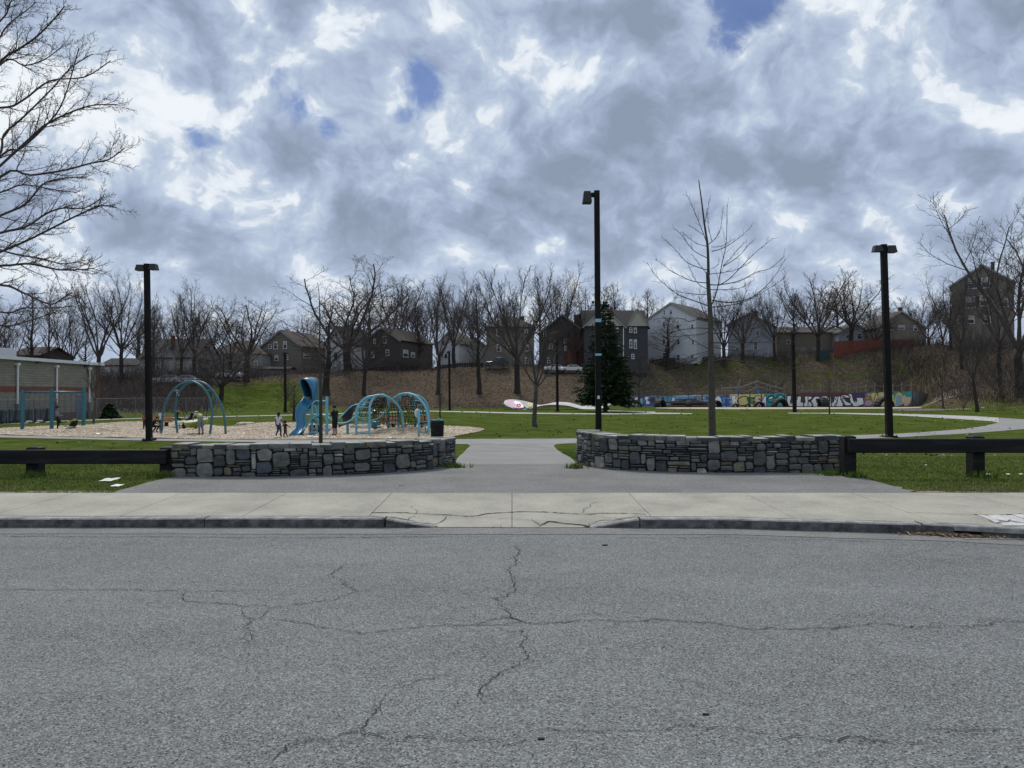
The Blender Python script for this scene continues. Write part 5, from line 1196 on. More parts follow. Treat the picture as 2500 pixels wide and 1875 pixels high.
for x, y, w, hh, b in [(1217, 811, 9, 19, .2), (1218, 849, 10, 18, .15), (1218, 881, 10, 17, .5), (1243, 844, 9, 9, 0), (1285, 812, 8, 17, .3), (1286, 849, 8, 16, .3), (1262, 880, 8, 14, 0), (1286, 880, 8, 15, .3)]: h.window(x, y, w, hh, blind=b)
h = House('dark red brick house with wide brick chimney', 1316, 1430, 900, 812, 168, .10, 13, 'dkbrown'); h.front_gable((1362, 768), 'roof'); h.chimney(1414, 766, 27, 4, hd=3)
for x, y, w, hh, b in [(1381, 834, 8, 12, .0), (1395, 833, 8, 12, .0), (1382, 850, 8, 12, .4), (1345, 845, 8, 12, 0), (1340, 880, 8, 13, 0), (1330, 815, 7, 12, 0)]: h.window(x, y, w, hh, blind=b)
mb = MB(); x0 = h.loc(1384, 860)[0]; x1 = h.loc(1427, 860)[0]; mb.bbox((x0, -1.4, 0), (x1, -.01, h.loc(1400, 826)[1])); mb.build('brick_bay', MT['brick'], h.t, local=True)
h = House('charcoal shingled house with twin cream upper gables', 1426, 1582, 900, 797, 162, .0, 12, 'dark'); h.side_ridge(752, 'roof', gabs=((1425, 1524, 748), (1530, 1584, 755)), gwall='cream'); h.chimney(1500, 745, 7, 5); h.chimney(1564, 765, 5, 5, mat='dark')
for x, y, w, hh, b in [(1540, 805, 7, 13, .1), (1551, 803, 7, 20, .5), (1540, 839, 7, 21, .2), (1551, 840, 7, 22, .3), (1507, 805, 7, 10, .5), (1510, 846, 8, 6, .5), (1545, 870, 7, 12, 0)]: h.window(x, y, w, hh, blind=b, front=-.0)
mb = MB(); k, _ = h.loc(1522, 830); mb.bbox((k - .08, -.12, 0), (k + .08, -.01, h.ez - .1)); mb.build('downpipe', MT['white'], h.t, local=True)
h = House('large white three storey house with grey roof', 1579, 1700, 892, 781, 174, .62, 15, 'white'); h.front_gable((1632, 740), 'rooft'); h.t['label'] = 'large white three storey gable house behind the young tree'
for x, y, w, hh, b in [(1638, 761, 8, 13, .3), (1622, 763, 6, 11, 0), (1621, 791, 8, 12, .2), (1655, 793, 9, 18, .5), (1621, 834, 9, 12, .1), (1656, 835, 9, 11, 0), (1656, 872, 9, 14, .1), (1690, 797, 7, 11, 0), (1692, 835, 7, 10, 0), (1622, 868, 9, 14, 0), (1690, 870, 7, 11, .2)]: h.window(x, y, w, hh, blind=b)
h.window(1706, 797, 4, 11, side=True); h.window(1716, 835, 4, 11, side=True)
h = House('blue grey gabled house with chimney right of the large white house', 1777, 1882, 885, 793, 175, .42, 12, 'blue'); h.front_gable((1822, 765), 'rooft'); h.chimney(1840, 757, 9, 4)
for x, y, w, hh, b in [(1803, 812, 8, 13, .2), (1850, 812, 8, 13, .2), (1845, 845, 10, 20, 0), (1800, 850, 8, 13, .5)]: h.window(x, y, w, hh, blind=b)
h = House('long low tan building behind the many limbed tree', 1896, 2058, 875, 812, 182, .0, 12, 'tan', 'garage_building', 'building'); h.side_ridge(795, 'rooft'); h.window(1925, 835, 9, 9, blind=0); h.window(2040, 835, 9, 9, blind=0)
for i in range(2):
    mb = MB(); a = h.loc(1955 + i * 40, 850)[0]; mb.bbox((a - 1.3, -.05, .3), (a + 1.3, -.002, 2.6)); mb.build('garage_door', WM['pale'], h.t, local=True)
h = House('small blue house with white trim above the red board fence', 2048, 2132, 865, 812, 178, .05, 10, 'blue'); h.front_gable((2089, 790), 'rooft'); h.window(2098, 820, 11, 15, blind=.1); h.window(2068, 820, 8, 12, blind=.4); h.window(2120, 822, 6, 12, blind=.2)
h = House('tan brown gable house with small red chimney', 2139, 2262, 865, 800, 172, .0, 12, 'tan'); h.front_gable((2208, 760), 'rooft'); h.chimney(2220, 747, 8, 4); h.window(2201, 799, 16, 9, blind=.6); h.window(2235, 801, 10, 14, blind=.5); h.window(2160, 815, 9, 11, blind=.1)
h = House('tall brown house with white framed shuttered windows at the right', 2322, 2478, 865, 697, 150, .55, 12, 'bigbrown'); h.front_gable((2389, 648), 'rooft', trim=TRIM); h.chimney(2424, 636, 8, 3, hd=3, mat='dkbrown')
for x, y, w, hh, b in [(2374, 692, 18, 25, .35), (2406, 690, 18, 25, .4), (2369, 738, 20, 27, .5), (2404, 734, 20, 25, .5), (2370, 780, 15, 20, .5), (2410, 780, 15, 20, .4), (2452, 738, 16, 22, .3), (2345, 780, 13, 18, .2)]: h.window(x, y, w, hh, blind=b, shut=(y < 750 and x < 2420))
h = House('low brown roofed house glimpsed above the school roof', 25, 96, 900, 868, 118, .0, 9, 'dkbrown'); h.side_ridge(845, 'roofb'); h.window(50, 876, 8, 8)
h = House('low pale house beyond the school corner', 246, 332, 930, 892, 150, .0, 9, 'pale'); h.side_ridge(874, 'roof'); h.window(262, 902, 8, 9); h.window(300, 902, 8, 9)
# ---------------------------------------------------------- red board fence, boards one by one
root = thing('board_fence', 'red board fence on the bank before the small blue house', 'fence', tuple(ground(2036, Y=168)))
a, b = at(2036, 862, 167.5), at(2232, 860, 163.5); n = 62
bm_ = MB(); bm_.box((0, 0, 0), ((b - a).length / n * .90, .05, 1.0)); bme = bm_.mesh('fence_board', MT['redfence'])
for i in range(n):
    p = a.lerp(b, (i + .5) / n); z0 = gz(p.x, p.y) - .2; zt = EYE + ray(2130, lerp(833, 828, i / n))[1] * p.y; o = link('board', bme, root); o.location = Vector((p.x, p.y, (z0 + zt) / 2)) - Vector(root.location); o.scale = (1, 1, (zt - z0) * (1 + .012 * sin(i * 5.1))); o.rotation_euler = (0, 0, math.atan2(b.y - a.y, b.x - a.x))
for dz_ in (-.6, -1.8):
    mb = MB(); mb.tube([at(2036, 831, 167.5) + Vector((0, .08, dz_)), at(2232, 829, 163.5) + Vector((0, .08, dz_))], .06, 4); mb.build('rail', MT['wood'], root)
mb = MB(); p = ground(2014, Y=168); mb.bbox((p.x - 1.1, p.y, p.z - .2), (p.x + 1.1, p.y + 1.4, p.z + 2.1)); mb.bbox((p.x - 1.16, p.y - .05, p.z + 2.101), (p.x + 1.16, p.y + 1.45, p.z + 2.2)); 
for i in range(5): mb.bbox((p.x - 1 + i * .45, p.y - .06, p.z), (p.x - .9 + i * .45, p.y - .001, p.z + 2))
tag(mb.build('dumpster', MT['bing']), 'dark green dumpster beside the left end of the red board fence', 'dumpster')
# dark low retaining edge and house yard fences along the crest
for (l, r, Y, lab, hgt, m) in [(1430, 1580, 161.0, 'dark low yard wall below the charcoal house', .9, 'rubber'), (1590, 1745, 170, 'low dark timber fence before the large white house', .9, 'barkd'), (1060, 1180, 159, 'low dark timber fence before the small white house', .8, 'barkd'), (860, 1020, 157.5, 'low dark timber fence before the dark brown shingled house', .9, 'barkd')]:
    pa, pb = ground(l, Y=Y), ground(r, Y=Y); n = int((pb - pa).length / .5); t = thing('low_fence', lab, 'fence', tuple(pa)); bm_ = MB(); bm_.box((0, 0, 0), (.46, .08, hgt + .5)); me = bm_.mesh('fence_panel_board', MT[m])
    for i in range(n):
        p = pa.lerp(pb, (i + .5) / n); o = link('board', me, t); o.location = Vector((p.x, p.y, gz(p.x, p.y) + hgt / 2 - .25)) - pa
for (l, r, Y, lab) in [(1590, 1700, 168.5, 'thin metal railing before the large white house'), (2040, 2200, 170.5, 'wire fence above the red board fence')]:
    pa, pb = ground(l, Y=Y), ground(r, Y=Y); t = thing('wire_fence', lab, 'fence', tuple(pa)); H_ = 2.0 if l < 2000 else 3.6
    for i in range(6):
        p = pa.lerp(pb, i / 5); mb = MB(); mb.tube([(p.x, p.y, gz(p.x, p.y) - .2), (p.x, p.y, gz(p.x, p.y) + H_)], .05, 5); mb.build('post', MT['galv'], t)
    for f in (1., .55):
        mb = MB(); mb.tube([(lerp(pa.x, pb.x, i / 10), lerp(pa.y, pb.y, i / 10), gz(lerp(pa.x, pb.x, i / 10), lerp(pa.y, pb.y, i / 10)) + H_ * f) for i in range(11)], .025, 4); mb.build('rail', MT['galv'], t)
# ---------------------------------------------------------- parked cars
def car(label, px, Y, col, yaw=0., dz=.0, suv=False, L=4.5):
    b = ground(px, Y=Y); t = thing('parked_car', label, 'car', (b.x, b.y, b.z + dz), yaw, 'cars parked along the top of the bank'); hh = 1.62 if suv else 1.42; w = .88
    body = plain('car_paint_%d' % px, col, .25, var=.04, bump=0, spec=.6)
    low = [(-L / 2, .35), (-L / 2 + .05, .75), (-L / 2 + .35, .88), (-L * .22, .95), (L * .30, .98), (L / 2 - .08, .92), (L / 2, .6), (L / 2 - .05, .32)]
    mb = MB(); secs = []
    for y, k in ((-w, .0), (-w + .10, .05), (w - .10, .05), (w, .0)): secs.append([(x * (1 - .01 if k == 0 else 1), y, z + (k if z > .7 else 0)) for x, z in low])
    kk = [mb.pts(s_) for s_ in secs]
    for a, b_ in zip(kk, kk[1:]):
        for i in range(8): j = (i + 1) % 8; mb.face(a + i, a + j, b_ + j, b_ + i)
    mb.face(*[kk[0] + i for i in range(7, -1, -1)]); mb.face(*[kk[-1] + i for i in range(8)]); bd = mb.build('body', body, t, local=True)
    cab = [(-L * .20, .97), (-L * .06, hh - .02), (L * (.36 if suv else .20), hh), (L * (.46 if suv else .38), .99)]
    mb = MB(); a = mb.pts([(x, -w + .08 if z < 1 else -w + .22, z) for x, z in cab]); b_ = mb.pts([(x, w - .08 if z < 1 else w - .22, z) for x, z in cab])
    for i in range(4): j = (i + 1) % 4; mb.face(a + i, a + j, b_ + j, b_ + i)
    mb.face(a + 3, a + 2, a + 1, a); mb.face(b_, b_ + 1, b_ + 2, b_ + 3); mb.build('cabin', MT['glass'], t, local=True)
    mb = MB(); mb.bbox((cab[1][0] + .02, -w + .2, hh - .03), (cab[2][0] - .02, w - .2, hh + .03))
    for x in (cab[0], cab[3]):
        i = 1 if x is cab[0] else 2
        for sy in (-1, 1): mb.tube([(x[0], sy * (w - .09), x[1]), (cab[i][0], sy * (w - .22), cab[i][1])], .04, 4)
    mb.tube([(L * .08, -w + .09, .97), (L * .08, -w + .21, hh)], .035, 4); mb.build('roof', body, t, local=True)
    for x in (-L * .31, L * .31):
        for sy in (-1, 1):
            R_ = Matrix.Rotation(pi / 2, 3, 'X'); mb = MB(); mb.lathe([(.10, -.10), (.27, -.10), (.33, -.06), (.33, .06), (.27, .10), (.10, .10)], (x, sy * (w - .09), .33), 14, R_); wh = mb.build('wheel', MT['rubber'], t, local=True)
            mb = MB(); mb.lathe([(.02, -.115), (.19, -.115), (.19, .115), (.02, .115)], (x, sy * (w - .09), .33), 10, R_); mb.build('hubcap', MT['galv'], wh, local=True)
    for sy in (-1, 1):
        mb = MB(); mb.bbox((-L / 2 - .01, sy * .62 - .16, .66), (-L / 2 + .1, sy * .62 + .16, .79)); mb.build('headlight', MT['lens'], t, local=True)
car('dark estate car parked below the square brown house', 1213, 157.5, (.03, .035, .035), .1, .5, True, 5)
car('white car parked at left before the dark red brick house', 1352, 157.5, (.55, .56, .57), .25, .35); car('white car parked beside the spruce before the red brick bay', 1394, 157, (.6, .61, .62), .1, .3)
car('silver car parked before the grey gabled house, the left one', 408, 121.5, (.42, .43, .44), .05, .1); car('silver car parked before the grey gabled house, the right one', 450, 121.5, (.38, .39, .40), .1, .1)
car('white car half hidden by brush left of the brown shingled house', 561, 134, (.5, .51, .52), .05, .1)
# ================================================================== school building
SX = -40.; ZT = EYE + (960 - 866.5) * 59 / F
def school():
    t = thing('school_building', 'pale block school building with red band and white roof edge at left', 'building', (SX, 50, GZ)); top = ZT
    m = bpy.data.materials.new('block_wall'); m.use_nodes = True; T = m.node_tree; b = T.nodes['Principled BSDF']; b.inputs['Roughness'].default_value = .9
    c = T.nodes.new('ShaderNodeTexCoord'); mp = T.nodes.new('ShaderNodeMapping'); mp.inputs['Rotation'].default_value = (radians(90), 0, radians(90)); T.links.new(c.outputs['Object'], mp.inputs[0])
    br = T.nodes.new('ShaderNodeTexBrick'); br.inputs['Scale'].default_value = 1.; br.inputs['Brick Width'].default_value = .62; br.inputs['Row Height'].default_value = .21; br.inputs['Mortar Size'].default_value = .012; br.inputs['Color1'].default_value = (.29, .265, .21, 1); br.inputs['Color2'].default_value = (.235, .215, .175, 1); br.inputs['Mortar'].default_value = (.12, .11, .095, 1)
    # brick rows follow height on the street-side wall
    sx = T.nodes.new('ShaderNodeSeparateXYZ'); T.links.new(c.outputs['Object'], sx.inputs[0]); cx = T.nodes.new('ShaderNodeCombineXYZ'); T.links.new(sx.outputs[1], cx.inputs[0]); T.links.new(sx.outputs[2], cx.inputs[1]); T.links.new(cx.outputs[0], br.inputs['Vector'])
    n = T.nodes.new('ShaderNodeTexNoise'); n.inputs['Scale'].default_value = .8; n.inputs['Detail'].default_value = 8; T.links.new(c.outputs['Object'], n.inputs['Vector'])
    mr = T.nodes.new('ShaderNodeMapRange'); mr.inputs['To Min'].default_value = .7; mr.inputs['To Max'].default_value = 1.25; T.links.new(n.outputs[0], mr.inputs[0]); vm = T.nodes.new('ShaderNodeVectorMath'); vm.operation = 'SCALE'; T.links.new(br.outputs[0], vm.inputs[0]); T.links.new(mr.outputs[0], vm.inputs['Scale']); T.links.new(vm.outputs[0], b.inputs['Base Color'])
    bp = T.nodes.new('ShaderNodeBump'); bp.inputs['Strength'].default_value = .5; bp.inputs['Distance'].default_value = .03; bp.invert = True; T.links.new(br.outputs['Fac'], bp.inputs['Height']); T.links.new(bp.outputs[0], b.inputs['Normal'])
    bz0, bz1 = 1.72, 2.16
    mb = MB(); mb.bbox((SX - 34, 22, GZ - .3), (SX, 74.4, bz0)); mb.build('lower_wall', m, t)
    mb = MB(); mb.bbox((SX - 34, 22, bz1), (SX, 74.4, top - .26)); mb.build('upper_wall', m, t)
    red = material('red_block_band', [(.17, .060, .045), (.23, .085, .062)], scale=2, stretch=(1, .4, 4)); mb = MB(); mb.bbox((SX - 34, 22, bz0), (SX + .03, 74.42, bz1)); mb.build('red_band', red, t)
    mb = MB(); mb.bbox((SX - .5, 73.9, GZ - .3), (SX + .045, 74.6, top - .26)); mb.build('corner_pier', material('rusty_brick', [(.11, .06, .045), (.17, .10, .075)], scale=3), t)
    mb = MB(); mb.bbox((SX - .6, 22, GZ - .2), (SX + .02, 73.88, GZ + .62)); mb.build('plinth', material('brown_block_plinth', [(.12, .075, .06), (.17, .11, .09)], scale=2, stretch=(1, .5, 3)), t)
    mb = MB(); mb.bbox((SX - 34.3, 21.8, top - .26), (SX + .35, 74.85, top)); mb.build('roof_edge', MT['white'], t)
    mb = MB(); mb.bbox((SX - 34, 22, top + .002), (SX - .5, 74.3, top + .05)); mb.build('roof', MT['roof'], t)
    for px in (38.5, 134.5, 214.5, -80):
        Y = -SX / ((1250 - px) / F); mb = MB(); mb.tube([(SX + .16, Y, top - .55), (SX + .16, Y, GZ + 1.5)], .08, 8); mb.bbox((SX + .01, Y - .17, top - .68), (SX + .28, Y + .17, top - .5)); mb.build('downpipe', MT['white'], t)
        mb = MB(); mb.tube([(SX + .16, Y, GZ + 1.5), (SX + .16, Y, GZ)], .12, 8); mb.build('downpipe_shoe', MT['galv'], t)
    Yd0, Yd1 = -SX / ((1250 - 185) / F), -SX / ((1250 - 203) / F); mb = MB(); mb.bbox((SX - .04, Yd0, GZ), (SX + .06, Yd1, GZ + 2.15)); d = mb.build('door', plain('grey_blue_door', (.13, .16, .22), .5), t)
    mb = MB(); mb.bbox((SX + .061, Yd1 - .22, GZ + 1.0), (SX + .12, Yd1 - .12, GZ + 1.1)); mb.build('handle', MT['galv'], d)
    for px, py in ((88, 882), (195, 888), (207, 893)):
        Y = -SX / ((1250 - px) / F); z = EYE + (960 - py) * Y / F; mb = MB(); mb.bbox((SX + .002, Y - .18, z - .12), (SX + .26, Y + .18, z + .12)); mb.build('wall_light', MT['lamp'], t)
school()
t = thing('roof_unit', 'pale ventilation box on the school roof at the left edge', 'roof unit', tuple(at(10, 862, 66) - UP * .3)); c = at(8, 856, 66); mb = MB(); mb.bbox((c.x - 1.6, c.y - .8, ZT + .05), (c.x + .62, c.y + .8, c.z + .2)); mb.build('casing', MT['white'], t)
mb = MB(); [mb.bbox((c.x - 1.4, c.y - .84, ZT + .15 + i * .12), (c.x - .3, c.y - .801, ZT + .2 + i * .12)) for i in range(4)]; mb.build('louvre', MT['galv'], t)
# rubbish carts in a row along the school wall
cart = thing('rubbish_cart', 'blue grey wheeled cart, nearest in the row by the school wall', 'bin', (0, 0, 0), 0, 'wheeled carts along the school wall')
mb = MB(); k = [mb.pts([(-a, -b, z), (a, -b, z), (a, b, z), (-a, b, z)]) for a, b, z in ((.22, .25, .08), (.30, .36, 1.0))]
for i in range(4): j = (i + 1) % 4; mb.face(k[0] + i, k[0] + j, k[1] + j, k[1] + i)
mb.face(k[0] + 3, k[0] + 2, k[0] + 1, k[0]); mb.face(*[k[1] + i for i in range(4)]); cb = mb.build('body', MT['bin'], cart, local=True)
mb = MB(); mb.extr([(-.32, -.40, 1.0), (-.32, .38, 1.0), (-.32, .34, 1.1), (-.32, -.34, 1.07)][::-1], (.64, 0, 0)); cl = mb.build('lid', MT['bin'], cart, local=True)
mb = MB(); mb.tube([(-.22, .42, .98), (.22, .42, .98)], .02, 6); ch = mb.build('handle', MT['rubber'], cart, local=True); mb = MB(); mb.bbox((.302, -.12, .5), (.31, .12, .9)); mb.bbox((-.12, -.345, .62), (.12, -.325, .9)); cs = mb.build('sticker', MT['white'], cart, local=True)
wl = []
for sx_ in (-1, 1): mb = MB(); mb.lathe([(.03, -.03), (.12, -.03), (.12, .03), (.03, .03)], (sx_ * .27, .3, .12), 12, Matrix.Rotation(pi / 2, 3, 'Y')); wl.append(mb.build('wheel', MT['rubber'], cart, local=True))
parts = [(cb, []), (cl, []), (ch, []), (cs, []), (wl[0], []), (wl[1], [])]
cart.location = (SX + .9, 58.0, GZ); cart.rotation_euler = (0, 0, pi / 2 + pi)
names = ['second', 'third', 'fourth', 'fifth', 'sixth', 'seventh', 'eighth', 'ninth', 'tenth']
for i in range(9):
    r = copy_tree(cart, parts, '%s cart, %s from the near end of the row by the school wall' % ('green' if i in (3, 4) else 'blue grey', names[i]), (SX + .9 + .05 * sin(i * 3), 58.85 + i * .82, GZ), pi * 1.5 + .1 * sin(i * 7))
    if i in (3, 4):
        for ch_ in COL.objects:
            if ch_.parent == r and ch_.name.startswith(('body', 'lid')): ch_.data = ch_.data.copy(); ch_.data.materials[0] = MT['bing']
# ---------------------------------------------------------- chain link fence
def chainlink(label, pts, H, step=.16):
    t = thing('chain_link_fence', label, 'fence', (pts[0][0], pts[0][1], GZ)); P_ = [Vector((x, y, 0)) for x, y in pts]; m = MB(); rl = MB()
    for a, b in zip(P_, P_[1:]):
        L = (b - a).length; n = max(1, int(L / 3)); d = (b - a) / L
        for i in range(n + (b is P_[-1])):
            p = a + d * (L * i / n); mb = MB(); z = gz(p.x, p.y); mb.tube([(p.x, p.y, z - .1), (p.x, p.y, z + H + .05)], .035, 6); mb.build('post', MT['galv'], t)
        rl.tube([(a + d * (L * i / 12)) + UP * (gz(*(a + d * (L * i / 12))[:2]) + H) for i in range(13)], .024, 5, cap=False)
        k = int(L / step)
        for i in range(-int(H / step), k):
            for sg in (0, 1):
                u0, u1 = i * step, i * step + H; za, zb_ = (0, H) if sg else (H, 0)
                f0 = max(0, -u0 / H); f1 = min(1, (L - u0) / H)
                if f1 <= f0: continue
                q0, q1 = a + d * (u0 + H * f0), a + d * (u0 + H * f1); g0, g1 = gz(q0.x, q0.y), gz(q1.x, q1.y); w = .006
                z0, z1 = lerp(za, zb_, f0) + g0, lerp(za, zb_, f1) + g1; m.poly([(q0.x, q0.y, z0 - w), (q1.x, q1.y, z1 - w), (q1.x, q1.y, z1 + w), (q0.x, q0.y, z0 + w)])
    rl.build('top_rail', MT['galv'], t); o = m.build('wire_mesh', MT['galv'], t); kind(o, 'stuff')
chainlink('chain link fence running from the school front to the arch swing', [(-37.6, 46), (-38, 58), (-37.8, 70), (-37.2, 76), (-36.5, 78.5), (-31.5, 82)], 1.85)
# ================================================================== graffiti wall and skate yard
YG = 133.; PAINT = {n: plain('paint_' + n, sc(c, 1.6), .7, var=.1) for n, c in dict(white=(.62, .62, .62), teal=(.04, .26, .27), yellow=(.48, .42, .16), blue=(.05, .11, .30), purple=(.06, .04, .10), maroon=(.10, .04, .05), pink=(.42, .26, .34), peach=(.52, .40, .26), sky=(.17, .34, .47), black=(.015, .015, .018), green=(.07, .22, .12), orange=(.45, .22, .06), grey=(.25, .25, .25)).items()}
gw = thing('graffiti_wall', 'long low concrete wall covered in colourful graffiti lettering', 'wall', (XP(1900, YG), YG, GZ))
def gy(px): return itp([(1510, 146), (1560, 138.5), (1640, 137), (1745, YG), (2228, YG), (2300, 139)], px)
def gwp(px, py, off=0.): return at(px, py, gy(px) - off)
joints = [1512, 1540, 1570, 1605, 1640, 1680, 1715, 1745] + [1745 + i * 28.4 for i in range(1, 18)] + [2245, 2262, 2282, 2300]
WALLG = material('graffiti_wall_concrete', [(.13, .15, .17), (.20, .21, .21)], scale=1.5)
def gtop(px): return itp([(1512, 974), (1540, 968), (1745, 965), (1760, 963), (2000, 959), (2228, 956), (2300, 965)], px)
for i, (a, b) in enumerate(zip(joints, joints[1:])):
    A_, B_ = gwp(a, 960), gwp(b, 960); A_.z = B_.z = GZ - .2; za = at(a, gtop(a), gy(a)).z; zb_ = at(b, gtop(b), gy(b)).z; d = Vector((0, .4, 0)); e = (B_ - A_).normalized() * .02
    mb = MB(); mb.extr([A_ + e, B_ - e, Vector((B_.x - e.x, B_.y, zb_)), Vector((A_.x + e.x, A_.y, za))], d); mb.build('panel', WALLG, gw)
    mb = MB(); mb.bbox((A_.x - .07, A_.y - .10, GZ - .2), (A_.x + .07, A_.y - .001, za + (.1 if i % 3 else .5))); mb.build('upright', material('rusty_upright_%d' % i, [(.12, .06, .05), (.18, .11, .10)], scale=3) if i < 1 else bpy.data.materials['rusty_upright_0'], gw)
pc = [0]
def paint(col, pts, off=.02):
    pc[0] += 1; mb = MB(); o = off + pc[0] * .0009; q = [gwp(x, y, o) for x, y in pts]; mb.poly(q); mb.build('painted_shape', PAINT[col], gw)
def fill(col, a, b, t=.06, bt=.94, off=.004, jag=3):
    r = random.Random(int(a * 3)); tp_ = [(lerp(a, b, i / 6), lerp(gtop(lerp(a, b, i / 6)), 993, t) + r.uniform(-1, 1) * (jag > 0)) for i in range(7)]; bt_ = [(lerp(b, a, i / 6), lerp(gtop(lerp(b, a, i / 6)), 993.5, bt) + r.uniform(-.8, .4)) for i in range(7)]
    paint(col, [(x, y) for x, y in bt_[::-1]] + tp_[::-1], off)
def stroke(col, pts, w, off=.05):
    pc[0] += 1; mb = MB(); o = off + pc[0] * .0009; P_ = [(p.x, p.y) for p in spl([(x, y, 0) for x, y in pts], 4)]; ra, rb_ = [], []
    for i, p in enumerate(P_):
        a, b = P_[max(i - 1, 0)], P_[min(i + 1, len(P_) - 1)]; d = Vector((b[0] - a[0], b[1] - a[1])); d = d.normalized() if d.length > 0 else Vector((1, 0)); ra.append(gwp(p[0] - d.y * w / 2, p[1] + d.x * w / 2, o)); rb_.append(gwp(p[0] + d.y * w / 2, p[1] - d.x * w / 2, o))
    mb.grid([ra, rb_]); mb.build('painted_line', PAINT[col], gw)
def bubble(x0, x1, y0, y1, shape, fillc, line='black', w=1.5):
    pts = {'A': [(.1, 1), (.35, 0), (.65, 0), (.95, 1), (.65, 1), (.5, .7), (.38, 1)], 'C': [(.95, .1), (.3, 0), (.02, .5), (.3, 1), (.95, .95), (.9, .7), (.5, .6), (.5, .35), (.95, .3)], 'K': [(.05, 0), (.4, 0), (.5, .3), (.8, 0), (1, .15), (.7, .5), (1, .9), (.75, 1), (.45, .7), (.4, 1), (.05, 1)],
           'S': [(.95, .05), (.3, 0), (.05, .25), (.25, .55), (.1, .75), (.2, 1), (.8, 1), (.98, .7), (.6, .42), (.9, .3)], 'O': [(.3, 0), (.75, 0), (1, .4), (.9, .85), (.5, 1), (.12, .85), (0, .4)], 'L': [(.1, 0), (.45, 0), (.5, .65), (.95, .6), (1, 1), (.2, 1), (.02, .8)], 'U': [(0, 0), (.35, 0), (.4, .6), (.6, .6), (.65, 0), (1, 0), (.95, .9), (.5, 1), (.05, .9)]}[shape]
    rz_ = random.Random(int(x0 * 7)); sk_ = rz_.uniform(-.25, .25); q = [(lerp(x0, x1, a + sk_ * (b - .5) + rz_.uniform(-.13, .13)), lerp(y0, y1, b + (rz_.uniform(-.10, .10) if 0 < b < 1 else 0))) for a, b in pts]; paint(fillc, q[::-1], .03); stroke(line, q + [q[0]], w)
fill('sky', 1530, 1745, .0, .55); fill('blue', 1540, 1600, .15, .95); fill('sky', 1600, 1650, .1, .9)
r = random.Random(12)
for i in range(16):
    x = 1536 + i * 12.6; y1 = 990 if x < 1640 else 978; bubble(x, x + 12, gtop(x) + r.uniform(1, 4), lerp(gtop(x), y1, r.uniform(.7, .95)), r.choice('ACKSOLU'), r.choice(['pink', 'sky', 'white', 'teal', 'blue', 'grey', 'maroon']), r.choice(['blue', 'black', 'purple']), 1.)
fill('blue', 1750, 1795, .1, .95); bubble(1744, 1762, 968, 990, 'O', 'white', 'grey'); bubble(1760, 1790, 972, 992, 'S', 'blue', 'sky', 2)
fill('yellow', 1782, 1870, .02, .96); bubble(1785, 1806, 966, 986, 'K', 'white', 'orange'); bubble(1800, 1830, 968, 990, 'O', 'yellow', 'black', 2); bubble(1822, 1842, 970, 984, 'C', 'green', 'black'); bubble(1838, 1862, 966, 988, 'S', 'peach', 'black', 1.6); bubble(1856, 1874, 968, 992, 'A', 'white', 'purple')
fill('teal', 1866, 1922, .0, .92); bubble(1874, 1892, 966, 982, 'O', 'teal', 'black', 2); bubble(1876, 1888, 968, 974, 'O', 'white', 'black', 1.2); bubble(1894, 1914, 964, 982, 'O', 'teal', 'black', 2); bubble(1900, 1910, 966, 971, 'O', 'white', 'black', 1.2)
fill('maroon', 1920, 2110, .0, .97)
for i, chh in enumerate('ULSCOUS'): bubble(1922 + i * 19.5, 1945 + i * 19.5, 967 + (i % 2), 992, chh, 'white', 'black', 1.6)
bubble(2050, 2078, 964, 990, 'C', 'white', 'black', 2); bubble(2072, 2108, 962, 992, 'U', 'white', 'black', 1.6); fill('purple', 2085, 2112, .0, .4, .06)
fill('grey', 2108, 2130, .1, .95); bubble(2108, 2128, 968, 976, 'S', 'orange', 'black', 1); bubble(2110, 2130, 976, 991, 'O', 'pink', 'purple', 1); fill('yellow', 2128, 2160, .05, .96); bubble(2130, 2146, 962, 990, 'A', 'yellow', 'black', 1.2)
fill('peach', 2150, 2190, .2, .95); bubble(2150, 2166, 962, 990, 'U', 'peach', 'yellow', 1); fill('green', 2182, 2232, .0, .5); bubble(2184, 2205, 960, 991, 'O', 'peach', 'yellow', 1.4); bubble(2188, 2200, 966, 990, 'O', 'sky', 'teal', 1); bubble(2202, 2226, 964, 992, 'O', 'peach', 'orange', 1); fill('teal', 2210, 2232, .0, .35, .05)
# long timber benches stepped before the left of the wall
st = thing('timber_terrace', 'stepped brown timber seating before the left part of the graffiti wall', 'bench', (XP(1680, 133), 133, GZ)); TW = material('brown_terrace_timber', [(.10, .065, .05), (.17, .12, .09)], scale=2, stretch=(.3, 2, 2))
for i, (l, r_, y0, y1) in enumerate([(1655, 1742, 973.5, 977), (1625, 1742, 980, 985), (1600, 1742, 989, 992)]):
    Yq = 134.6 - i * 1.3; a, b = at(l, y0, Yq), at(r_, y0, Yq); mb = MB(); mb.bbox((a.x, Yq, at(l, y1, Yq).z), (b.x, Yq + 1.2, a.z)); mb.build('tread', TW, st)
mb = MB(); a, b = at(1640, 985, 135), at(1742, 985, 135); mb.bbox((a.x, 134.2, GZ - .1), (b.x, 136.2, at(1700, 979, 134.6).z)); mb.build('riser', MT['rubber'], st)
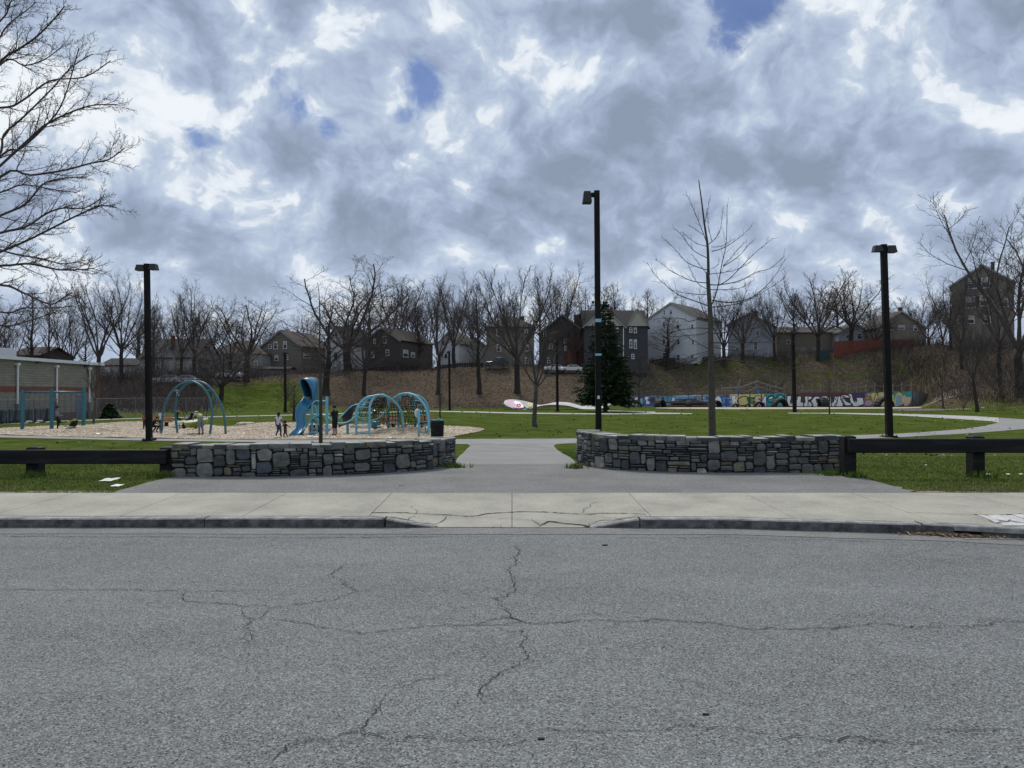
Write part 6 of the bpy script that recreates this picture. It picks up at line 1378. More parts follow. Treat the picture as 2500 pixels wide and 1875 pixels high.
# post and rail fence above the wall
rf = thing('post_and_rail_fence', 'timber post and rail fence standing above the graffiti wall', 'fence', tuple(ground(1760, Y=137))); pxs = [1762 + 22 * i for i in range(22)]; tops = []
for px in pxs:
    Yf = 136.5; p = ground(px, Y=Yf); zt = at(px, itp([(1762, 941), (2000, 941), (2225, 938)], px) - (2 if px % 3 else 5), Yf).z; mb = MB(); mb.tube([(p.x, Yf, min(p.z, zt - 1.6)), (p.x, Yf, zt)], .12, 6); mb.build('post', MT['wood'], rf); tops.append(Vector((p.x, Yf - .12, zt - .45)))
for a, b in zip(tops, tops[1:]): m_ = (a + b) / 2 - UP * .10; mb = MB(); mb.tube([a, m_, b], .06, 5); mb.build('rail', MT['wood'], rf)
cl_ = thing('log_frame', 'leaning grey timber climbing frame beams left above the graffiti wall', 'climbing frame', tuple(ground(1830, Y=134.8)))
for a, b in [((1760, 949), (1800, 946)), ((1797, 950), (1850, 930)), ((1808, 925), (1796, 958)), ((1845, 933), (1850, 960)), ((1850, 932), (1912, 951)), ((1822, 958), (1850, 945)), ((1852, 945), (1905, 960)), ((1880, 946), (1880, 962)), ((1765, 955), (1900, 955)), ((1955, 953), (1990, 953))]:
    mb = MB(); mb.tube([at(*a, 134.6), at(*b, 134.9)], .13, 6); mb.build('beam', MT['wood'], cl_)
for px, py in ((1798, 957), (1851, 957)): mb = MB(); c = at(px, py, 134.3); mb.tube([c - UP * .35, c + UP * .35], .28, 8); mb.build('blue_barrel', PAINT['blue'], cl_)
# half buried tractor tyres, some seen as arches and some edge on
ty = None
for i, (px, w, yaw, h_, lab) in enumerate([(1548, 25, .1, 1.25, 'half buried tyre at the left end before the graffiti wall'), (1612, 19, .9, 1.3, 'half buried tyre before the left end of the timber seating'), (1682, 13, 1.35, 1.1, 'half buried tyre edge on before the middle of the timber seating'), (1748, 20, .7, 1.15, 'half buried tyre beside the young tree trunk'), (1795, 18, .3, .6, 'low half buried tyre before the blue graffiti, first of two'), (1825, 16, .3, .55, 'low half buried tyre before the yellow graffiti, second of two'), (1853, 22, .15, .95, 'half buried tyre arch before the yellow graffiti'), (1904, 27, .35, 1.45, 'large half buried tyre arch before the teal graffiti'), (2010, 16, 1.4, 1.6, 'half buried tyre edge on before the white graffiti letters'), (2158, 27, .3, 1.7, 'large half buried tyre arch left of the near right lamp')]):
    Yt = 129.5; c = ground(px, Y=Yt); R = h_ * .5 / .5 * .5 * 1.0; R = h_; mb = MB(); sec = []; R_i = R * .62; wd = R * .42
    n = 22; prof = [(R_i, -wd * .6), (R * .92, -wd), (R, -wd * .7), (R * 1.02, 0), (R, wd * .7), (R * .92, wd), (R_i, wd * .6)]
    for j in range(n + 1):
        a = -.25 + (pi + .5) * j / n; rg = 1 + (.03 if j % 2 else 0); sec.append([(cos(a) * r_ * (rg if r_ > R * .9 else 1), y_, sin(a) * r_ * (rg if r_ > R * .9 else 1)) for r_, y_ in prof])
    mb.grid([s_ + [s_[0]] for s_ in sec]); t = thing('half_tyre', lab, 'tyre', (c.x, c.y, c.z), yaw, 'half buried tyres before the graffiti wall'); mb.build('tyre', MT['rubber'], t, local=True)
# ---------------------------------------------------------- waving concrete ribbon with painted flowers
rbn = thing('wave_sculpture', 'waving pale concrete ribbon on the lawn with a flower mural at its left end', 'sculpture', tuple(ground(1360, 1003))); sW = 500 / 2212; QW = lambda pts: zz(1200, 880, sW, pts)
up_ = QW([(132, 455), (150, 430), (210, 420), (300, 428), (400, 448), (520, 480), (600, 470), (680, 452), (770, 448), (860, 458), (930, 478), (990, 494), (1060, 480), (1150, 462), (1240, 442), (1310, 436), (1322, 446)])
lo_ = QW([(134, 465), (165, 490), (230, 515), (300, 532), (380, 528), (520, 492), (600, 480), (680, 478), (770, 482), (850, 494), (920, 512), (975, 524), (1060, 526), (1150, 524), (1240, 500), (1300, 465), (1320, 452)])
# depth of the two edges: lower edge nearer, bank behind
tops_ = [at(x, y, 113 + .6 * sin(i * .8)) for i, (x, y) in enumerate(up_)]; lows_ = [at(x, y, 109.5) for x, y in lo_]
a_, b_ = spl(tops_, 4), spl(lows_, 4); rows = [[p.lerp(q, j / 4) + UP * (.06 * sin(pi * j / 4)) for p, q in zip(a_, b_)] for j in range(5)]
mb = MB(); mb.grid(rows[::-1]); th_ = [Vector((0, .22, -.22)) + p for p in rows[-1]]; mb.grid([th_, rows[-1]]); th2 = [Vector((0, .22, -.22)) + p for p in rows[0]]; mb.grid([rows[0], th2]); mb.grid([th2, th_]); mb.build('ribbon', MT['concrete'], rbn, smooth=False)
pcs = [0]
def mural(col, pts):
    pcs[0] += 1; P_ = [at(x, y, itp([(976, 112.6), (1000, 109.3)], y) - .12 - .01 * pcs[0]) + UP * .07 for x, y in QW(pts)]; mb = MB(); mb.poly(P_); mb.build('painted_patch', PAINT[col], rbn)
mural('pink', [(240, 515), (160, 470), (170, 440), (230, 428), (300, 435), (350, 480), (350, 515), (300, 522)][::1]); mural('grey', [(380, 522), (330, 480), (250, 440), (230, 460), (240, 435), (300, 438), (400, 460), (465, 485), (460, 500)][::1])
mural('white', [(300, 500), (240, 460), (250, 438), (310, 455), (345, 500), (330, 515)]); 
for (x, y) in ((295, 490), (415, 480)):
    for k in range(5):
        a = k * 1.256 + .3; c = (x + 17 * cos(a), y + 13 * sin(a)); mural('orange' if x < 300 and 0 else ('maroon' if x < 300 else 'yellow'), [(c[0] + 11 * cos(j * 1.05), c[1] + 9 * sin(j * 1.05)) for j in range(6)][::-1])
PAINT['maroon2'] = plain('paint_red', (.48, .06, .07), .7)
for o in COL.objects:
    if o.parent == rbn and o.data.materials and o.data.materials[0] == PAINT['maroon']: o.data.materials[0] = PAINT['maroon2']
# ================================================================== lamp posts
def lamp(label, px, ytop, Y, wpx, heads, lean=0., base=True, zb=None, group='park lamp posts', tpx=None):
    g_ = ground(px, Y=Y); zb = g_.z if zb is None else zb; top = at(tpx or px, ytop, Y); w = wpx / 2 * Y / F
    t = thing('lamp_post', label, 'lamp post', (g_.x, Y, zb), 0, group); mb = MB(); c = w * .18
    def ring(cx, z, w): return [(cx - w, Y - w + c, z), (cx - w, Y + w - c, z), (cx - w + c, Y + w, z), (cx + w - c, Y + w, z), (cx + w, Y + w - c, z), (cx + w, Y - w + c, z), (cx + w - c, Y - w, z), (cx - w + c, Y - w, z)][::-1]
    rs = [mb.pts(ring(lerp(g_.x, top.x, f), lerp(zb - .1, top.z, f), w * (1.0 - .08 * f))) for f in (0, .25, .5, .75, 1)]
    for a, b in zip(rs, rs[1:]):
        for i in range(8): j = (i + 1) % 8; mb.face(a + i, a + j, b + j, b + i)
    mb.face(*[rs[-1] + i for i in range(8)]); mb.face(*[rs[0] + i for i in range(7, -1, -1)]); pole = mb.build('pole', MT['pole'], t)
    if base:
        mb = MB(); mb.bbox((g_.x - w * 1.9, Y - w * 1.9, zb - .02), (g_.x + w * 1.9, Y + w * 1.9, zb + .09)); mb.build('base_plate', MT['pole'], t)
        for sx in (-1, 1):
            for sy in (-1, 1): mb = MB(); mb.tube([(g_.x + sx * w * 1.55, Y + sy * w * 1.55, zb + .091), (g_.x + sx * w * 1.55, Y + sy * w * 1.55, zb + .16)], .022, 6); mb.build('bolt', MT['galv'], t)
    for (x0, x1, y0, y1, arm) in heads:                    # shoebox heads in photograph pixels
        a, b = at(x0, y0, Y), at(x1, y1, Y); d = .21 if wpx > 10 else .24; mb = MB(); i = .14 * (b.x - a.x)
        k = mb.pts([(a.x, Y - d, b.z), (b.x, Y - d, b.z), (b.x, Y + d, b.z), (a.x, Y + d, b.z), (a.x + i, Y - d + .05, a.z), (b.x - i, Y - d + .05, a.z), (b.x - i, Y + d - .05, a.z), (a.x + i, Y + d - .05, a.z)])
        for f in ((3, 2, 1, 0), (4, 5, 6, 7), (0, 1, 5, 4), (1, 2, 6, 5), (2, 3, 7, 6), (3, 0, 4, 7)): mb.face(*[k + q for q in f])
        hd = mb.build('lamp_head', MT['lamp'], t); mb = MB(); mb.bbox((a.x + .03, Y - d + .03, b.z - .03), (b.x - .03, Y + d - .03, b.z - .002)); mb.build('lens', MT['lens'], hd)
        mb = MB(); mb.bbox((a.x + i * 1.6, Y - d - .012, lerp(a.z, b.z, .35)), (b.x - i * 1.6, Y - d + .01, lerp(a.z, b.z, .75))) ; mb.build('vent', MT['pole'], hd)
        if arm: c0, c1 = at(arm[0], arm[2], Y), at(arm[1], arm[3], Y); mb = MB(); mb.bbox((c0.x, Y - .06, c1.z), (c1.x, Y + .06, c0.z)); mb.build('arm', MT['pole'], t)
    return t, pole
lamp('black lamp post with two heads before the wood chip playground', 365, 644, 38.1, 13.0, [(333, 355, 647, 661, (350, 356, 649, 656)), (366, 384.5, 645, 659, None)], tpx=358.5)
ct, cp = lamp('tallest black lamp post with one head, behind the right stone wall', 1461.5, 466, 27, 14.2, [(1422, 1444, 469, 496, (1443, 1453, 471, 481))], base=True, tpx=1457)
lamp('black lamp post with two heads beside the loop path at right', 2171, 597, 41, 14.6, [(2131, 2153, 600, 615, None), (2163, 2187, 600, 617, None)], tpx=2157)
for px, py, h_, m in ((1459.5, 783, 5, 'sky'), (1460, 866, 3.2, 'sky'), (1460.5, 970, 5, 'white')):
    a = at(px, py, 27); w = 14.2 / 2 * 27 / F; hh = h_ * 27 / F / 2 * 1.6; mb = MB(); ww = w * (1.03 if m == 'sky' else .4)
    mb.bbox((a.x - ww, 27 - w - .006, a.z - hh), (a.x + ww, 27 - w - .001, a.z + hh)); mb.build('tape' if m == 'sky' else 'sticker', PAINT['sky'] if m == 'sky' else MT['white'], ct)
for lab, px, yt, yb, w in [('far lamp post on the green slope left of the blue slide', 697, 860, 1007, 5), ('far lamp post at the foot of the bank above the waste bin', 1098, 857, 1001.5, 5.2), ('far lamp post beside the wave sculpture', 1361, 830, 1004.5, 6.5), ('far lamp post before the teal and white graffiti', 1940, 808, 1007.5, 8)]:
    Y = onz(px, yb, GZ).y; hz_ = 3.2; lamp(lab, px, yt, Y, w, [(px - 8, px - 1.5, yt + 1, yt + 6, None)] + ([(px + 1.5, px + 8, yt + 1, yt + 6, None)] if px in (697,) else []), tpx=px - (1.5 if px != 1940 else 5))
# ================================================================== playground
def tubes(name, paths, r, mat, parent, n=8): return [tb(name, p, r, mat, parent, n) for p in paths]
def tb(name, p, r, mat, parent, n=8):
    mb = MB(); mb.tube(p, r, n); return mb.build(name, MT[mat] if isinstance(mat, str) else mat, parent, smooth=True)
def foot(px, Y, dz=-.15): x = ray(px, 960)[0] * Y; return Vector((x, Y, cz(x, Y) + dz))
# swing set
sw = thing('swing_set', 'blue swing frame with four seats before the school wall', 'swing set', tuple(foot(127, 48.5, 0)))
SP = [(55.3, 952, 49.3), (126.7, 949, 49.9), (204.5, 946, 50.6)]
for px, yt, Y in SP:
    a = foot(px, Y); b = at(px, yt, Y); b.x = a.x; mb = MB(); mb.tube([a, b], .115, 12); ps = mb.build('post', MT['blue'], sw, smooth=False); mb = MB(); mb.lathe([(.125, 0), (.125, .05), (.08, .10), (.02, .12)], tuple(b), 12); mb.build('cap', MT['blue'], ps)
ba, bb_ = at(55.3, 960, 49.3), at(204.5, 954.5, 50.6); ba.z = bb_.z = (ba.z + bb_.z) / 2; tb('crossbar', [ba, bb_], .07, 'blue', sw, 10)
def on_bar(px): u = ray(px, 960)[0]; k = (u * ba.y - ba.x) / ((bb_.x - ba.x) - u * (bb_.y - ba.y)); return ba.lerp(bb_, k)
for i, (l, r_, ys, white) in enumerate([(71.5, 83.5, 1029, 1), (97.5, 110, 1027.5, 1), (146, 158.5, 1028, 1), (173.5, 185.5, 1026, 0)]):
    a, b = on_bar(l), on_bar(r_); c = (a + b) / 2; dz_ = at(c.x, ys, c.y).z if False else EYE + ray(0, ys)[1] * c.y
    for q in (a, b): tb('chain', [q - UP * .05, Vector((q.x, q.y, dz_ + .03))], .018, 'chain', sw, 4); mb = MB(); mb.bbox((q.x - .05, q.y - .09, q.z - .13), (q.x + .05, q.y + .09, q.z - .05)); mb.build('hanger', MT['galv'], sw)
    mb = MB(); s_ = [( c.x - .24, 0), (c.x - .12, -.055), (c.x, -.07), (c.x + .12, -.055), (c.x + .24, 0)]; rows = [[(x, c.y + y, dz_ + z) for x, z in s_] for y in (-.09, .09)]; rows2 = [[(x, c.y + y, dz_ + z - .035) for x, z in s_] for y in (.09, -.09)]; mb.grid(rows + rows2 + [rows[0]]); mb.build('seat', MT['rubber'] , sw)
    if white: mb = MB(); mb.bbox((c.x - .30, c.y - .1, dz_ - .03), (c.x - .02, c.y + .1, dz_ + .05)); mb.build('seat_pad', MT['white'], sw)
# green rocking rider beside the swings
rd = thing('rocking_rider', 'lime green and black stand up rocker leaning between swings and chip mound', 'play rider', tuple(foot(168, 46, 0))); YR_ = 46.
def A_(x, y, Y): return at(x, y, Y)
tubes('lime_tube', [[A_(157, 1041, YR_ - .2), A_(171, 1029, YR_ - .2), A_(180, 1024, YR_ - .1), A_(187, 1024, YR_)], [A_(157, 1041, YR_ + .2), A_(173, 1031, YR_ + .2), A_(182, 1025, YR_ + .1), A_(187, 1024, YR_)]], .028, 'lime', rd)
mb = MB(); mb.extr([A_(166, 1043, YR_ - .15), A_(174, 1042, YR_ - .15), A_(180, 1028, YR_ - .15), A_(175, 1028, YR_ - .15)][::-1], (0, .3, 0)); mb.extr([A_(180, 1042, YR_ - .1), A_(183, 1040, YR_ - .1), A_(187, 1027, YR_ - .1), A_(181, 1027, YR_ - .1)][::-1], (0, .2, 0)); mb.build('black_body', MT['rubber'], rd)
mb = MB(); mb.extr([A_(155, 1041, YR_ - .25), A_(164, 1044, YR_ - .25), A_(177, 1042, YR_ - .25), A_(167, 1040, YR_ - .25)][::-1], (0, .5, 0)); mb.build('footboard', MT['cream'], rd); tb('spring', [A_(169, 1044, YR_), foot(169, YR_)], .07, 'lime', rd)
# arch swing with green saucer
ar = thing('arch_swing', 'twin teal arch swing holding a lime green saucer seat', 'swing', tuple(foot(470, 44, 0))); z2 = 400 / 2212
def arch(pts, Y0, Y1, r=.062):
    n = len(pts); P_ = [at(300 + x * z2, 850 + y * z2, lerp(Y0, Y1, i / (n - 1))) for i, (x, y) in enumerate(pts)]; P_[0] = foot(300 + pts[0][0] * z2, Y0); P_[-1] = foot(300 + pts[-1][0] * z2, Y1); tb('arch', spl(P_, 5), r, 'blue', ar, 10); return P_
a1 = arch([(518, 1145), (530, 980), (552, 820), (600, 690), (690, 560), (800, 475), (930, 449), (1030, 490), (1110, 560), (1170, 670), (1200, 800), (1200, 950), (1175, 1165)], 44.7, 43.4)
a2 = arch([(745, 1165), (722, 1030), (705, 870), (712, 760), (735, 650), (770, 575), (840, 500), (930, 455), (1010, 450), (1110, 480), (1200, 560), (1290, 690), (1350, 840), (1378, 1000), (1392, 1165)], 44.9, 43.6)
Z2 = lambda x, y, Y: at(300 + x * z2, 850 + y * z2, Y)
tubes('cross_tube', [[Z2(678, 576, 44.4), Z2(772, 576, 44.8)], [Z2(1118, 570, 43.8), Z2(1218, 572, 44.0)]], .045, 'blue', ar)
tubes('hanger', [[Z2(735, 590, 44.5), Z2(728, 645, 44.5)], [Z2(735, 600, 44.5), Z2(760, 645, 44.5)]], .03, 'white', ar)
sc_ = thing('saucer_seat', 'lime green saucer seat hanging in the twin arch swing', 'swing seat', tuple(at(479, 1031, 44.1)))
c0 = at(479, 1031, 44.1); tilt = Matrix.Rotation(radians(-7), 3, 'Y') @ Matrix.Rotation(radians(8), 3, 'X'); Rr = 28 * 44.1 / F
mb = MB(); mb.lathe([(.10, -.26), (Rr * .5, -.26), (Rr * .85, -.17), (Rr, -.0), (Rr * 1.02, .06), (Rr * .98, .11), (Rr * .86, .05), (Rr * .6, -.06), (.05, -.10)], tuple(c0), 28, tilt); mb.build('dish', MT['lime'], sc_, smooth=True)
mb = MB(); mb.lathe([(Rr * .99, .105), (Rr * 1.0, .125), (Rr * .93, .125), (Rr * .92, .10)], tuple(c0), 28, tilt); mb.build('rim', MT['cream'], sc_, smooth=True)
for (ax, ay, bx, by) in ((1145, 640, 1060, 960), (1150, 700, 1125, 930), (735, 640, 850, 975), (755, 640, 905, 975)): tb('rope', [Z2(ax, ay, 44.3), Z2(bx, by, 44.1)], .016, 'rope', sc_, 4)
tubes('rope', [[Z2(850, 975, 44.1), Z2(905, 935, 44.1), Z2(925, 970, 44.1)]], .025, 'rope', sc_, 4)
# slide, hood and tower
zs3 = 400 / 2212; C = lambda x, y, Y: at(700 + x * zs3, 900 + y * zs3, Y)
cl = thing('slide_tower', 'blue hooded wavy slide with light blue tower posts', 'slide', tuple(foot(745, 43, 0)))
Lf = [(232, 368), (205, 410), (175, 450), (120, 540), (116, 640), (126, 730), (110, 790), (85, 830), (30, 893)]; Rt = [(410, 430), (365, 455), (320, 480), (268, 560), (252, 650), (262, 740), (250, 790), (222, 835), (130, 918)]
def yb_(i, n): return lerp(44.3, 41.6, i / (n - 1))
LL = spl([C(x, y, yb_(i, 9)) for i, (x, y) in enumerate(Lf)], 4); RR_ = spl([C(x, y, yb_(i, 9) + .18) for i, (x, y) in enumerate(Rt)], 4); rows = []; under = []
for a, b in zip(LL, RR_):
    d = .20; rows.append([a + Vector((0, .03, -.02)), a, a.lerp(b, .10) + UP * .01, a.lerp(b, .16) - UP * d * .8, a.lerp(b, .30) - UP * d, a.lerp(b, .5) - UP * (d + .01), a.lerp(b, .72) - UP * d, a.lerp(b, .85) - UP * d * .7, a.lerp(b, .92) + UP * .01, b, b + Vector((.03, .03, -.03))]); under.append([a.lerp(b, t) + Vector((0, .05, -.06 - (.24 if .1 < t < .9 else .0))) for t in (1, .9, .85, .5, .15, .1, 0)])
mb = MB(); full = [r_ + u_ for r_, u_ in zip(rows, under)]; mb.grid([r_ + [r_[0]] for r_ in full]); mb.poly(full[-1]); mb.build('chute', MT['slide'], cl, smooth=True)
fr_a = [(238, 372), (195, 250), (182, 165), (210, 140), (255, 150), (305, 215), (335, 290), (348, 360), (345, 430)]; bk_a = [(330, 400), (300, 250), (285, 140), (310, 120), (370, 122), (415, 140), (428, 230), (430, 330), (420, 425)]
FA, BA = spl([C(x, y, 44.2) for x, y in fr_a], 3), spl([C(x, y, 45.5) for x, y in bk_a], 3); mid_ = [a.lerp(b, .5) + UP * .03 for a, b in zip(FA, BA)]; inn = lambda ps, c_: [p.lerp(c_, .06) for p in ps]; cF = sum(FA, Vector()) / len(FA); cB = sum(BA, Vector()) / len(BA)
mb = MB(); mb.grid([inn(FA, cF), FA, mid_, BA, inn(BA, cB), [p.lerp((cF + cB) / 2, .06) for p in mid_], inn(FA, cF)]); mb.poly(BA[::-1]); mb.poly([FA[0], FA[-1], BA[-1], BA[0]]); mb.poly([FA[0], FA[-1], FA[-1] - UP * .5, FA[0] - UP * .3]); mb.build('hood', MT['slide'], cl, smooth=True)
mb = MB(); mb.tube(FA, .03, 6); mb.build('hood_rim', MT['slide'], cl, smooth=True); tb('handrail', [C(243, 412, 44.0), C(280, 405, 43.9), C(322, 385, 44.2)], .022, 'galv', cl)
mb = MB(); mb.bbox((C(250, 430, 44.6).x, 44.4, C(0, 470, 45).z), (C(430, 430, 44.6).x, 45.6, C(0, 450, 45).z)); mb.build('deck', MT['slide'], cl)
for (px, yt, Y, r_) in ((761.3, 984, 44.0, .085), (798, 968, 43.0, .085), (848.8, 1031, 44.0, .075), (776, 985, 45.3, .06)):
    a = foot(px, Y); b = at(px, yt, Y); b.x = a.x; mb = MB(); mb.tube([a, b], r_, 12); p_ = mb.build('post', MT['sky'], cl, smooth=False); mb = MB(); mb.lathe([(r_ + .01, 0), (r_ + .01, .04), (.03, .09)], tuple(b), 12); mb.build('cap', MT['sky'], p_)
tubes('rail', [[C(395, 437, 44.4), C(548, 440, 43.0)], [C(352, 690, 44), C(445, 695, 43.6)]], .04, 'sky', cl)
lad = [[C(352, 470, 44.3), C(385, 520, 44.2), C(405, 600, 44.1), C(408, 700, 44), C(405, 865, 44)], [C(262, 790, 43.6), C(300, 720, 43.7), C(355, 665, 43.8), C(430, 630, 43.9), C(510, 632, 43.8), C(570, 665, 43.6), C(620, 705, 43.5), C(690, 738, 43.5), C(790, 736, 43.6), C(870, 695, 43.8), C(920, 650, 44), C(945, 600, 44.2)]]
for p_ in lad: tb('curved_rail', spl(p_, 5), .05 if len(p_) > 6 else .035, 'sky', cl, 8)
for y in (510, 568, 620, 697, 765, 830): tb('rung', [C(350, y, 44.0), C(405, y + 4, 44.0)], .022, 'sky', cl, 6)
mb = MB(); mb.tube([C(300, 868, 43.2), C(400, 868, 43.2)], .07, 8); mb.build('step', MT['sky'], cl)
for x in (302, 320, 366, 383, 428): tb('net_bar', [C(x, 762, 43.4), C(x + 2, 862, 43.4)], .030, 'rope', cl, 5)
tubes('rope', [[C(415, 640, 43.8), C(470, 730, 43.7), C(545, 812, 43.6)], [C(470, 650, 43.8), C(560, 770, 43.7), C(620, 800, 43.6)], [C(350, 690, 43.9), C(395, 720, 43.8), C(370, 780, 43.8), C(400, 830, 43.8)]], .02, 'rope', cl, 5)
mb = MB(); mb.grid([[C(480, 770, 44.2), C(560, 800, 44.2), C(620, 790, 44.2)], [C(480, 850, 43.8), C(560, 858, 43.8), C(625, 812, 43.8)]]); mb.build('panel', MT['galv'], cl); mb = MB(); mb.bbox((C(296, 0, 43).x, 43.3, C(0, 858, 43.3).z), (C(530, 0, 43).x, 43.36, C(0, 766, 43.3).z)); mb.build('lower_panel', MT['blue'], cl) if False else None
# belt bridge: black rubber between light blue tubes
br_ = thing('rubber_bridge', 'black rubber belt bridge with light blue edge tubes joining slide tower to climbing domes', 'play bridge', tuple(foot(870, 44, 0)))
def belt(nm, up, lo, Y0, Y1, mat='rubber'):
    n = len(up); a = spl([C(x, y, lerp(Y0, Y1, i / (n - 1))) for i, (x, y) in enumerate(up)], 4); b = spl([C(x, y, lerp(Y0, Y1, i / (n - 1)) - .35) for i, (x, y) in enumerate(lo)], 4)
    mb = MB(); th_ = Vector((0, .05, .0)); mb.grid([b, a]); mb.grid([[p + th_ for p in a], [p + th_ for p in b]]); mb.grid([a, [p + th_ for p in a]]); mb.grid([[p + th_ for p in b], b]); mb.build(nm, MT[mat], br_); return a
e1 = belt('upper_belt', [(745, 640), (790, 590), (850, 530), (920, 490), (985, 485), (1060, 500)], [(760, 720), (850, 700), (890, 620), (920, 560), (985, 525), (1060, 530)], 44.6, 45.2); tb('edge_tube', e1, .04, 'sky', br_)
e2 = belt('lower_belt', [(690, 745), (760, 750), (850, 725), (960, 712), (1080, 712), (1200, 690), (1280, 640), (1340, 560)], [(700, 800), (760, 770), (850, 750), (960, 745), (1080, 735), (1200, 700), (1285, 650), (1345, 565)], 43.6, 44.2); tb('edge_tube', e2[18:], .045, 'sky', br_)
tubes('edge_tube', [spl([C(700, 690, 44.6), C(740, 640, 44.8), C(800, 660, 44.8), C(890, 625, 45), C(960, 650, 45), C(1020, 680, 45), C(1080, 700, 45)], 4)], .05, 'sky', br_)
# climbing domes
def dome(label, arches, rungs, nets, Yc, cxp):
    t = thing('climbing_dome', label, 'climbing frame', tuple(foot(cxp, Yc, 0)))
    for pts, Y0, Y1, f0, f1 in arches:
        n = len(pts); P_ = [C(x, y, lerp(Y0, Y1, i / (n - 1))) for i, (x, y) in enumerate(pts)]
        if f0: P_[0] = foot(700 + pts[0][0] * zs3, Y0)
        if f1: P_[-1] = foot(700 + pts[-1][0] * zs3, Y1)
        tb('arch', spl(P_, 5), .062, 'sky', t, 10)
    for (x0, y0, x1, y1, Ya, Yb) in rungs: tb('rung', [C(x0, y0, Ya), C(x1, y1, Yb)], .026, 'sky', t, 6)
    for (L_, R_, Ya, Yb, nu, nv_) in nets:                 # sagging black rope grid between a left and a right profile
        a = spl([C(x, y, Ya) for x, y in L_], 4); b = spl([C(x, y, Yb) for x, y in R_], 4); mb = MB(); rj = random.Random(int(cxp)); g_ = []
        for i in range(nv_ + 1):
            f = i / nv_; pa, pb = a[int(f * (len(a) - 1))], b[int(f * (len(b) - 1))]; g_.append([pa.lerp(pb, j / nu) + Vector((rj.uniform(-.05, .05), rj.uniform(-.1, .1) + .35 * sin(pi * j / nu), rj.uniform(-.05, .05))) for j in range(nu + 1)])
        for r_ in g_: mb.tube(r_, .019, 4, cap=False)
        for j in range(nu + 1): mb.tube([r_[j] for r_ in g_], .019, 4, cap=False)
        mb.build('rope_net', MT['rope'], t)
    return t
dome('left climbing dome of light blue arches with ladder side and black net', [
 ([(942, 880), (940, 640), (955, 530), (1000, 455), (1080, 390), (1170, 370), (1260, 355), (1360, 380), (1450, 445), (1520, 530), (1560, 640), (1570, 800)], 43.0, 44.6, 1, 1),
 ([(1118, 860), (1118, 600), (1125, 500), (1160, 420), (1230, 362), (1300, 352)], 42.8, 44.4, 1, 0), ([(1368, 805), (1370, 600), (1372, 470), (1355, 385), (1300, 352)], 45.4, 44.4, 1, 0), ([(1050, 480), (1000, 560), (985, 620)], 44.6, 45.0, 0, 0), ([(1100, 400), (1060, 460), (1020, 540), (965, 650)], 44.9, 45.5, 0, 0)],
 [(942, y, 1118, y + 3, 43.0, 42.8) for y in (590, 660, 735, 800, 862)] + [(948, 540 - 16, 1122, 522, 43.0, 42.9), (985, 455, 1150, 455, 43.3, 43.3), (1050, 405, 1190, 398, 43.8, 43.8)],
 [([(1150, 430), (1160, 520), (1180, 640), (1195, 700)], [(1340, 400), (1360, 520), (1365, 640), (1365, 790)], 44.3, 44.9, 7, 8), ([(1380, 460), (1390, 600), (1390, 795)], [(1500, 480), (1540, 600), (1550, 795)], 45.0, 44.7, 5, 8), ([(1190, 380), (1150, 470), (1000, 560), (980, 640)], [(1350, 395), (1340, 470), (1250, 600), (1160, 680)], 44.8, 45.2, 6, 7)], 44, 910)
dome('right climbing dome of light blue arches with dense black net', [
 ([(1440, 405), (1480, 378), (1530, 348), (1620, 335), (1720, 358), (1810, 430), (1880, 540), (1912, 680), (1915, 860)], 44.6, 42.9, 0, 1), ([(1700, 350), (1790, 372), (1870, 440), (1915, 560), (1925, 700), (1922, 830)], 44.6, 44.9, 0, 1), ([(1745, 830), (1742, 680), (1738, 560), (1700, 420), (1650, 345)], 46.2, 45.2, 1, 0), ([(1510, 800), (1505, 600), (1508, 480), (1540, 345)], 45.6, 44.8, 1, 0)],
 [(1720, 436, 1830, 432, 43.8, 44.6), (1770, 492, 1880, 490, 43.4, 44.6), (1790, 565, 1880, 563, 44, 44.6), (1800, 712, 1905, 712, 44, 43.2), (1795, 765, 1905, 762, 44, 43.2), (1795, 820, 1905, 815, 44, 43.2), (1800, 625, 1900, 628, 44, 43.2)],
 [([(1545, 360), (1520, 480), (1570, 600), (1590, 790)], [(1720, 375), (1740, 480), (1745, 620), (1745, 790)], 44.9, 45.2, 8, 12), ([(1740, 430), (1770, 560), (1800, 700), (1810, 840)], [(1830, 470), (1885, 600), (1900, 700), (1905, 845)], 44.4, 43.6, 4, 9)], 44, 1010)
pp_ = thing('signal_post', 'lone light blue post with round white disc before the right climbing dome', 'play post', tuple(foot(1022.8, 42, 0))); a = foot(1022.8, 41.4); b = at(1022.8, 999, 41.4); tb('post', [a, Vector((a.x, a.y, b.z))], .055, 'sky', pp_, 10)
mb = MB(); mb.lathe([(.02, -.03), (.22, -.03), (.24, 0), (.22, .03), (.02, .03)], tuple(C(1762, 600, 41.5)), 18, Matrix.Rotation(radians(62), 3, 'Z') @ Matrix.Rotation(pi / 2, 3, 'X')); mb.build('disc', MT['white'], pp_)
sg_ = thing('spring_rider', 'small dark teal spring toy behind the left climbing dome', 'play rider', tuple(foot(916, 47, 0))); mb = MB(); mb.tube([foot(916, 47), C(1197, 700, 47)], .10, 8); mb.build('stem', MT['blue'], sg_); mb = MB(); mb.lathe([(.05, -.25), (.24, -.2), (.28, 0), (.24, .2), (.05, .25)], tuple(C(1197, 760, 47)), 10); mb.build('drum', MT['blue'], sg_); mb = MB(); mb.lathe([(.04, -.15), (.14, -.1), (.16, 0), (.14, .1), (.04, .15)], tuple(C(1185, 590, 47)), 10); mb.build('knob', MT['blue'], sg_)
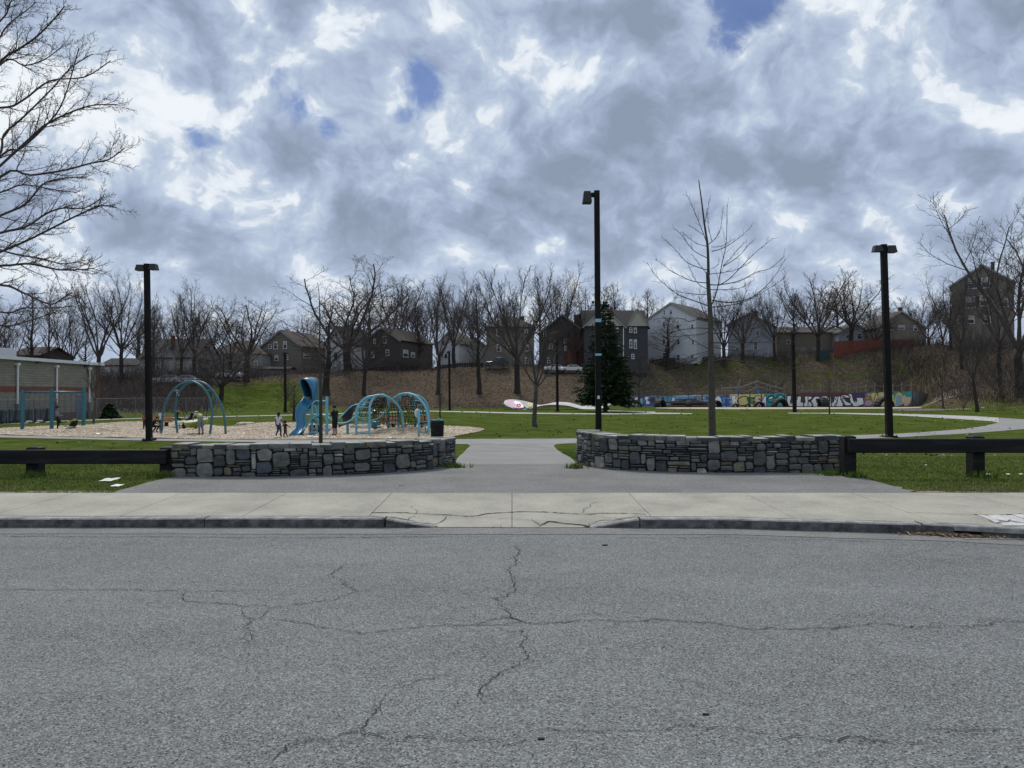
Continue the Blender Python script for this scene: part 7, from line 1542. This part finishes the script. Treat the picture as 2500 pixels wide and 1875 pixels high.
# waste bin
bn = thing('waste_bin', 'black round waste bin with blue bag edge behind the left stone wall', 'bin', tuple(onz(1067.5, 1069, GZ))); c = onz(1067.5, 1069, GZ); R_ = 17 * c.y / F
zt_ = at(1067, 1026.5, c.y).z; mb = MB(); mb.lathe([(R_ * .88, c.z + .02), (R_ * .93, c.z + .25), (R_ * .96, zt_ - .25), (R_ * .99, zt_ - .02), (R_ * .92, zt_), (R_ * .86, zt_ - .2)], (c.x, c.y, 0), 24); mb.build('body', MT['black'], bn, smooth=False)
mb = MB(); mb.lathe([(R_ * .985, zt_ - .26), (R_ * 1.01, zt_ - .25), (R_ * 1.01, zt_ - .20), (R_ * .99, zt_ - .19)], (c.x, c.y, 0), 24); mb.build('band', MT['rubber'], bn); mb = MB(); mb.lathe([(R_ * .97, zt_ - .03), (R_ * 1.04, zt_), (R_ * 1.0, zt_ + .035), (R_ * .82, zt_ + .03)], (c.x, c.y, 0), 24); mb.build('rim', MT['blue'], bn)
mb = MB(); mb.extr([(c.x - .05, c.y - .1, zt_ + .03), (c.x + .16, c.y - .1, zt_ + .03), (c.x + .14, c.y - .1, zt_ + .09), (c.x + .03, c.y - .1, zt_ + .12)][::-1], (0, .16, 0)); mb.build('rubbish', MT['sky'], bn)
# benches, picnic table
def bench(label, x0, x1, ytop, yseat, Y, mat='bench', slats=5, yaw=0.):
    a, b = at(x0, ytop, Y), at(x1, ytop, Y); gzb = cz((a.x + b.x) / 2, Y); L = b.x - a.x; t = thing('park_bench', label, 'bench', ((a.x + b.x) / 2, Y, gzb), yaw); hs = at(x0, yseat, Y).z - gzb; ht = a.z - gzb
    for i in range(slats): z = lerp(hs + .10, ht - .05, i / (slats - 1)); mb = MB(); mb.box((0, .28 + (z - hs) * .22, z), (L, .035, (ht - hs) / slats * .72)); mb.build('back_slat', MT[mat], t, local=True)
    for i in range(4): mb = MB(); mb.box((0, -.24 + i * .13, hs), (L, .105, .045)); mb.build('seat_slat', MT[mat], t, local=True)
    for sx in (-1, 1):
        mb = MB(); mb.box((sx * L * .34, .0, hs / 2 - .05), (.13, .34, hs + .05)); mb.build('leg', MT['black'], t, local=True); mb = MB(); mb.tube([(sx * L * .34, .27, hs - .05), (sx * L * .34, .34 + (ht - hs) * .2, ht - .03)], .03, 6); mb.build('back_support', MT['black'], t, local=True)
bench('orange brown slatted bench behind the arch swing, left of the pale one', 351, 417, 1014.5, 1030, 53)
bench('pale weathered slatted bench behind the lime saucer seat', 449, 477, 1014, 1026, 54, 'benchpale', 4)
bench('orange brown slatted bench seen through the left climbing dome', 918, 968, 1013.5, 1033, 51); bench('orange brown slatted bench behind the right climbing dome by the waste bin', 1024, 1057, 1011.5, 1030, 50.5)
pt = thing('picnic_table', 'pale round picnic table behind the arch swing between two benches', 'table', tuple(foot(447, 52, 0))); c = at(447, 1029, 52); gzb = cz(c.x, 52)
mb = MB(); mb.lathe([(.1, c.z - .03), (.62, c.z - .03), (.66, c.z), (.62, c.z + .03), (.05, c.z + .04)], (c.x, 52, 0), 20); mb.build('table_top', MT['cream'], pt); mb = MB(); mb.tube([(c.x, 52, gzb - .1), (c.x, 52, c.z - .03)], .07, 8); mb.build('pedestal', MT['black'], pt)
for k in range(3):
    a = k * 2.09 + .4; p = Vector((c.x + cos(a) * .95, 52 + sin(a) * .8, c.z - .22)); mb = MB(); mb.lathe([(.05, -.02), (.2, -.02), (.22, .01), (.2, .03), (.05, .03)], tuple(p), 14); s_ = mb.build('seat', MT['cream'], pt); mb = MB(); mb.tube([p, Vector((p.x * .6 + c.x * .4, 52 + sin(a) * .3, gzb + .1)), (c.x, 52, gzb + .12)], .03, 6); mb.build('seat_arm', MT['black'], pt)
for lab, px, yy, Y in [('cream round stepping pad seen under the left climbing dome', 929, 1041, 46), ('cream round stepping pad between the two climbing domes', 990, 1034.5, 48), ('small white play seat behind the arch swing', 438, 1033, 50)]:
    c = at(px, yy, Y); gzb = cz(c.x, Y); t = thing('stepping_pad', lab, 'play pad', (c.x, Y, gzb)); mb = MB(); mb.lathe([(.05, -.03), (.20, -.03), (.22, 0), (.2, .03), (.04, .04)], tuple(c), 16); mb.build('top', MT['cream'], t); mb = MB(); mb.tube([(c.x, Y, gzb - .1), c - UP * .03], .045, 8); mb.build('stem', MT['sky'], t)
# boulders
def boulder(label, x0, x1, yt, yb, seed, mat='rock'):
    r = random.Random(seed); b = onz((x0 + x1) / 2, yb, GZ); Y = b.y; z0 = cz(b.x, Y) - .1; w = (x1 - x0) / 2 * Y / F; h = at(0, yt, Y).z - z0; mb = MB(); rows = []; n = 18; m = 8; o = r.uniform(0, 50)
    for i in range(m + 1):
        f = i / m * pi / 2; row = []
        for j in range(n + 1):
            a = 2 * pi * (j % n) / n; q = 1 + .32 * mnoise.noise((cos(a) * 1.2 + o, sin(a) * 1.2, sin(f) * 1.6)) + .10 * mnoise.noise((cos(a) * 3.3 + o, sin(a) * 3.3, f * 4)); e = cos(f) ** .55
            row.append((b.x + w * q * e * cos(a), Y + w * .7 * q * e * sin(a), z0 + h * (sin(f) ** .8) * (.92 + .22 * mnoise.noise((cos(a) + o, sin(a), 3)))))
        rows.append(row)
    mb.grid(rows); tag(mb.build('boulder', MT[mat], smooth=False), label, 'boulder')
boulder('large pale split boulder on the wood chips right of the arch swing', 579, 626, 1029.5, 1046, 1); boulder('small pale boulder touching the left of the large split boulder', 571, 588, 1035, 1045.5, 2); boulder('low pale slanting boulder right of the large split boulder', 624, 656, 1032, 1045, 3)
boulder('flat tan boulder seen under the rubber bridge, left one', 853, 882, 1036.5, 1045, 4); boulder('flat tan boulder seen under the left climbing dome', 881, 912, 1034, 1045, 5)
boulder('pale rounded boulder before the bench inside the climbing domes', 950, 969, 1024, 1043, 6)
for px, py, s, lab in [(755, 1068, .22, 'white paper scrap at the playground edge below the slide, left one'), (772, 1071, .22, 'white paper scrap at the playground edge below the slide, right one'), (812, 1069, .12, 'small white scrap on the wood chips near the standing person'), (239, 1063, .25, 'white paper scrap on wood chips before the left chip mound'), (59.5, 1049.5, .15, 'white paper scrap at the foot of the left swing post'), (2423, 1028, .22, 'white paper lying at the tip of the loop lawn beside the path'), (573, 1078, .08, 'tiny white scrap on the lawn before the near path'), (2400, 1000, .3, 'white scrap on the far lawn below the right bank')]:
    p = onz(px, py, GZ); mb = MB(); r4 = random.Random(px); rows = [[(p.x + (i / 3 - .5) * s * 1.5, p.y + (j / 3 - .5) * s * 2, cz(p.x, p.y) + .03 + r4.uniform(0, s * .22)) for i in range(4)] for j in range(4)]; mb.grid(rows); tag(mb.build('litter', MT['paper']), lab, 'litter')
# ================================================================== people
def person(label, px, Y, H, yaw, cols, pose=None, zfoot=None, child=False, hair=None, held=None, fat=1.0):
    """cols: dict skin, top, legs, shoes (+ sleeve: 'long'/'short', leg: 'long'/'short'); pose: joint overrides in body heights, x right, y forward, z up"""
    x0 = ray(px, 960)[0] * Y; z0 = cz(x0, Y) if zfoot is None else zfoot; t = thing('person', label, 'person', (x0, Y, z0), yaw); hk = 1.28 if child else 1.
    J = dict(pelvis=(0, 0, .53), belly=(0, .0, .62), chest=(0, -.005, .73), neck=(0, 0, .825), chin=(0, .012, .865), head=(0, .005, .925), crown=(0, 0, .965), shl=(-.105, 0, .80), shr=(.105, 0, .80), ell=(-.135, -.01, .64), elr=(.135, -.01, .64), wrl=(-.14, .03, .495), wrr=(.14, .03, .495), hal=(-.14, .04, .45), har=(.14, .04, .45),
             hpl=(-.052, 0, .50), hpr=(.052, 0, .50), knl=(-.058, .01, .28), knr=(.058, .01, .28), anl=(-.06, -.01, .045), anr=(.06, -.01, .045), tol=(-.065, .085, .02), tor=(.065, .085, .02))
    if pose: J.update({k: v for k, v in pose.items() if k != 'face'})
    Rd = dict(pelvis=.078, belly=.070, chest=.082, neck=.030, chin=.042 * hk, head=.060 * hk, crown=.042 * hk, shl=.040, shr=.040, ell=.026, elr=.026, wrl=.018, wrr=.018, hal=.018, har=.018, hpl=.058, hpr=.058, knl=.038, knr=.038, anl=.024, anr=.024, tol=.018, tor=.018)
    E = [('pelvis', 'belly'), ('belly', 'chest'), ('chest', 'neck'), ('neck', 'chin'), ('chin', 'head'), ('head', 'crown'), ('chest', 'shl'), ('chest', 'shr'), ('shl', 'ell'), ('shr', 'elr'), ('ell', 'wrl'), ('elr', 'wrr'), ('wrl', 'hal'), ('wrr', 'har'), ('pelvis', 'hpl'), ('pelvis', 'hpr'), ('hpl', 'knl'), ('hpr', 'knr'), ('knl', 'anl'), ('knr', 'anr'), ('anl', 'tol'), ('anr', 'tor')]
    names = list(J); me = bpy.data.meshes.new('body_cage'); me.from_pydata([Vector(J[k]) * H for k in names], [(names.index(a), names.index(b)) for a, b in E], []); o = bpy.data.objects.new('body_cage', me); COL.objects.link(o)
    sk = o.modifiers.new('skin', 'SKIN'); sk.branch_smoothing = .6
    for i, k in enumerate(names):
        q = me.skin_vertices[0].data[i]; f = fat if k in ('pelvis', 'belly', 'chest') else 1; f *= 1.5 if child else 1.22; q.radius = (Rd[k] * H * f, Rd[k] * H * (.78 if k in ('pelvis', 'belly', 'chest', 'shl', 'shr') else 1) * f); q.use_root = (k == 'pelvis')
    o.modifiers.new('sub', 'SUBSURF').levels = 1; dg = bpy.context.evaluated_depsgraph_get(); bm2 = bpy.data.meshes.new_from_object(o.evaluated_get(dg)); bpy.data.objects.remove(o); bm2.name = 'body'
    mats = [cols['skin'], cols['top'], cols['legs'], cols['shoes']]; bm2.materials.clear()
    for m in mats: bm2.materials.append(m)
    cap = {}
    def seg(p, a, b): ab = b - a; tt = max(0, min(1, (p - a).dot(ab) / max(1e-9, ab.length_squared))); return (p - a - ab * tt).length, tt
    for pl_ in bm2.polygons:
        c = pl_.center; best = (9, None, 0)
        for a, b in E:
            A3, B3 = Vector(J[a]) * H, Vector(J[b]) * H; d, tt = seg(c, A3, B3); d -= lerp(Rd[a], Rd[b], tt) * H * .9
            if d < best[0]: best = (d, (a, b), tt)
        a, b = best[1]; tt = best[2]; m = 1
        if b in ('neck',): m = 1 if tt < .8 else 0
        elif a in ('neck', 'chin', 'head'): m = 0
        elif a in ('shl', 'shr'): m = 1 if (cols.get('sleeve', 'long') == 'long' or tt < .62) else 0
        elif a in ('ell', 'elr'): m = 1 if cols.get('sleeve', 'long') == 'long' else 0
        elif a in ('wrl', 'wrr'): m = 0
        elif b in ('hpl', 'hpr'): m = 2
        elif a in ('hpl', 'hpr'): m = 2
        elif a in ('knl', 'knr'): m = (3 if tt > .93 else 2) if cols.get('leg', 'long') == 'long' else (0 if tt > .12 else 2)
        elif a in ('anl', 'anr'): m = 3
        elif a == 'pelvis' and b == 'belly': m = 2 if tt < cols.get('hem', .3) else 1
        pl_.material_index = m
    bm2.polygons.foreach_set('use_smooth', [True] * len(bm2.polygons)); bd = link('body', bm2, t)
    # fingers, nose, eyes, hair
    mb = MB(); hd, cr_ = Vector(J['head']) * H, Vector(J['crown']) * H; upv = (cr_ - Vector(J['chin']) * H).normalized(); fw = (Vector((0, 1, 0)) - upv * upv.y).normalized() if pose is None or 'face' not in pose else Vector(pose['face']).normalized(); rt = fw.cross(upv).normalized(); R0 = .060 * H * hk
    mb.tube([hd + fw * R0 * .85 + upv * R0 * .05, hd + fw * R0 * 1.22 - upv * R0 * .22], [R0 * .10, R0 * .2], 6); mb.build('nose', cols['skin'], t, local=True)
    for s_ in (-1, 1):
        mb = MB(); e = hd + fw * R0 * .88 + rt * s_ * R0 * .38 + upv * R0 * .12; mb.lathe([(R0 * .04, -R0 * .08), (R0 * .13, 0), (R0 * .04, R0 * .08)], tuple(e), 6); mb.build('eye', MT['hair'], t, local=True)
        mb = MB(); e = hd + rt * s_ * R0 * .98 - upv * R0 * .02; mb.lathe([(R0 * .05, -R0 * .22), (R0 * .16, 0), (R0 * .05, R0 * .22)], tuple(e), 6); mb.build('ear', cols['skin'], t, local=True)
        w_, h_ = Vector(J['wrl' if s_ < 0 else 'wrr']) * H, Vector(J['hal' if s_ < 0 else 'har']) * H; dd = (h_ - w_).normalized(); si = dd.cross(fw); si = si.normalized() if si.length > .01 else rt; pn = dd.cross(si); mb = MB()
        for k in range(4): s0 = h_ + si * (k - 1.5) * .0085 * H; L = (.032, .038, .036, .028)[k] * H; mb.tube([s0 - dd * .01 * H, s0 + dd * L * .5 + pn * .004 * H, s0 + dd * L * .85 + pn * .014 * H], [.0052 * H, .0048 * H, .0038 * H], 5)
        mb.tube([h_ - si * .012 * H - dd * .012 * H, h_ - si * .026 * H + dd * .008 * H, h_ - si * .028 * H + dd * .022 * H + pn * .008 * H], [.006 * H, .0055 * H, .004 * H], 5); mb.build('hand_fingers', cols['skin'], t, local=True)
    mb = MB(); rows = []; hk2 = {'short': 1.06, 'curly': 1.35, 'cap': 1.15}.get(hair, 1.1); n = 14
    for i in range(8):
        f = i / 7; row = []
        for j in range(n + 1):
            a = 2 * pi * j / n; front = max(0, cos(a)); low = (-.55 if hair != 'cap' else -.1) * (1 - front) + .35 * front; el = lerp(low, pi / 2, f); q = R0 * hk2 * (1 + (.09 * mnoise.noise((cos(a) * 3, sin(a) * 3, f * 4)) if hair == 'curly' else 0)); d = (fw * cos(a) + rt * sin(a)) * cos(el) + upv * sin(el) * (1.12 if hair != 'cap' else 1.05); row.append(hd + upv * R0 * .12 + d * q * 1.02)
        rows.append(row)
    mb.grid(rows); mb.build('hair' if hair != 'cap' else 'head_scarf', MT['hair'] if hair != 'cap' else cols['cap'], t, local=True)
    if hair == 'tail' : mb = MB(); mb.tube([hd - fw * R0 * .9, hd - fw * R0 * 1.25 - upv * R0 * 1.2, hd - fw * R0 * 1.0 - upv * R0 * 3.2], [R0 * .32, R0 * .3, R0 * .12], 7); mb.build('ponytail', MT['hair'], t, local=True)
    if held: held(t, J, H)
    return t
def cloth(n, c): return plain('cloth_' + n, c, .85, var=.12, scale=9, bump=.3, bscale=25)
blk, navy, wht = cloth('black', (.012, .012, .014)), cloth('navy', (.03, .04, .065)), cloth('white', (.60, .58, .66)); shoe = cloth('shoe', (.015, .015, .016)); wshoe = cloth('pale_shoe', (.5, .5, .52)); gry = cloth('grey', (.20, .21, .23)); red = cloth('maroon', (.11, .015, .03)); dnm = cloth('denim', (.05, .065, .10)); sk_b, sk_a = MT['skin_b'], MT['skin_a']
def phone(t, J, H):
    c = (Vector(J['hal']) + Vector(J['har'])) / 2 * H; mb = MB(); mb.box(tuple(c + Vector((0, .03, .03))), (.075, .012, .15)); mb.build('phone', MT['rubber'], t, local=True); mb = MB(); k = Vector(J['chest']) * H; mb.box((k.x - .02, k.y + .093 * H * .78 + .02, k.z + .01), (.07, .012, .08)); mb.build('shirt_print', MT['white'], t, local=True)
person('person in black hoodie and shorts looking down at a phone beside the slide tower', 818, 42.2, 1.70, radians(62), dict(skin=sk_a, top=blk, legs=blk, shoes=shoe, leg='short', hem=-1), dict(head=(0, .03, .915), crown=(0, .045, .955), chin=(0, .03, .862), elr=(.13, .02, .65), ell=(-.13, .02, .66), wrl=(-.05, .15, .66), wrr=(.06, .14, .66), hal=(-.02, .18, .68), har=(.03, .17, .68), belly=(0, .01, .62)), hair='short', held=phone, fat=1.2)
person('girl with dark ponytail in white t-shirt walking hand in hand with a toddler', 680.5, 40.6, 1.32, radians(-18), dict(skin=sk_b, top=wht, legs=dnm, shoes=shoe, sleeve='short', hem=-.1), dict(knl=(-.05, .05, .29), anl=(-.05, -.10, .10), tol=(-.05, -.06, .04), knr=(.06, .05, .28), anr=(.06, .06, .045), tor=(.06, .15, .02), elr=(.15, .01, .63), wrr=(.19, .07, .50), har=(.21, .09, .46)), hair='tail')
person('toddler with curly hair in dark vest holding the girl\'s hand', 696.5, 40.7, .84, radians(-25), dict(skin=sk_b, top=blk, legs=cloth('olive', (.075, .055, .04)), shoes=shoe), dict(ell=(-.17, .0, .70), wrl=(-.24, .03, .66), hal=(-.28, .04, .66), elr=(.16, .05, .68), wrr=(.27, .12, .64), har=(.32, .13, .64), knl=(-.07, .04, .28), anl=(-.10, -.05, .05), anr=(.09, .09, .045), tor=(.09, .17, .02)), hair='curly', child=True)
shp = material('cloth_patterned', [(.36, .42, .05), (.05, .07, .09), (.40, .46, .08), (.5, .5, .5)], scale=7, ramp=[.40, .48, .54, .62], rough=.85)
person('person in yellow patterned shirt and grey trousers bending over the lime saucer', 491, 43.1, 1.62, radians(48), dict(skin=sk_b, top=shp, legs=gry, shoes=shoe, cap=cloth('pale_scarf', (.5, .52, .55))), dict(belly=(0, .06, .61), chest=(0, .16, .68), neck=(0, .25, .715), chin=(0, .30, .71), head=(0, .33, .735), crown=(0, .355, .755), shl=(-.12, .20, .70), shr=(.12, .20, .70), ell=(-.16, .24, .56), elr=(.16, .24, .56), wrl=(-.12, .34, .50), wrr=(.12, .36, .50), hal=(-.10, .38, .49), har=(.10, .40, .49), knr=(.06, .04, .28), anr=(.06, -.02, .045), face=(0, .8, -.6)), hair='cap', fat=1.3)
person('child in white t-shirt and maroon trousers standing by the left arch leg', 394, 46.5, 1.36, radians(165), dict(skin=sk_a, top=wht, legs=red, shoes=wshoe, sleeve='short'), dict(head=(0, .03, .915), crown=(0, .05, .95)), hair='short')
person('small child in orange and navy jacket left of the near left lamp post', 354, 48.5, 1.02, radians(-150), dict(skin=sk_b, top=cloth('orange', (.42, .10, .05)), legs=navy, shoes=shoe, hem=.75), dict(elr=(.14, .05, .66), wrr=(.06, .14, .66), har=(.03, .17, .67)), hair='curly', child=True, fat=1.15)
person('person in dark clothes crouching between the near left lamp and the arch swing', 379, 45.5, 1.3, radians(-95), dict(skin=sk_a, top=blk, legs=blk, shoes=shoe), dict(pelvis=(0, -.12, .30), belly=(0, -.08, .40), chest=(0, .0, .50), neck=(0, .05, .585), chin=(0, .08, .61), head=(0, .09, .66), crown=(0, .10, .70), shl=(-.11, .02, .56), shr=(.11, .02, .56), ell=(-.14, .10, .44), elr=(.14, .10, .44), wrl=(-.10, .22, .38), wrr=(.10, .22, .38), hal=(-.09, .27, .37), har=(.09, .27, .37), hpl=(-.055, -.10, .28), hpr=(.055, -.10, .28), knl=(-.09, .13, .28), knr=(.09, .10, .26), anl=(-.08, .0, .045), anr=(.08, -.05, .045), tol=(-.09, .10, .02), tor=(.09, .05, .02)), hair='short')
person('person in grey top and black trousers stepping at the middle swing post', 140, 48.2, 1.50, radians(-80), dict(skin=sk_a, top=gry, legs=blk, shoes=shoe), dict(knr=(.06, .16, .36), anr=(.06, .06, .22), tor=(.06, .12, .17), ell=(-.12, .06, .92), wrl=(-.11, .10, 1.02), hal=(-.11, .11, 1.06), elr=(.13, .05, .65), wrr=(.08, .16, .60), har=(.06, .20, .60)), hair='curly')
c = at(434, 1018, 55)
person('child in dark clothes perched on the picnic table behind the arch swing', 433, 52.3, 1.2, radians(-70), dict(skin=sk_a, top=blk, legs=blk, shoes=shoe), dict(pelvis=(0, -.06, .50), knl=(-.07, .16, .47), knr=(.07, .16, .47), anl=(-.07, .18, .27), anr=(.07, .18, .27), tol=(-.07, .27, .25), tor=(.07, .27, .25), hpl=(-.055, -.03, .48), hpr=(.055, -.03, .48), elr=(.16, .08, .74), wrr=(.2, .2, .78), har=(.21, .25, .79)), hair='short', child=True)
# pram beside the benches
pr = thing('pushchair', 'dark pushchair standing at the table behind the lime saucer seat', 'pushchair', tuple(foot(466, 50, 0)), 0); c = foot(468, 50, 0)
mb = MB(); mb.extr([(c.x - .3, 49.8, c.z + .45), (c.x + .25, 49.8, c.z + .45), (c.x + .3, 49.8, c.z + .95), (c.x + .05, 49.8, c.z + 1.05), (c.x - .1, 49.8, c.z + .7)], (0, .4, 0)); mb.build('seat_body', blk, pr); tubes('frame_tube', [[(c.x - .4, 49.8, c.z + .12), (c.x + .2, 49.8, c.z + .6), (c.x + .55, 49.8, c.z + 1.0)], [(c.x + .35, 49.8, c.z + .12), (c.x - .1, 49.8, c.z + .55)]], .018, 'galv', pr, 5)
for dx in (-.4, .35): mb = MB(); mb.lathe([(.02, -.03), (.12, -.03), (.12, .03), (.02, .03)], (c.x + dx, 49.8, c.z + .13), 12, Matrix.Rotation(pi / 2, 3, 'X')); mb.build('wheel', MT['rubber'], pr)
